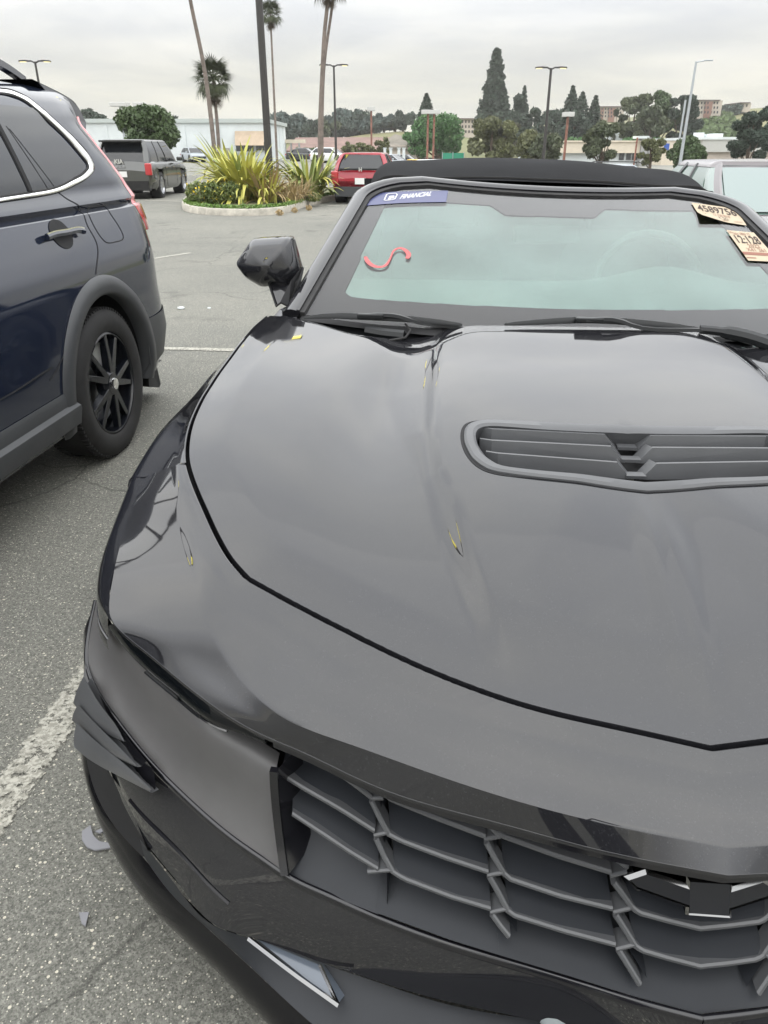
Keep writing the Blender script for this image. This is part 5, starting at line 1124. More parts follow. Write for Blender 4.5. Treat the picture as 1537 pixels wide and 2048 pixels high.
def gen_car(label, paintm, L=4.6, Wd=1.85, Hh_=1.65, kind='suv', loc=(0, 0), head=0., group=None, name='parked_car', glass=None, detail=True, arch=.36, lower=None, ws=None, door=True):
    """front towards local -y; origin on the ground under its centre"""
    t = thing(name, label, 'car', (loc[0], loc[1], 0), head, group); glass = glass or M['tintglass']; lower = lower or M['clad']
    h = L / 2; w = Wd / 2
    if kind == 'suv': belt = [(-h, .70), (-h + .08, .86), (-h + .5, .98), (-h + 1.1, 1.04), (0, 1.06), (h - .5, 1.08), (h - .06, 1.05), (h, .80)]; gh = dict(yb0=-h + 1.15, yb1=h - .10, yt0=-h + 1.85, yt1=h - .50, zt=Hh_ - .05)
    elif kind == 'sedan': belt = [(-h, .55), (-h + .1, .70), (-h + .6, .84), (-h + 1.2, .92), (0, .95), (h - 1.0, .98), (h - .1, .97), (h, .70)]; gh = dict(yb0=-h + 1.15, yb1=h - .55, yt0=-h + 2.0, yt1=h - 1.35, zt=Hh_ - .04)
    else: belt = [(-h, .60), (-h + .1, .74), (-h + .7, .88), (-h + 1.2, .96), (0, .98), (h - .3, 1.02), (h - .05, .98), (h, .70)]; gh = dict(yb0=-h + 1.05, yb1=h - .12, yt0=-h + 1.8, yt1=h - .65, zt=Hh_ - .05)
    sc_ = min(1, (Hh_ / {'suv': 1.65, 'sedan': 1.45, 'hatch': 1.5}[kind])); by = [b[0] for b in belt]; bz = [b[1] * sc_ for b in belt]
    ny = 72; ys_ = np.linspace(-h, h, ny); G = []
    for y in ys_:
        e = min(1, (h - abs(y)) / .55); ww = w * (1 - .10 * (1 - e) ** 2.2 - (.04 * (1 - min(1, (h - abs(y)) / .12)) ** 2)); zb = np.interp(y, by, bz); z0 = .24 + (.06 if abs(y) > h - .4 else 0)
        sec = [(ww * .93, z0), (ww * .99, z0 + .14), (ww, z0 + .3), (ww * .995, zb - .22), (ww * .975, zb - .10), (ww * .93, zb - .03), (ww * .86, zb), (ww * .4, zb + .03), (0, zb + .035)]
        sec = sec + [(-a, b) for a, b in sec[:-1][::-1]]; G.append([(a, y, b) for a, b in sec])
    G = np.array(G); c = (G[:-1, :-1] + G[1:, 1:]) / 2; wr = arch; ay = (-h + .92, h - .95)
    mk = np.zeros(c.shape[:2], bool)
    for a in ay: mk |= ((c[..., 1] - a) ** 2 + (c[..., 2] - wr) ** 2 < (wr + .05) ** 2) & (np.abs(c[..., 0]) > w * .8)
    mb = MB().grid(G, mask=mk); n = G.shape[1]
    mb.add(G[0], [tuple(range(n))]); mb.add(G[-1], [tuple(range(n))[::-1]]); mb.build('body', paintm, t, fix=True, sharp=40)
    zb = float(np.interp(0, by, bz)) + .0
    wb = w * .88; wt = w * .70
    R0 = rring(-wb, wb, gh['yb0'], gh['yb1'], .12, zb - .02); 
    def ringat(s):
        P_ = R0.copy(); y = P_[:, 1]; yn = (y - gh['yb0']) / (gh['yb1'] - gh['yb0']); P_[:, 1] = y * (1 - s) + (gh['yt0'] + yn * (gh['yt1'] - gh['yt0'])) * s
        P_[:, 0] *= (1 - s) + s * wt / wb; P_[:, 0] += np.sign(P_[:, 0]) * .03 * math.sin(math.pi * s); P_[:, 2] = (zb - .02) * (1 - s) + gh['zt'] * s; return P_
    lv = [ringat(s) for s in np.linspace(0, 1, 7)]; GG = np.stack(lv + [], 1); GG = np.concatenate([GG, GG[:1]], 0)
    mb = MB().grid(GG); mb.build('windows', glass, t, fix=True, sharp=60)
    if ws is not None:
        q0, q1 = ringat(.08), ringat(.93); ids = [i for i in range(len(R0)) if R0[i, 1] < gh['yb0'] + .03 and abs(R0[i, 0]) < wb - .08]; ids.sort(key=lambda i: R0[i, 0])
        MB().grid(np.stack([q0[ids] + np.array([0, -.012, .01]), q1[ids] + np.array([0, -.012, .01])], 1)).build('windshield', ws, t, fix=True)
    top = ringat(1.0); q1 = top * np.array([.93, 1, 1]); q1[:, 1] = q1[:, 1] * .97 + np.mean(top[:, 1]) * .03; q1[:, 2] += .035; cen_ = top.mean(0) + np.array([0, 0, .055]); q2 = q1 * .5 + cen_ * .5; q2[:, 2] = cen_[2] - .006
    base = ringat(.955); RR = np.stack([base * np.array([1.01, 1, 1]), top * np.array([1.015, 1, 1]), q1, q2, np.tile(cen_, (len(top), 1))], 1); RR = np.concatenate([RR, RR[:1]], 0); RR[:, 0, 1] += 0
    MB().grid(RR).build('roof', paintm, t, fix=True, sharp=50)
    # pillars
    def idx(fx, fy):
        tgt = np.array([fx, fy]); nrm_ = np.stack([R0[:, 0] / wb, (R0[:, 1] - gh['yb0']) / (gh['yb1'] - gh['yb0'])], 1); return int(np.argmin(((nrm_ - tgt) ** 2).sum(1)))
    for fx in (-1, 1):
        for fy, wd in ((.0, .05), (.38, .035), (.66, .035), (1.0, .09 if kind != 'sedan' else .07)):
            fx2 = fx * (.93 if fy in (0., 1.) else 1); i = idx(fx2, fy); pp = np.array([lv[k][i] * np.array([1.006, 1.004, 1]) for k in range(7)]); up_ = (fx, 0, .3) if fy not in (0., 1.) else (fx, -1 if fy == 0 else 1, .4)
            MB().sweep(pp, [(-wd, -.01), (wd, -.01), (wd * .8, .012), (-wd * .8, .012)], up=up_).build('pillar', paintm if fy in (0., 1.) else M['trim'], t, fix=True)
    for a in ay:
        for sx in (-1, 1):
            c_ = (sx * (w - .005), a, wr); o = obj('wheel', None, t); o.location = c_
            MB().lathe([(wr * .68, .0), (wr * .72, .01 * sx), (wr * .97, 0), (wr, -.03 * sx), (wr, -.2 * sx), (wr * .8, -.22 * sx)], n=28).build('tyre', M['rubber'], o, fix=True)
            mb = MB().lathe([(wr * .70, -.005 * sx), (wr * .66, -.03 * sx), (wr * .62, -.06 * sx), (0, -.07 * sx)], n=28)
            for k in range(7):
                an = 2 * math.pi * k / 7; R = Matrix.Rotation(an, 3, 'X'); mb.box(tuple(R @ Vector((-.018 * sx, 0, wr * .36))), (.02, .045, wr * .62), R)
            mb.build('rim', M['satin'] if detail else M['rim'], o, fix=True, sharp=30)
            MB().lathe([(wr + .06, 0), (wr + .06, -.3 * sx), (0, -.3 * sx)], (sx * w * .97, a, wr), 'x', 20).build('wheel_well', M['dark'], t)
    MB().box((0, 0, .26), (Wd * .8, L * .92, .04)).build('underbody', M['dark'], t, smooth=False)
    for sy, nm in ((-1, 'front_bumper'), (1, 'rear_bumper')):
        yb_ = sy * h; P_ = [(x_, yb_ + sy * .02 - sy * .10 * (abs(x_) / w) ** 4, z) for x_ in np.linspace(-w * .88, w * .88, 9) for z in (.26, .34, .46)]
        MB().grid(np.array(P_).reshape(9, 3, 3)).build(nm, lower, t)
    # lights
    zl = float(np.interp(h, [0, 9], [0, 0])) + sc_ * (.88 if kind == 'suv' else .78)
    for sx in (-1, 1):
        hlm = mat('clear_lens', (.35, .37, .40), .15, ior=1.6) if 'hl' not in GL else GL['hl']; GL['hl'] = hlm
        o = MB().box((sx * (w * .74), -h + .06, zl - .14), (.36, .16, .12)).build('headlight', hlm, t, smooth=False); bevel(o, .03, 2)
        o = MB().box((sx * (w * .86), h - .045, zl - .02), (.20, .14, .34 if kind == 'suv' else .16)).build('tail_light', M['redlens'], t, smooth=False); bevel(o, .03, 2)
        o = MB().box((sx * (w + .09), gh['yb0'] + .45, zb + .06), (.2, .12, .13)).build('side_mirror', paintm, t, smooth=False); bevel(o, .03, 2)
    MB().box((0, h + .025, .62 * sc_ + .1), (.32, .012, .16)).build('plate', M['plate'], t, smooth=False)
    if door:
        for sx in (-1, 1):
            for y in (-.15 * h * 2 * .5 - .25, .75):
                MB().box((sx * (w + .0005), y, .66), (.004, .012, .66)).build('door_line', M['dark'], t, smooth=False)
            for y in (.1, 1.0): o = MB().box((sx * (w + .008), y - .25, .88 * sc_), (.025, .17, .03)).build('door_handle', paintm, t, smooth=False)
    return t, dict(h=h, w=w, gh=gh, zb=zb)
YAW = -math.atan(.09)
# ---- vehicles
kp = paint('olive_grey_paint', (.040, .042, .036), ior=1.9, rough=.08)
k1, kd = gen_car('dark grey-green family SUV parked beyond the blue SUV, rear towards the camera', kp, 4.85, 1.92, 1.70, 'suv', (-8.12, 27.55), math.pi + .01, name='suv', arch=.38)
V, Fc2 = text_mesh('KIA', .17, None, extrude=.008, bold=.006); MB().add([(-(v[0] - .18), 2.44 + v[2], 1.02 + v[1]) for v in V], Fc2).build('badge', M['chrome'], k1, smooth=False)
V, Fc2 = text_mesh('TELLURIDE', .085, None, extrude=.006); MB().add([(-(v[0] * 1.5 - .50), 2.44 + v[2], .90 + v[1]) for v in V], Fc2).build('model_lettering', M['satin'], k1, smooth=False)
MB().box((0, 2.10, 1.64), (1.25, .34, .05)).build('spoiler', M['trim'], k1, smooth=False)
MB().box((0, 2.47, .40), (1.6, .05, .26)).build('lower_bumper', M['trim'], k1, smooth=False)
rp = paint('red_paint', (.30, .010, .022), ior=1.6, rough=.06)
r1, rd = gen_car('bright red SUV seen from behind between the planted island and the convertible roof', rp, 4.1, 1.72, 1.34, 'suv', (lat(737, 25.1, 400), 25.1), math.pi - math.atan(.085), name='suv', arch=.33)
MB().box((0, 2.08, .905), (1.20, .02, .05)).build('light_bar', M['trim'], r1, smooth=False)
V, Fc2 = text_mesh('H', .13, None, extrude=.008, bold=.008); MB().add([(-(v[0] - .045), 2.10 + v[2], .86 + v[1]) for v in V], Fc2).build('badge', M['chrome'], r1, smooth=False)
MB().box((0, 2.065, .33), (1.45, .05, .26)).build('lower_bumper', M['clad'], r1, smooth=False)
MB().box((0, 2.06, .33 + .03), (.0, .0, .0)) if False else None
gp = paint('lilac_grey_paint', (.15, .135, .14), ior=1.6, rough=.12)
g1_, gd = gen_car('pale grey sedan facing the camera at the right edge behind the convertible', gp, 4.6, 1.78, 1.33, 'sedan', (4.06, 8.75), -math.atan(.08), name='sedan', ws=M['wsl'], glass=M['wsl'], arch=.33)
yp = paint('yellow_paint', (.72, .42, .02), ior=1.6, rough=.12); wp = paint('white_paint', (.70, .71, .70), ior=1.6, rough=.15); sv = paint('silver_paint', (.34, .37, .40), ior=1.7, rough=.15); bp_ = paint('steel_blue_paint', (.06, .12, .20), ior=1.7, rough=.15); dk = paint('charcoal_paint', (.03, .032, .035), ior=1.7, rough=.12)
far = [('small silver-blue hatchback parked alone before the white warehouse', sv, 4.2, 1.78, 1.5, 'hatch', 388, 93, .55),
       ('yellow coupe parked far off above the left end of the black soft top', yp, 4.4, 1.85, 1.25, 'sedan', 838, 78, 1.15),
       ('white van-like car whose roof shows just right of the yellow coupe', wp, 4.8, 1.95, 1.66, 'suv', 903, 46, 1.5),
       ('dark SUV with a roof rack showing above the middle of the soft top', dk, 4.7, 1.9, 1.52, 'suv', 1067, 46, 1.55),
       ('silver SUV with a dark roof rack showing above the right half of the soft top', sv, 4.7, 1.9, 1.36, 'suv', 1243, 40, 1.5),
       ('white hatchback parked far left of the red SUV under the brown roof', wp, 4.2, 1.8, 1.5, 'hatch', 662, 88, 1.2),
       ('charcoal sedan parked in front of the brown-roofed building', dk, 4.5, 1.8, 1.45, 'sedan', 612, 98, 1.3),
       ('silver sedan parked just right of the red SUV', sv, 4.5, 1.8, 1.45, 'sedan', 786, 84, 1.0),
       ('charcoal hatchback parked just left of the yellow coupe', dk, 4.2, 1.8, 1.5, 'hatch', 812, 96, 1.2)]
for lb, pm, L_, w_, h_, kd_, u, D, hd_ in far:
    c_, cd = gen_car(lb, pm, L_, w_, h_, kd_, (lat(u, D, 320), D), hd_, detail=False, door=False, group='cars parked across the far lot'); c_.location.z = float(gh(lat(u, D, 320), D))
    if 'rack' in lb:
        for sx in (-1, 1): MB().tube([(sx * .55, -.9, h_ + .03), (sx * .56, -.7, h_ + .10), (sx * .56, 1.2, h_ + .10), (sx * .55, 1.4, h_ + .03)], .025, 6).build('roof_rack', M['trim'], c_)
# ---- raised planting island
KP = [gnd(u, v) for u, v in [(372, 404), (366, 412), (376, 424), (420, 430), (500, 432), (560, 428), (600, 418), (655, 404)]]
KP = KP + [KP[-1] + np.array([.9, 3.2, 0]), KP[-1] + np.array([.4, 6.2, 0]), KP[0] + np.array([1.2, 5.5, 0]), KP[0] + np.array([-.1, 2.0, 0])]
kc = curve(np.array(KP + [KP[0]]), 121)[:, :2]; cen2 = kc.mean(0)
kerb = obj('kerb', None, kind='structure'); GR = []
inn_ = kc + (cen2 - kc) / np.linalg.norm(cen2 - kc, axis=1)[:, None] * .17
for a in range(0, 120, 8):
    i0, i1 = a, a + 8; o_ = np.column_stack([kc[i0:i1 + 1], np.zeros(i1 - i0 + 1)]); n_ = np.column_stack([inn_[i0:i1 + 1], np.zeros(i1 - i0 + 1)]); o_[-1] = o_[-1] * .985 + o_[-2] * .015
    h_ = .155 + random.uniform(-.006, .006); G = np.stack([o_, o_ + np.array([0, 0, h_ - .03]), o_ * .9 + n_ * .1 + np.array([0, 0, h_]), n_ * .9 + o_ * .1 + np.array([0, 0, h_]), n_], 1)
    mb = MB().grid(G); mb.add(G[0], [(0, 1, 2, 3, 4)]); mb.add(G[-1], [(4, 3, 2, 1, 0)]); mb.build('kerb_stone', M['concrete'], kerb, fix=True, sharp=50)
soil = vary(mat('island_soil', (.12, .10, .06), .95), 3, .4, col2=(.10, .13, .04))
mb = MB(); q = [(*p, .12) for p in inn_[:-1]]; cc = (*cen2, .22); mb.add([cc] + q, [(0, i, i % 120 + 1) for i in range(1, 121)]); mb.add([cc] + q, []); mb.build('planting_bed', soil, kind='structure')
def leafmat(name, a, b, rough=.55, scale=1.2):
    m = mat(name, a, rough); vary(m, scale, 0, col2=b, lo=.3, hi=.7); return m
def blade(L, w, bend, tw=0.0, n=6, fold=.25):
    """sword leaf standing at origin leaning to +x"""
    V = []; Fc = []; a = math.radians(82); p = np.array([0., 0., 0.]); st = L / n
    for i in range(n + 1):
        s = i / n; ww = w * (1.0 if s < .6 else (1 - ((s - .6) / .4) ** 1.6)) * (.6 + .4 * min(1, s * 4)); ww = max(ww, .0015)
        V += [p + np.array([0, -ww, fold * ww]), p.copy(), p + np.array([0, ww, fold * ww])]
        a -= math.radians(bend) / n * (.4 + 1.4 * s); p = p + st * np.array([math.cos(a), 0, math.sin(a)])
    for i in range(n): Fc += [(i * 3, i * 3 + 1, i * 3 + 4, i * 3 + 3), (i * 3 + 1, i * 3 + 2, i * 3 + 5, i * 3 + 4)]
    return V, Fc
lf_y = leafmat('yellow_striped_leaf', (.60, .52, .12), (.30, .34, .07)); lf_g = leafmat('green_sword_leaf', (.13, .19, .05), (.26, .29, .08)); lf_t = leafmat('dry_tan_leaf', (.42, .31, .15), (.26, .19, .09))
BL = {}
for mi, mm_ in (('y', lf_y), ('g', lf_g), ('t', lf_t)):
    for k in range(5): V, Fc2 = blade(1.0, [.022, .026, .02, .024, .018][k], [25, 55, 95, 135, 70][k]); BL[mi, k] = MB().add(V, Fc2).mesh('leaf', mm_, True, 60)
def clump(label, name, cat, x, y, z, n, Lr, tilt, mix, ws_=1.0, group=None, base=.18):
    t = thing(name, label, cat, (x, y, z), 0, group)
    for i in range(n):
        k = random.randrange(5); o = obj('leaf', BL[random.choice(mix), k], t); r = base * math.sqrt(random.random()); th = random.uniform(0, 2 * math.pi)
        o.location = (r * math.cos(th), r * math.sin(th), 0); L_ = random.uniform(*Lr); o.scale = (L_, L_ * ws_, L_); tl_ = random.uniform(0, tilt) * (k + 1) / 4
        o.rotation_euler = (random.uniform(-.25, .25), tl_, th + random.uniform(-.5, .5))
    return t
def gz(u, v): p = gnd(u, v, .15); return p
a = gz(492, 402); clump('huge yellow-green striped sword-leaf plant in the middle of the kerbed island', 'sword_plant', 'plant', a[0], a[1], .14, 290, (1.0, 1.6), .85, 'yyyyyyg', 1.6, base=.30)
a = gz(468, 396); clump('taller striped sword-leaf clump standing at the left back of the big yellow one', 'sword_plant', 'plant', a[0] - .1, a[1] + .6, .14, 90, (1.2, 1.9), .4, 'yyg', 1.5, base=.25)
a = gz(535, 404); clump('golden brown drooping sword-leaf clump at the right front of the big yellow one', 'sword_plant', 'plant', a[0], a[1] - .1, .14, 110, (.7, 1.1), .9, 'ytt', 1.5, base=.3)
a = gz(615, 398); clump('greener sword-leaf clump at the right end of the island', 'sword_plant', 'plant', a[0], a[1] + .8, .14, 150, (1.0, 1.5), .8, 'ggy', 1.5, base=.35)
for u, v, lb in ((585, 406, 'tan tussock of dry grass in front of the greener sword-leaf clump'), (600, 402, 'second tan grass tussock nearer the right end of the island')):
    a = gz(u, v); clump(lb, 'grass_tussock', 'grass', a[0], a[1] + .15, .14, 120, (.55, .8), .5, 't', .5, base=.18)
def cards(n, fn, size, seed=0, lobes=None):
    r_ = np.random.default_rng(seed); P_ = fn(n, r_); th = r_.uniform(0, 2 * np.pi, n); ph = np.arccos(r_.uniform(-1, 1, n)); nrm = np.stack([np.sin(ph) * np.cos(th), np.sin(ph) * np.sin(th), np.cos(ph) * .9 + .25], 1); nrm /= np.linalg.norm(nrm, axis=1)[:, None]
    a = np.cross(nrm, r_.normal(size=(n, 3))); a /= np.linalg.norm(a, axis=1)[:, None]; b = np.cross(nrm, a); s = (size * r_.uniform(.5, 1.3, n))[:, None]
    V = np.stack([P_ - a * s, P_ - b * s * .55, P_ + a * s, P_ + b * s * .55], 1).reshape(-1, 3); return V
def cardmesh(name, V, m, smooth=False):
    me = bpy.data.meshes.new(name); n = len(V) // 4; me.vertices.add(len(V)); me.vertices.foreach_set('co', V.reshape(-1)); me.loops.add(4 * n); me.loops.foreach_set('vertex_index', np.arange(4 * n)); me.polygons.add(n)
    me.polygons.foreach_set('loop_start', np.arange(n) * 4); me.polygons.foreach_set('loop_total', np.full(n, 4)); me.materials.append(m); me.update(); me.validate(); return me
def lump(c, r, n_, seed=0, flat=1.):
    def fn(n, r_):
        d = r_.normal(size=(n, 3)); d /= np.linalg.norm(d, axis=1)[:, None]; return np.array(c) + d * np.array([r, r, r * flat]) * (r_.uniform(.35, 1, n) ** .5)[:, None]
    return fn
shrubm = leafmat('shrub_leaf', (.08, .12, .035), (.18, .21, .06), scale=3); flm = mat('yellow_petal', (.75, .55, .03), .6)
a = gz(428, 408); t = thing('flowering_shrub', 'low green shrub dotted with yellow flowers at the left end of the island', 'plant', (a[0], a[1] + .3, .12))
V = np.vstack([cards(900, lump((x_, y_, .28), .33, 0, flat=.85), .045, int(i)) for i, (x_, y_) in enumerate([(-.45, 0), (0, -.1), (.4, .05), (-.15, .3)])]); obj('foliage', cardmesh('foliage', V, shrubm), t)
V = np.vstack([cards(45, lump((x_, y_, .34), .36, 0, flat=.85), .035, 20 + int(i)) for i, (x_, y_) in enumerate([(-.45, 0), (0, -.1), (.4, .05)])]); obj('flowers', cardmesh('flowers', V, flm), t)
a = gz(648, 402); t = thing('flowering_shrub', 'small yellow-flowered tuft at the right tip of the island', 'plant', (a[0] - .3, a[1] + .2, .12)); obj('foliage', cardmesh('foliage', cards(500, lump((0, 0, .12), .25, 0, flat=.5), .035, 31), shrubm), t); obj('flowers', cardmesh('flowers', cards(30, lump((0, 0, .16), .22, 0, flat=.5), .035, 32), flm), t)
def edge_grass(n, r_):
    i = r_.integers(8, 62, n); s = r_.uniform(.0, .35, n)[:, None]; p = inn_[i] * (1 - s) + (inn_[i] * .8 + cen2 * .2) * s; return np.column_stack([p + r_.normal(size=(n, 2)) * .05, r_.uniform(.13, .21, n)])
obj('island_grass', cardmesh('island_grass', cards(4200, edge_grass, .035, 5), leafmat('bright_grass', (.08, .17, .02), (.14, .20, .04))), kind='stuff', label='short bright green grass along the inside of the kerb', cat='grass')
for u, v in ((618, 421), (590, 426), (560, 431)):
    a = gnd(u, v); 
    t = thing('weed_tuft', {618: 'dry weed tuft against the kerb, nearest its right end', 590: 'dry weed tuft against the kerb, middle of the three', 560: 'dry weed tuft against the kerb, leftmost of the three'}[u], 'weed', (a[0], a[1], 0)); obj('blades', cardmesh('blades', cards(90, lump((0, 0, .06), .09, 0, flat=.8), .03, u), lf_t), t)
line(gnd(255, 399)[:2], gnd(366, 403)[:2], .16); line(gnd(655, 411)[:2], gnd(720, 414)[:2], .16)
# ================================================================== far ground, hills
grassm = vary(mat('hill_grass', (.13, .15, .05), .9), .02, .3, col2=(.17, .15, .07)); vinem = vary(mat('hill_ivy', (.05, .085, .025), .9), .35, .5, bump=.6, bscale=.8, dist=.6)
def hillz(x, y):
    r = 15.5 * ss(40, 150, x) * ss(170, 330, y) + 6 * ss(120, 260, x) * ss(200, 420, y)
    l = 6.2 * ss(-95, -50, x) * (1 - ss(20, 70, x)) * ss(185, 245, y) * (.75 + .25 * np.sin(x * .09 + 1.0)); m_ = 6.5 * ss(10, 60, x) * ss(190, 300, y)
    return np.maximum(np.maximum(r, l), m_) + 5 * ss(420, 700, y)
xs = np.linspace(-420, 420, 90); ys_ = np.linspace(165, 900, 70); G = np.array([[(x, y, float(hillz(x, y)) - .3) for y in ys_] for x in xs])
MB().grid(G).build('hill', grassm, kind='structure', fix=True)
# ================================================================== trees
bark = vary(mat('bark', (.10, .075, .055), .9), 3, .3, bump=.4, bscale=12, dist=.05); palmbark = vary(mat('palm_bark', (.17, .14, .12), .9), 6, .25, bump=.5, bscale=14, dist=.03)
LM = dict(dark=leafmat('dark_needle', (.028, .046, .034), (.055, .080, .052), .7, .25), mid=leafmat('mid_leaf', (.045, .08, .028), (.09, .13, .05), .6, .3), olive=leafmat('olive_leaf', (.09, .10, .045), (.16, .17, .07), .65, .25),
          bright=leafmat('bright_leaf', (.045, .12, .035), (.09, .19, .06), .6, .3), blue=leafmat('haze_blue_leaf', (.045, .072, .066), (.08, .11, .09), .7, .1), gum=leafmat('gum_leaf', (.055, .075, .042), (.11, .125, .06), .65, .2), purple=leafmat('dusky_leaf', (.05, .05, .04), (.10, .10, .06), .7, .2))  # dark and blue leaf tones hold some bluish distance haze in their colour
def tree(label, u, vtop, vbot, wpx, D, kind='round', col='mid', n=1600, seed=None, name='tree', leaf=None, group=None, ground=None):
    x = lat(u, D, (vtop + vbot) / 2); zt_ = zat(vtop, D); zb = zat(vbot, D); pxm = D * 1.0 / 1640; w = wpx * pxm / 2; g0 = float(hillz(x, D)) if ground is None else float(gh(x, D))
    t = thing(name, label, 'tree', (x, D, g0 - .1), 0, group); H_ = zt_ - g0; b0 = max(zb - g0, .3); seed = seed or int(u * 7 + vtop); r_ = np.random.default_rng(seed); leaf = leaf or max(.10, D * .0024); n = int(n * 1.5)
    Vs = []; cl = []
    if kind in ('round', 'gum', 'spread'):
        k = {'round': 16, 'gum': 22, 'spread': 18}[kind]; hc = (H_ - b0)
        for i in range(k):
            a = r_.uniform(0, 2 * np.pi); s = r_.uniform(0, 1) ** .5; zz_ = r_.uniform(.0, 1); rad = w * (.80 if kind == 'round' else .86) * math.sqrt(max(.05, 1 - (2 * zz_ - 1) ** 2 * (.85 if kind == 'round' else .7)))
            cl.append(((math.cos(a) * s * rad, math.sin(a) * s * rad, b0 + hc * (.12 + .78 * zz_)), r_.uniform(.26, .46) * min(w, hc * 1.3) * (1.0 if kind == 'round' else .8)))
        for i, (c_, r0) in enumerate(cl): Vs.append(cards(n // k, lump(c_, r0, 0, flat=.75 if kind != 'round' else .85), leaf, seed + i))
    elif kind == 'cone':
        k = 70; w *= 1.15; hc = H_ - b0
        for i in range(k):
            s = (i + .5) / k; a = i * 2.4; rad = w * (1 - s) ** .62 * r_.uniform(.72, 1.0); cl.append(((math.cos(a) * rad * .7, math.sin(a) * rad * .7, b0 + hc * s), max(w * .12, rad * .46)))
        for i, (c_, r0) in enumerate(cl): Vs.append(cards(n // k, lump(c_, r0, 0, flat=.8), leaf, seed + i))
    elif kind == 'pine':
        k = 15; w *= 1.35; hc = H_ - b0
        for i in range(k):
            s = (i + .3) / k; rad = w * (1 - s) ** .85
            def fn(nn_, rr_, s=s, rad=rad):
                a = rr_.integers(0, 6, nn_) * 1.047 + s * 9 + rr_.normal(size=nn_) * .22; q = rr_.uniform(.05, 1, nn_) ** .7; return np.stack([np.cos(a) * q * rad, np.sin(a) * q * rad, b0 + hc * s + hc / k * (.5 - q * .55) + rr_.normal(size=nn_) * hc / k * .10], 1)
            Vs.append(cards(max(20, int(n / k * (1.6 - s))), fn, leaf, seed + i))
    obj('crown', cardmesh('crown', np.vstack(Vs), LM[col]), t)
    mb = MB(); r0 = max(.12, w * .07); mb.tube([(0, 0, -.3), (.02 * w, 0, b0 * .6 + .2), (-.02 * w, .02 * w, b0 + (H_ - b0) * .5), (0, 0, b0 + (H_ - b0) * (.9 if kind in ('cone', 'pine') else .7))], [r0 * 1.3, r0, r0 * .6, r0 * .12], 8); mb.build('trunk', bark, t)
    if kind in ('round', 'gum', 'spread'):
        for i in range(0, len(cl), 4):
            c_ = cl[i][0]; MB().tube([(0, 0, b0 * .7), (c_[0] * .5, c_[1] * .5, (b0 * .7 + c_[2]) * .52), c_], [r0 * .55, r0 * .35, r0 * .1], 6).build('limb', bark, t)
    return t
tree('round green tree in front of the white warehouse, behind the dark grey-green SUV', 293, 212, 290, 128, 42, 'round', 'mid', 9000, leaf=.12, ground=0)
tree('dark tree showing over the warehouse roof just right of the blue SUV', 186, 219, 250, 62, 150, 'spread', 'dark', 1600)
tree('small dark tree top over the warehouse roof right of the round tree', 343, 227, 250, 26, 150, 'spread', 'dark', 500)
for i, (u, vt, w, D, c_) in enumerate([(580, 226, 60, 240, 'blue'), (600, 232, 44, 235, 'blue'), (617, 240, 40, 230, 'dark'), (650, 233, 40, 240, 'gum'), (672, 222, 62, 245, 'blue'), (700, 219, 58, 250, 'blue'), (722, 226, 60, 248, 'dark'), (748, 236, 46, 242, 'blue'), (768, 228, 40, 246, 'blue'), (790, 240, 46, 244, 'gum'), (806, 222, 34, 240, 'dark'), (555, 236, 40, 238, 'dark')]):
    tree(['blue-green tree on the far left ridge, between the near black pole and the thin palm', 'lower blue-green tree just right of the thin palm on the far ridge', 'dark low tree on the ridge left of the twin palm trunks', 'loose tree on the ridge behind the twin palm trunks', 'blue-green tree on the ridge right behind the middle lamp post', 'tallest blue-green tree of the far ridge, right of the middle lamp post', 'dark wide tree on the ridge left of the slim red pole', 'lower blue-green tree on the ridge behind the slim red pole', 'blue-green tree on the ridge just right of the slim red pole', 'loose tree on the ridge further right of the slim red pole', 'narrow dark tree on the ridge left of the star-shaped pine', 'dark tree on the ridge left of the near black pole'][i], u, vt, 285, w * 1.5, D, 'spread', c_, 2200, group='trees along the far ridge')
tree('tiered conifer with a pointed top standing over the bright green tree', 853, 186, 268, 44, 165, 'pine', 'dark', 2200, name='conifer_tree', leaf=.35)
tree('bright green rounded tree below the tiered conifer', 878, 236, 312, 118, 120, 'round', 'bright', 6000, leaf=.26, ground=0)
tree('smaller bright green tree at the left side of the rounded bright one', 838, 246, 312, 62, 118, 'round', 'bright', 2600, leaf=.26, ground=0)
tree('very tall broad redwood, the highest tree of the whole skyline', 990, 99, 262, 66, 190, 'cone', 'dark', 9000, name='conifer_tree', leaf=.42)
tree('dark mass of foliage on the right shoulder of the tall redwood', 1025, 182, 300, 92, 185, 'gum', 'dark', 5000, leaf=.4)
tree('spiky dark conifer between the redwood and the right lamp post', 1046, 170, 290, 34, 188, 'pine', 'dark', 1500, name='conifer_tree', leaf=.35)
tree('spreading dark tree right of the redwood shoulder, behind the right lamp post', 1085, 206, 300, 100, 180, 'spread', 'dark', 4200, leaf=.4)
tree('olive-coloured loose tree in front of the redwood', 985, 226, 325, 104, 95, 'gum', 'olive', 6500, leaf=.2, ground=0)
tree('dusky purple-tinged tree beside the olive one', 1012, 236, 322, 76, 98, 'gum', 'purple', 3600, leaf=.2, ground=0)
tree('pale olive bush-like tree at the foot of the right lamp post', 1062, 262, 325, 78, 90, 'round', 'olive', 3600, leaf=.2, ground=0)
tree('grey-green low tree right of the lamp post foot', 1092, 266, 325, 66, 88, 'round', 'gum', 3000, leaf=.2, ground=0)
tree('left spire of the three dark conifers', 1142, 170, 275, 46, 170, 'pine', 'dark', 2600, name='conifer_tree', leaf=.35)
tree('middle spire of the three dark conifers', 1162, 183, 275, 52, 168, 'pine', 'dark', 2600, name='conifer_tree', leaf=.35)
tree('right spire of the three dark conifers', 1188, 190, 278, 40, 166, 'pine', 'dark', 2200, name='conifer_tree', leaf=.35)
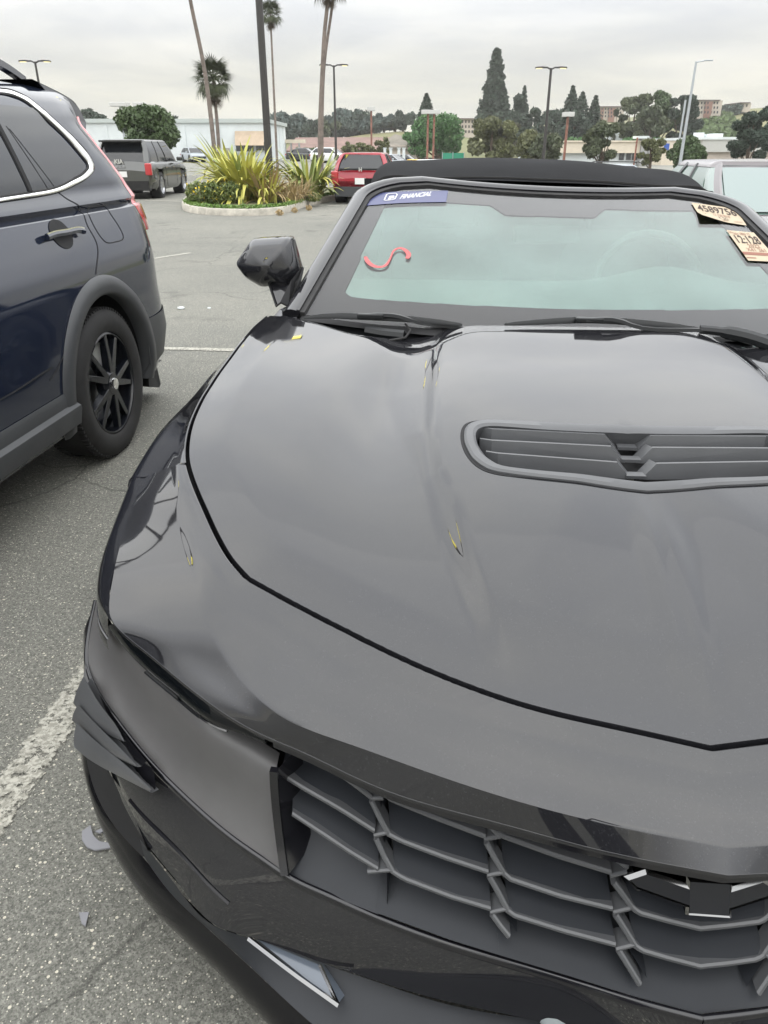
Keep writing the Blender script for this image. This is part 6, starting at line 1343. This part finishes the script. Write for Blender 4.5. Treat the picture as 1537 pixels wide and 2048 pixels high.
tree('broad dark tree filling the gap below the three conifer spires', 1150, 222, 290, 96, 164, 'spread', 'dark', 3600, leaf=.4)
tree('left part of the big gum grove, seen left of the silver street light', 1270, 180, 290, 76, 150, 'gum', 'gum', 5200, leaf=.34)
tree('highest gum tree of the grove in the middle', 1318, 178, 290, 84, 152, 'gum', 'mid', 5600, leaf=.34)
tree('right gum tree of the grove behind the silver street light', 1366, 180, 290, 72, 150, 'gum', 'dark', 5200, leaf=.34)
tree('lighter green tree in the heart of the gum grove', 1303, 205, 290, 70, 146, 'gum', 'gum', 3600, leaf=.34)
tree('thin dark tree at the left of the gum grove before the brick apartments', 1240, 196, 290, 30, 156, 'spread', 'gum', 1400, leaf=.34)
tree('grey-green tree standing before the cream shop wall', 1207, 238, 322, 76, 70, 'gum', 'gum', 5200, leaf=.15, ground=0)
tree('small loose tree between the two cream shop buildings', 1305, 272, 330, 54, 68, 'gum', 'olive', 2600, leaf=.13, ground=0)
tree('dense dark green conical bush left of the silver street light foot', 1372, 276, 335, 84, 60, 'round', 'mid', 5000, leaf=.12, ground=0)
tree('large dark tree at the right edge of the photo', 1505, 212, 322, 92, 75, 'gum', 'dark', 8000, leaf=.16, ground=0)
tree('second dark tree cut by the right edge of the photo', 1560, 196, 322, 100, 80, 'gum', 'dark', 6000, leaf=.17, ground=0)
tree('round dark tree on the hilltop right of the brick apartment block', 1452, 208, 232, 26, 300, 'spread', 'blue', 700)
tree('pointed dark tree on the hilltop furthest right', 1472, 209, 232, 22, 300, 'spread', 'blue', 600)
for i, (u, vt, w) in enumerate([(765, 272, 36), (700, 280, 34), (718, 284, 40), (738, 288, 30)]):
    tree(['yellow-green small tree in the lot right of the slim red pole', 'thin olive tree before the brown roof, right of the middle lamp post', 'low olive shrub tree before the brown roof', 'low shrub tree just left of the slim red pole'][i], u, vt, 318, w, 92, 'gum', 'olive', 1200, leaf=.16, ground=0)
def bigshrub(label, u0, u1, v, D, hgt, col, n):
    x0, x1 = lat(u0, D, v), lat(u1, D, v); g0 = float(hillz((x0 + x1) / 2, D)); t = thing('hedge', label, 'hedge', ((x0 + x1) / 2, D, g0)); k = max(3, int((x1 - x0) / (hgt * .8))); Vs = [cards(n // k, lump((x0 - (x0 + x1) / 2 + (i + .5) * (x1 - x0) / k, 0, hgt * .45), hgt * .62, 0), D * .0022, u0 + i) for i in range(k)]
    obj('foliage', cardmesh('foliage', np.vstack(Vs), LM[col]), t); return t
bigshrub('light green hedge above the cream shop roof', 1135, 1195, 268, 150, 3.0, 'bright', 1500); bigshrub('light green hedge between gable house and gum grove', 1245, 1330, 272, 145, 3.0, 'bright', 1800)
bigshrub('dark hedge under the warehouse canopy right end', 588, 640, 318, 118, 1.4, 'mid', 900)
# ivy on the right hill
def ivy(n, r_):
    x = r_.uniform(lat(1385, 210), lat(1500, 210), n); y = r_.uniform(195, 345, n); return np.column_stack([x + (y - 200) * .30, y, hillz(x + (y - 200) * .30, y) + r_.uniform(-.2, 1.5, n)])
obj('hill_ivy', cardmesh('hill_ivy', cards(9000, ivy, .9, 77), leafmat('ivy_leaf', (.045, .085, .02), (.09, .14, .035), .7, .05)), kind='stuff', label='green ivy covering the hillside below the brick apartment block', cat='ivy')
# ================================================================== palms
frm = leafmat('palm_leaf', (.03, .045, .018), (.075, .085, .03), .6, .6); dead = leafmat('dead_palm_leaf', (.09, .07, .05), (.14, .11, .08), .9, .6)
def frond(L, nseg, droop, wide, m, fan=True):
    V = []; Fc = []
    stem = [np.array([L * .5 * s, 0, L * .5 * s * .25 - droop * (s * .5) ** 2 * L]) for s in np.linspace(0, 1, 4)]; tip = stem[-1]; mb = MB(); mb.tube(stem, L * .012, 4)
    for i in range(nseg):
        a = math.radians(-80 + 160 * i / (nseg - 1)); l_ = L * .55 * (1 - .25 * abs(a)); d = np.array([math.cos(a), math.sin(a) * wide, 0]); w_ = L * .022; nrm = np.array([-math.sin(a), math.cos(a), 0]) * w_
        p1 = tip + d * l_ * .5 + np.array([0, 0, -droop * .10 * L]); p2 = tip + d * l_ + np.array([0, 0, -droop * .42 * L]); mb.add([tip, p1 - nrm, p2, p1 + nrm], [(0, 1, 2, 3)])
    return mb.mesh('frond', m, False)
FR = [frond(1.0, 15, .5, 1, frm), frond(1.0, 13, .9, .9, frm), frond(1.0, 11, 1.5, .7, dead)]
def palm(label, path, rpx, D, crown=None, nfr=46, csize=1.6):
    """path: pixel points from the ground up"""
    P_ = [np.array([lat(u, D, v), D + i * .0, zat(v, D)]) for i, (u, v) in enumerate(path)]; b = P_[0].copy(); b[2] = 0; t = thing('palm_tree', label, 'palm tree', tuple(b)); k = len(P_); pp = [p - b for p in P_]; pp[0][2] = 0
    c_ = curve(np.array(pp), 24); r_ = [rpx * .68 * D / 1640 * (1.25 - .45 * i / 23) for i in range(24)]; MB().tube(c_, r_, 10).build('trunk', palmbark, t)
    top = pp[-1]
    rr_ = random.Random(int(path[0][0]))
    for i in range(nfr):
        o = obj('frond', FR[0] if i < nfr * .5 else (FR[1] if i < nfr * .75 else FR[2]), t); f = i / nfr
        el = -1.15 + f * 2.3 if i < nfr * .75 else 1.15 + rr_.random() * .25; o.location = tuple(top + np.array([0, 0, (-.1 - .45 * csize * (f - .75) * 3 if i >= nfr * .75 else .05)])); s = csize * rr_.uniform(.8, 1.1) * (1 if i < nfr * .75 else .6); o.scale = (s, s, s); o.rotation_euler = (rr_.uniform(-.3, .3), el, i * 2.39996)
    return t
palm('short full-crowned palm beside the leaning trunk, left of the big sword plant', [(437, 300), (435, 250), (431, 205), (427, 160)], 4.8, 46, nfr=90, csize=1.3)
palm('tall leaning palm whose crown is cut off by the top of the photo', [(430, 300), (418, 200), (404, 110), (383, 10), (366, -95)], 5.5, 40, nfr=60, csize=1.5)
palm('thin tall palm with a small crown just right of the near black pole', [(554, 312), (549, 200), (544, 90), (541, 28)], 3.0, 62, nfr=80, csize=1.0)
palm('thick palm with the lower crown of the twin pair behind the red SUV', [(641, 345), (641, 250), (646, 130), (650, 60), (656, 2), (658, -36)], 6.0, 38, nfr=60, csize=1.0)
palm('slimmer palm leaning right of its twin, crown above the photo', [(644, 345), (645, 220), (651, 110), (661, 40), (670, -30), (676, -80)], 4.2, 39, nfr=50, csize=1.0)
# ================================================================== lamps and poles
M['lampon'] = mat('lit_lamp', (.9, .85, .5), .4, emit=(1.0, .90, .45), es=1.2)
def twin_lamp(label, u, vt, D, w_=2.0, r=.075, vb=None, rot=0., h=None, grp='twin-headed black lamp posts', x=None, lens=None, heads=2):
    x = lat(u, D, vt) if x is None else x; H_ = zat(vt, D) if h is None else h; t = thing('lamp_post', label, 'lamp post', (x, D, 0), rot, grp)
    MB().lathe([(r * 1.9, 0), (r * 1.9, .6), (r * 1.3, .62), (r * 1.2, .7)], axis='z', n=16).build('base', M['concrete'], t); MB().tube([(0, 0, .6), (0, 0, H_ - .05)], [r * 1.15, r * .8], 12).build('pole', M['polemetal'], t)
    for a in (range(heads)):
        an = a * 2 * math.pi / heads; R = Matrix.Rotation(an, 3, 'Z'); f = lambda p: tuple(R @ Vector(p)); hd_ = obj('lamp_head', None, t); s = w_ / 2
        MB().tube([f((.02, 0, H_ - .12)), f((s * .25, 0, H_ - .02)), f((s * .45, 0, H_ - .03))], .045, 6).build('arm', M['polemetal'], hd_)
        q = [(s * .35, -.10, 0), (s * .55, -.20, .015), (s * .95, -.17, .0), (s, -.06, -.02), (s, .06, -.02), (s * .95, .17, .0), (s * .55, .20, .015), (s * .35, .10, 0)]
        mb = MB().prism([f((p[0], p[1], H_ + p[2] - .06)) for p in q], (0, 0, .07)); o = mb.build('housing', M['polemetal'], hd_, smooth=False, fix=True); bevel(o, .02, 2)
        o = MB().prism([f((s * .58, -.12, H_ - .075)), f((s * .93, -.10, H_ - .085)), f((s * .93, .10, H_ - .085)), f((s * .58, .12, H_ - .075))], (0, 0, .02)).build('lens', lens or M['lampon'], hd_, smooth=False, fix=True)
    return t
twin_lamp('twin-headed black lamp post at the left above the blue SUV roof', 70, 121, 50, 1.85)
twin_lamp('twin-headed black lamp post in the middle, right of the twin palms', 668, 129, 55, 1.85)
twin_lamp('twin-headed black lamp post right of the tall redwood', 1103, 134, 50, 1.85, r=.09)
x = lat(528, 23, 150); t = thing('lamp_post', 'near thick black pole whose top is cut off, rising behind the sword plant', 'lamp post', (lat(538, 23, 315), 23, 0)); MB().tube([(0, 0, 0), (0, 0, 9)], [.105, .085], 14).build('pole', M['polemetal'], t)
for a in (-1, 1): hd_ = MB().prism([(a * .5, -.18, 8.95), (a * 1.2, -.15, 8.93), (a * 1.2, .15, 8.93), (a * .5, .18, 8.95)], (0, 0, .08)).build('lamp_head', M['polemetal'], t, smooth=False, fix=True); MB().tube([(0, 0, 8.9), (a * .6, 0, 8.97)], .04, 6).build('arm', M['polemetal'], t); MB().prism([(a * .6, -.13, 8.92), (a * 1.15, -.11, 8.90), (a * 1.15, .11, 8.90), (a * .6, .13, 8.92)], (0, 0, .02)).build('lens', M['yellowlamp'], hd_, smooth=False, fix=True)
D = 36; H_ = zat(123, D); t = thing('street_light', 'tall silver street light with one short arm above the grey sedan', 'street light', (lat(1360, D, 330), D, 0)); dxx = 0
MB().tube([(0, 0, -.8), (0, 0, H_)], [.085, .042], 12).build('pole', M['polegalv'], t); MB().tube([(0, 0, H_ - .03), (.15, 0, H_ + .0), (.35, 0, H_ + .03)], .03, 6).build('arm', M['polegalv'], t); o = MB().box((.5, 0, H_ + .04), (.36, .14, .05)).build('lamp_head', M['polegalv'], t, smooth=False); bevel(o, .015)
D = 75; t = thing('pole', 'thin grey pole behind the silver street light', 'pole', (lat(1356, D, 300), D, 0)); MB().tube([(0, 0, 0), (0, 0, zat(200, D))], .09, 8).build('shaft', M['polegalv'], t)
def boxlamp(label, u, vt, wpx, D, m, posts=(0,), hpx=7):
    x = lat(u, D, vt); H_ = zat(vt, D); s = D / 1640; t = thing('box_light', label, 'lot light', (x, D, 0), 0, 'flat box lot lights'); o = MB().box((0, 0, H_), (wpx * s, 1.0, hpx * s)).build('light_box', M['lampbox'], t, smooth=False); bevel(o, .03)
    for p in posts: MB().tube([(p * s, 0, 0), (p * s, 0, H_)], .11 if D > 60 else .08, 8).build('post', m, t)
boxlamp('wide flat box light over the warehouse roof, left of its pair', 240, 209, 34, 75, M['polegalv']); boxlamp('short flat box light poking out of the round tree top', 279, 209, 20, 80, M['polegalv'])
boxlamp('white box light on a slim red pole beyond the red SUV', 743, 218, 15, 100, M['polerust']); boxlamp('white box light on a red pole right of the lamp post, before the conifers', 1137, 229, 20, 70, M['polerust'], hpx=8)
boxlamp('wide white box light on two brown posts before the bright green tree', 862, 224, 36, 85, M['polerust'], (-5, 7))
t = thing('pole', 'slim brown pole before the small tree between the cream shops', 'pole', (lat(1272, 66, 300), 66, 0)); MB().tube([(0, 0, 0), (0, 0, zat(275, 66))], .07, 8).build('shaft', M['polerust'], t)
# ================================================================== buildings
white = vary(mat('white_render', (.62, .66, .66), .8), .5, .06, bump=.15, bscale=3, dist=.02); cream = vary(mat('cream_render', (.62, .55, .44), .8), .4, .06); dwin = mat('dark_window', (.03, .035, .04), .12, ior=1.7); brownroof = vary(mat('brown_tile_roof', (.19, .12, .10), .85), .6, .2, bump=.5, bscale=2, dist=.1)
fasc = mat('grey_green_fascia', (.42, .46, .44), .6); tan = vary(mat('tan_awning', (.42, .33, .24), .8), 1.5, .08); brick = vary(mat('red_brick_wall', (.24, .13, .10), .85), .5, .15); beige = vary(mat('beige_wall', (.48, .42, .36), .85), .4, .08); greyw = mat('grey_pier', (.30, .30, .29), .8); blue = mat('blue_sign', (.02, .08, .35), .4)
def px3(u, v, D): return (lat(u, D, v), D, zat(v, D))
def wall(parent, name, u0, u1, v0, v1, D, dep, m, bottom0=False):
    x0, x1 = lat(u0, D, v1), lat(u1, D, v1); z1 = zat(v0, D); z0 = -.9 if bottom0 else zat(v1, D); o_ = np.array(parent.location); return MB().box((np.array([(x0 + x1) / 2, D + dep / 2, (z0 + z1) / 2]) - o_), (x1 - x0, dep, z1 - z0)).build(name, m, parent, smooth=False)
D = 95; B = thing('warehouse', 'long low white warehouse behind the palms', 'building', (lat(350, D), D, 0))
x0, x1 = lat(-260, D), lat(535, D, 280); H_ = zat(238, D); o_ = np.array(B.location)
MB().box(np.array([(x0 + x1) / 2, D + 9, H_ / 2]) - o_, (x1 - x0, 18, H_)).build('wall', white, B, smooth=False)
MB().box(np.array([(x0 + x1) / 2, D - .12, H_ - .18]) - o_, (x1 - x0 + .5, .3, .40)).build('fascia', fasc, B, smooth=False); MB().box(np.array([x1 + .12, D + 9, H_ - .18]) - o_, (.3, 18.2, .40)).build('fascia', fasc, B, smooth=False)
for u in (40, 222, 300, 375, 443): wall(B, 'pilaster', u - 2, u + 2, 250, 325, D - .12, .14, white, True)
def awn(u0, u1, v0, v1, Dw, out_):
    a, b = px3(u0, v0, Dw), px3(u1, v0, Dw); c_, d_ = px3(u1, v1, Dw - out_), px3(u0, v1, Dw - out_); return [np.array(p) - o_ for p in (a, b, c_, d_)]
q = awn(470, 528, 262, 290, D - .1, 1.2); MB().prism(q, (0, .0, -.06)).build('awning', tan, B, smooth=False, fix=True)
for u0, u1, v0, v1 in ((473, 488, 284, 303), (490, 508, 284, 303), (513, 530, 284, 301)):
    w_ = wall(B, 'window', u0, u1, v0, v1, D - .1, .06, dwin); wall(B, 'sill', u0 - 1, u1 + 1, v1, v1 + 2, D - .16, .1, white)
wall(B, 'door', 452, 462, 296, 325, D - .08, .05, greyw, True)
for yy_ in (3, 7, 11, 15): MB().box(np.array([x1 + .02, D + yy_, H_ * .45]) - o_, (.08, .25, H_ * .85)).build('pilaster', white, B, smooth=False)
t = thing('sign', 'small blue parking sign on the warehouse wall left of the dark SUV', 'sign', px3(211, 291, D - .3)); MB().box((0, 0, 0), (.45, .03, .75)).build('panel', blue, t, smooth=False); MB().box((0, -.02, -.0), (.22, .01, .3)).build('symbol', M['white'], t, smooth=False)
# canopy entrance and brown-roofed building
D = 112; t = thing('entrance_canopy', 'pale entrance canopy on dark posts at the right end of the warehouse', 'canopy', (lat(590, D), D, 0)); o_ = np.array(t.location)
wall(t, 'roof_slab', 570, 608, 279, 286, D, 3, cream)
for u in (584, 600): wall(t, 'post', u - 1.5, u + 1.5, 286, 322, D, .5, greyw, True)
D = 135; B = thing('brown_roofed_building', 'long low building with a brown hipped roof beyond the red SUV', 'building', (lat(680, D), D, 0)); o_ = np.array(B.location)
q = [np.array(px3(u, v, d_)) - o_ for u, v, d_ in ((572, 301, D), (840, 301, D), (800, 274, D + 9), (592, 275, D + 9))]; MB().prism(q, (0, 0, -.3)).build('roof', brownroof, B, smooth=False, fix=True)
wall(B, 'wall', 578, 835, 300, 325, D + .8, 8, vary(mat('brown_wall', (.10, .075, .065), .8), .5, .2), True)
for u in range(590, 830, 24): wall(B, 'window', u, u + 13, 304, 316, D + .7, .08, dwin)
D = 118; B = thing('gabled_house', 'grey low gabled house left of the bright green trees', 'building', (lat(800, D), D, 0)); o_ = np.array(B.location)
wall(B, 'wall', 762, 838, 290, 322, D, 6, beige, True); q = [np.array(px3(u, v, d_)) - o_ for u, v, d_ in ((756, 292, D - .5), (842, 296, D - .5), (830, 278, D + 4), (790, 268, D + 4))]; MB().prism(q, (0, 0, -.25)).build('roof', vary(mat('grey_roof', (.20, .18, .15), .9), .5, .15), B, smooth=False, fix=True)
t = thing('construction_fence', 'bright green screen fence below the bright green tree', 'fence', (lat(905, 100), 100, 0)); wall(t, 'screen', 885, 928, 306, 322, 100, .1, mat('green_screen', (.03, .28, .17), .7), True)
for u in (885, 906, 928): wall(t, 'post', u - .6, u + .6, 304, 322, 99.8, .12, M['polegalv'], True)
for i, u in enumerate((770, 782, 798, 808)):
    t = thing('bollard', ['white gate pillar nearest the grey gabled house', 'second white gate pillar from the left', 'third white gate pillar from the left', 'white gate pillar nearest the yellow coupe'][i], 'pillar', (lat(u, 90, 320), 90, 0), 0, 'white gate pillars'); MB().box((0, 0, .7), (.3, .3, 1.4)).build('shaft', white, t, smooth=False); MB().box((0, 0, 1.44), (.4, .4, .08)).build('cap', white, t, smooth=False)
# shops on the right
D = 110; B = thing('shop_building', 'low cream shop building with a white lower wall, left of the grey pier', 'building', (lat(1200, D), D, 0)); o_ = np.array(B.location)
wall(B, 'upper_wall', 1060, 1283, 284, 306, D, 12, cream); wall(B, 'lower_wall', 1060, 1278, 306, 325, D + .8, 10, white, True); wall(B, 'coping', 1058, 1285, 281, 284, D - .2, 12.4, cream)
for u0 in (1085, 1105, 1238, 1252, 1264): wall(B, 'window', u0, u0 + 10, 306, 320, D + .7, .08, dwin)
wall(B, 'pier', 1279, 1297, 275, 326, D - .6, 2, greyw, True); wall(B, 'pier_cap', 1277, 1299, 272, 277, D - .8, 2.4, white)
D = 118; B = thing('shop_building', 'cream shop building with a dark blue sign, right of the grey pier', 'building', (lat(1350, D), D, 0)); o_ = np.array(B.location)
wall(B, 'wall', 1322, 1372, 281, 326, D, 9, cream, True); wall(B, 'coping', 1320, 1374, 277, 281, D - .2, 9.4, white); wall(B, 'sign', 1328, 1338, 287, 300, D - .15, .12, blue)
D = 122; B = thing('shop_building', 'large pale grey shop building with rooftop units, before the right hill', 'building', (lat(1450, D), D, 0)); o_ = np.array(B.location)
wall(B, 'upper_wall', 1402, 1560, 279, 304, D, 14, beige if False else mat('pale_grey_wall', (.44, .44, .41), .8)); wall(B, 'lower_wall', 1404, 1560, 304, 326, D + .6, 12, beige, True); wall(B, 'coping', 1400, 1562, 274, 279, D - .2, 14.4, white)
for u0, u1, v0 in ((1396, 1408, 265), (1414, 1428, 268), (1428, 1446, 267)): wall(B, 'rooftop_unit', u0, u1, v0, 275, D + 3, 2, white)
D = 155; B = thing('white_house', 'small white gable showing above the cream shop roof', 'building', (lat(1248, D), D, float(hillz(lat(1248, D), D)))); o_ = np.array(B.location)
q = [np.array(px3(u, v, D)) - o_ for u, v in ((1232, 290), (1264, 290), (1264, 262), (1248, 252), (1232, 264))]; MB().prism(q, (0, 7, 0)).build('wall', white, B, smooth=False, fix=True)
q = [np.array(px3(u, v, D - .4)) - o_ for u, v in ((1246, 250), (1266, 262), (1266, 264), (1246, 252.5))]; MB().prism(q, (0, 8, 0)).build('roof', greyw, B, smooth=False, fix=True)
def block(label, u0, u1, v0, v1, D, bays, rows, m1, m2):
    x = lat((u0 + u1) / 2, D, v0); B = thing('apartment_block', label, 'building', (x, D, float(hillz(x, D)) - 1)); o_ = np.array(B.location); wall(B, 'wall', u0, u1, v0, v1 + 8, D, 12, m1)
    wall(B, 'roof', u0 - 1.5, u1 + 1.5, v0 - 1.6, v0, D - .8, 14, mat('brown_eaves', (.12, .09, .08), .8))
    for a, b in bays: wall(B, 'brick_bay', a, b, v0 + 2, v1 + 8, D - .7, .7, m2)
    hh = (v1 - v0) / rows; n = int((u1 - u0) / 6)
    for r in range(rows):
        for i in range(n): u = u0 + 2 + i * (u1 - u0 - 2) / n; inb = any(a <= u + 1.5 <= b for a, b in bays); wall(B, 'window', u, u + 2.6, v0 + hh * (r + .25), v0 + hh * (r + .78), D - (.85 if inb else .12), .12, dwin)
    return B
block('tan and red brick apartment block on the right hilltop', 1394, 1440, 201, 229, 290, [(1407, 1421)], 3, beige, brick); block('brick apartment block half hidden between the conifers and the gum grove', 1196, 1246, 214, 236, 300, [(1200, 1206), (1216, 1228)], 3, beige, brick)
block('beige apartment block left of the tall redwood', 903, 950, 238, 268, 240, [], 3, beige, brick)
block('small beige house on the hilltop far right of the brick block', 1483, 1500, 206, 216, 300, [], 1, beige, brick)
# ================================================================== small debris on the asphalt
dm = mat('grey_plastic_shard', (.22, .22, .235), .5)
def shard(label, L, z=.006):
    Q = [gnd(u, v) for u, v in L]; c_ = np.mean(Q, 0); t = thing('plastic_shard', label, 'debris', (c_[0], c_[1], .006)); mb = MB().prism([np.array([q[0] - c_[0], q[1] - c_[1], 0]) for q in Q], (0, 0, .004)); mb.build('shard', dm, t, smooth=False, fix=True)
shard('large curved grey plastic shard on the asphalt beside the bumper lip', [(183, 1656), (166, 1668), (166, 1686), (176, 1700), (192, 1706), (222, 1701), (222, 1692), (200, 1688), (188, 1676)])
shard('small grey plastic piece touching the large curved shard near the bumper', [(192, 1668), (210, 1661), (215, 1648), (216, 1662), (202, 1672)])
shard('small flat grey plastic chip lying below the large curved shard', [(160, 1831), (180, 1830), (173, 1858), (165, 1852)])
for u, v, s, lb in ((363, 618, .035, 'larger white pebble on the asphalt left of the side mirror'), (419, 617, .018, 'smaller white pebble right of the larger one on the asphalt')):
    a = gnd(u, v); bm = bmesh.new(); bmesh.ops.create_icosphere(bm, subdivisions=2, radius=s)
    for v_ in bm.verts: v_.co.z *= .4; v_.co *= 1 + random.uniform(-.12, .12)
    me = bpy.data.meshes.new('pebble'); bm.to_mesh(me); bm.free(); me.materials.append(white); obj('pebble', me, None, lb, 'pebble', None, None, (a[0], a[1], s * .3))
# ================================================================== behind the camera: what the paint mirrors
def near_lamp(label, x, y, h, rot): return twin_lamp(label, 0, 0, y, 3.8, r=.09, rot=rot, h=h, x=x, lens=M['yellowlamp'], grp='lamp posts behind the photographer')

near_lamp('twin-headed lamp post standing left of the blue SUV, outside the view', -8.0, 5.9, 6.8, .9)
near_lamp('twin-headed lamp post behind the photographer to the left', -5.1, -8.6, 7.6, 1.0)
def person():
    t = thing('person', 'person in dark clothes standing behind the camera, seen only as a reflection', 'person', (.02, -.44, 0))
    J = dict(pel=(0, 0, .95), che=(0, .02, 1.28), nek=(0, .02, 1.48), hd=(0, .05, 1.60), top=(0, .04, 1.72), shL=(-.19, .02, 1.42), elL=(-.27, .14, 1.20), haL=(-.10, .40, 1.40), shR=(.19, .02, 1.42), elR=(.27, .14, 1.20), haR=(.10, .40, 1.40),
             hpL=(-.10, 0, .90), knL=(-.12, .02, .50), anL=(-.12, -.02, .09), toL=(-.13, .16, .04), hpR=(.10, 0, .90), knR=(.12, .02, .50), anR=(.12, -.02, .09), toR=(.13, .16, .04))
    R_ = dict(pel=.15, che=.16, nek=.06, hd=.09, top=.07, shL=.075, elL=.048, haL=.035, shR=.075, elR=.048, haR=.035, hpL=.14, knL=.115, anL=.085, toL=.04, hpR=.14, knR=.115, anR=.085, toR=.04)
    k = list(J); E_ = [('pel', 'che'), ('che', 'nek'), ('nek', 'hd'), ('hd', 'top'), ('che', 'shL'), ('shL', 'elL'), ('elL', 'haL'), ('che', 'shR'), ('shR', 'elR'), ('elR', 'haR'), ('pel', 'hpL'), ('hpL', 'knL'), ('knL', 'anL'), ('anL', 'toL'), ('pel', 'hpR'), ('hpR', 'knR'), ('knR', 'anR'), ('anR', 'toR')]
    me = bpy.data.meshes.new('body'); me.from_pydata([J[a] for a in k], [(k.index(a), k.index(b)) for a, b in E_], []); me.materials.append(mat('dark_clothes', (.02, .022, .028), .85)); o = obj('body', me, t)
    m = o.modifiers.new('skin', 'SKIN'); 
    for i, a in enumerate(k): me.skin_vertices[0].data[i].radius = (R_[a], R_[a] * .8)
    me.skin_vertices[0].data[0].use_root = True
    s_ = o.modifiers.new('s', 'SUBSURF'); s_.levels = s_.render_levels = 2
    return t
person()
# thin air: far hills fade a little
hm_ = bpy.data.materials.new('haze'); hm_.use_nodes = True; t_ = hm_.node_tree; t_.nodes.clear(); ho = t_.nodes.new('ShaderNodeOutputMaterial'); pv = t_.nodes.new('ShaderNodeVolumePrincipled'); pv.inputs['Color'].default_value = (1.0, .985, .94, 1); pv.inputs['Density'].default_value = .0004; pv.inputs['Anisotropy'].default_value = .2; t_.links.new(pv.outputs[0], ho.inputs['Volume'])
hb = MB().box((0, 560, 22), (2400, 1900, 48)).build('haze', hm_, smooth=False, kind='stuff', label='pale thin haze over the whole lot and far hills', cat='haze')
